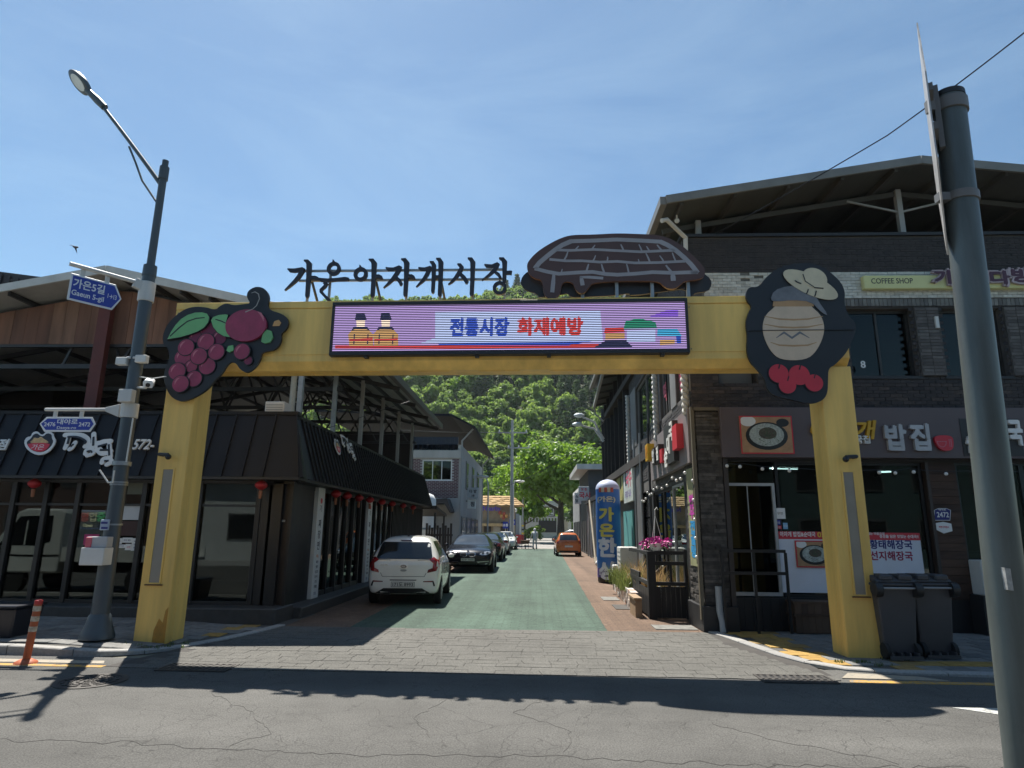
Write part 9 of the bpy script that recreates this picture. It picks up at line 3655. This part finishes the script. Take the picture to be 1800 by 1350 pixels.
def trunk(mb, p, h, r, rng, limbs=5, sp=2.0):
 pts = [p, p + Vector((rng.uniform(-.1, .1), 0, h * .4)), p + Vector((rng.uniform(-.2, .2), rng.uniform(-.2, .2), h))]
 mb.tube(pts, [r, r * .7, r * .4], 8)
 for k in range(limbs):
  a = 2 * pi * k / limbs + rng.uniform(-.4, .4)
  b = pts[1].lerp(pts[2], rng.uniform(.1, .8))
  e = b + Vector((cos(a) * sp, sin(a) * sp, sp * rng.uniform(.5, 1.1)))
  mb.tube([b, b.lerp(e, .5) + Vector((0, 0, -.1 * sp)), e], [r * .4, r * .25, r * .1], 6)
BARK = mat('tree_bark', (.07, .055, .04), .9, var=.3, scale=6)
LF1 = leaf_mat('spring_leaf', (.10, .185, .036), (.21, .32, .065), .55)
LF2 = leaf_mat('dark_leaf', (.035, .075, .028), (.085, .14, .05), .38)
LF3 = leaf_mat('bright_leaf', (.065, .145, .014), (.145, .27, .026), .5)
def ridge(x):
 return 140 + 13 / (1 + math.exp(-(x + 18) / 8)) + 7 * noise.noise(Vector((x * .011, 2.2, 0))) - .02 * min(max(-x - 60, 0), 150)
def hill_z(x, y):
 s = max(0.0, (y - 158) / 235.0)
 f = s * s * (3 - 2 * s) if s < 1 else 1.0
 g_ = (s * .55 + f * .45) if s < 1 else 1.0 - min(.4, (s - 1) * .5)
 return ridge(x) * g_ + 6 * noise.noise(Vector((x * .015, y * .015, 0))) * min(1, s * 3) - .5
mb = MB()
nx_, ny_ = 70, 40
for j in range(ny_ + 1):
 for i in range(nx_ + 1):
  x, y = -420 + 840 * i / nx_, 150 + 420 * j / ny_
  mb.v.append((x, y, hill_z(x, y) - 1.0))
for j in range(ny_):
 for i in range(nx_):
  a = j * (nx_ + 1) + i
  mb.f.append([a, a + 1, a + nx_ + 2, a + nx_ + 1])
kind(mb.build('hill', mat('forest_floor', (.025, .035, .012), .95, var=.4, scale=.2), smooth=True), 'structure')
protos = []
for k in range(6):
 c = crown(40 + k, 4.4, 3.7, 52, 40, .56, z0=2.2)
 protos.append((c.mesh('crown'), LF1 if k < 4 else LF3))
for k in range(3):
 rng = random.Random(70 + k)
 c = MB()
 for lay in range(8):
  zz_, rad = 3 + lay * 1.15, 3.3 * (1 - lay / 9.5)
  for b in range(7):
   a = 2 * pi * b / 7 + lay * .6 + rng.uniform(-.3, .3)
   for q in range(26):
    f = rng.uniform(.15, 1)
    leaf_quad(c, Vector((cos(a) * rad * f + rng.gauss(0, .22), sin(a) * rad * f + rng.gauss(0, .22), zz_ + rng.gauss(0, .16) - f * .3)), .36, rng)
 protos.append((c.mesh('crown'), LF2))
tb_ = MB()
trunk(tb_, Vector((0, 0, -1)), 6.5, .22, random.Random(1), 4, 1.6)
tmesh = tb_.mesh('trunk')
tmesh.materials.append(BARK)
for me, ma in protos:
 me.materials.append(ma)
def spot_px(x, y, z):
 v_ = Vector((x, y, z)) - CAM
 w_ = v_.dot(FWD)
 return 900 + FPX * v_.dot(R2) / w_, 675 - FPX * v_.dot(U2) / w_
rng = random.Random(17)
cand = []
y = 156.0
row = 0
while y < 405:
 st = 5.6 + (y - 156) * .008
 x = -170 + (st / 2 if row % 2 else 0)
 while x < 170:
  xx, yy = x + rng.uniform(-1.7, 1.7), y + rng.uniform(-1.7, 1.7)
  z = hill_z(xx, yy)
  px, py = spot_px(xx, yy, z + 5)
  cand.append((xx, yy, z - 1.2, px, py))
  x += st
 y += st * .95
 row += 1
seen, rest = [], []
for c in cand:
 xx, yy, z, px, py = c
 vis = (690 < px < 1072 and 655 < py < 935) or (780 < px < 960 and 470 < py < 530)
 (seen if vis else rest).append(c)
seen.sort(key=lambda c: c[1])
rest += seen[296:]
seen = seen[:296]
print('hill trees', len(seen), len(rest))
KL = ['fresh green broadleaf tree among the many on the wooded hill', 'yellow green broadleaf tree among the many on the wooded hill', 'dark green conifer among the broadleaf trees on the wooded hill']
first = {}
for xx, yy, z, px, py in seen:
 nv = noise.noise(Vector((xx * .03, yy * .03, 4)))
 k = rng.randrange(6, 9) if nv < -.28 and rng.random() < .8 else (rng.randrange(4, 6) if rng.random() < .16 else rng.randrange(0, 4))
 kd = 2 if k > 5 else (1 if k > 3 else 0)
 s = rng.uniform(.8, 1.3)
 if kd not in first:
  t = thing(('broadleaf_tree', 'broadleaf_tree', 'conifer_tree')[kd], KL[kd], 'tree', (0, 0, 0), ('fresh green trees on the hill', 'yellow green trees on the hill', 'dark conifers on the hill')[kd])
  link('crown', protos[k][0], t)
  link('trunk', tmesh, t)
  first[kd] = t
 else:
  t = dup(first[kd])
  for ch in t.children:
   if ch.name.startswith('crown'):
    ch.data = protos[k][0]
 hi_ = 'high up' if py < 700 else ('halfway up' if py < 790 else 'low down')
 if py < 540:
  hi_ = 'on the skyline'
 sd_ = 'beside the restaurant roof' if px < 790 else ('above the two storey house' if px < 860 else ('behind the tall utility pole' if px < 935 else ('above the big spreading tree' if px < 1010 else 'beside the brick building fins')))
 t['label'] = '%s %s on the wooded hill %s' % (('fresh green broadleaf tree', 'yellow green broadleaf tree', 'dark green conifer')[kd], hi_, sd_ if py >= 540 else 'behind the gate lettering')
 t.location = (xx, yy, z)
 t.rotation_euler = (0, 0, rng.uniform(0, 6.28))
 t.scale = (s, s, s * rng.uniform(.85, 1.2))
# the rest of the wood, out of plain view: one mass of the same crowns
cl = []
for k in range(3):
 c = crown(90 + k, 4.3, 3.6, 20, 16, .9, z0=2.4)
 cl.append((c.v, c.f))
V, F = [], []
rest = [c for c in rest if -140 < c[0] < 140][:1500]
for xx, yy, z, px, py in rest:
 vs_, fs__ = cl[rng.randrange(3)]
 a, s = rng.uniform(0, 6.28), rng.uniform(.8, 1.3)
 ca, sa = cos(a) * s, sin(a) * s
 o = len(V)
 V += [(xx + p[0] * ca - p[1] * sa, yy + p[0] * sa + p[1] * ca, z + p[2] * s) for p in vs_]
 F += [[i + o for i in f] for f in fs__]
me = bpy.data.meshes.new('hillside_wood')
me.from_pydata(V, [], F)
me.materials.append(LF1)
kind(link('hillside_wood', me), 'stuff')['label'] = 'green wood covering the rest of the hill'
# near trees
def tree(name, lab, c, rx, rz, z0, clumps, per, leaf, ma, seed, grp=None):
 t = thing(name, lab, 'tree', tuple(c), grp)
 q = crown(seed, rx, rz, clumps, per, leaf, z0=z0)
 q.v = [(p[0] + c.x, p[1] + c.y, p[2] + c.z) for p in q.v]
 q.build('crown', ma, t)
 mb = MB()
 trunk(mb, Vector(c), z0 + rz * .9, .12 + rx * .05, random.Random(seed), 7, rx * .55)
 mb.build('trunk', BARK, t, smooth=True)
 return t
b = G(992, 948)
yb0 = 84.0
tx = PY(985, 850, yb0).x
tree('broadleaf_tree', 'big bright green spreading tree standing over the street end', Vector((tx, yb0, 0)), 8.6, 4.4, 4.6, 210, 150, .29, LF3, 5)
tree('broadleaf_tree', 'dark leafy tree beside the big spreading tree at the low shops', Vector((PY(1040, 860, 80).x, 82, 0)), 5.0, 3.9, 3.4, 90, 120, .27, LF1, 6)
tree('broadleaf_tree', 'shaded tree leaning over the white house from the right', Vector((PY(1038, 900, 100).x, 100, 0)), 4.2, 4.2, 1.6, 80, 90, .3, LF2, 7)
tree('broadleaf_tree', 'light green rounded tree behind the thatched shop', Vector((PY(922, 900, 105).x, 105, 0)), 4.0, 3.0, 2.2, 70, 90, .26, LF3, 8)
tree('round_shrub', 'green rounded shrub at the foot of the shorter concrete pole', Vector((PY(940, 930, 100).x, 101, -.6)), 1.8, 1.3, .4, 40, 70, .16, LF1, 9)
for k, (px, y, h) in enumerate(((860, 118, 1.0), (880, 125, 1.1), (1060, 110, 1.1), (1035, 122, 1.0), (830, 112, 1.1))):
 tree('broadleaf_tree', 'dark tree in the row at the foot of the hill, ' + ('behind the thatched shop', 'behind the tall utility pole', 'behind the white lamp arms', 'behind the big spreading tree', 'behind the two storey house')[k], Vector((PY(px, 930, y).x, y, 0)), 6.0 * h, 4.6 * h, 2.0, 60, 80, .38, LF2 if k % 2 else LF1, 20 + k, 'trees at the foot of the hill')
# weeds in the paving at the pillar feet
rng = random.Random(3)
mb = MB()
for x, y in ((-5.9, 9.3), (-5.2, 9.15), (-5.05, 9.5), (-5.6, 9.25), (4.2, 8.95), (4.35, 8.8), (3.95, 8.95), (4.7, 9.15), (-5.0, 9.25)):
 for _ in range(4):
  grass_tuft(mb, Vector((x + rng.uniform(-.15, .15), y + rng.uniform(-.06, .06), .02)), 8, .06, .05, rng, .005)
w = kind(mb.build('pavement_weeds', leaf_mat('weed_leaf', (.05, .09, .02), (.10, .15, .04))), 'stuff')
w['label'] = 'small weeds growing in the paving joints at the gate pillars'
# thin air: the far hill pales a little
mb = MB()
mb.box(-480, 480, -40, 620, -1.1, 190)
hz_ = bpy.data.materials.new('thin_haze')
hz_.use_nodes = True
t_ = hz_.node_tree
t_.nodes.clear()
o_ = t_.nodes.new('ShaderNodeOutputMaterial')
v_ = t_.nodes.new('ShaderNodeVolumePrincipled')
v_.inputs['Color'].default_value = (.82, .90, 1, 1)
v_.inputs['Density'].default_value = .00011
v_.inputs['Anisotropy'].default_value = .35
t_.links.new(v_.outputs[0], o_.inputs['Volume'])
kind(mb.build('haze', hz_), 'stuff')
bpy.data.scenes.remove(_ts)
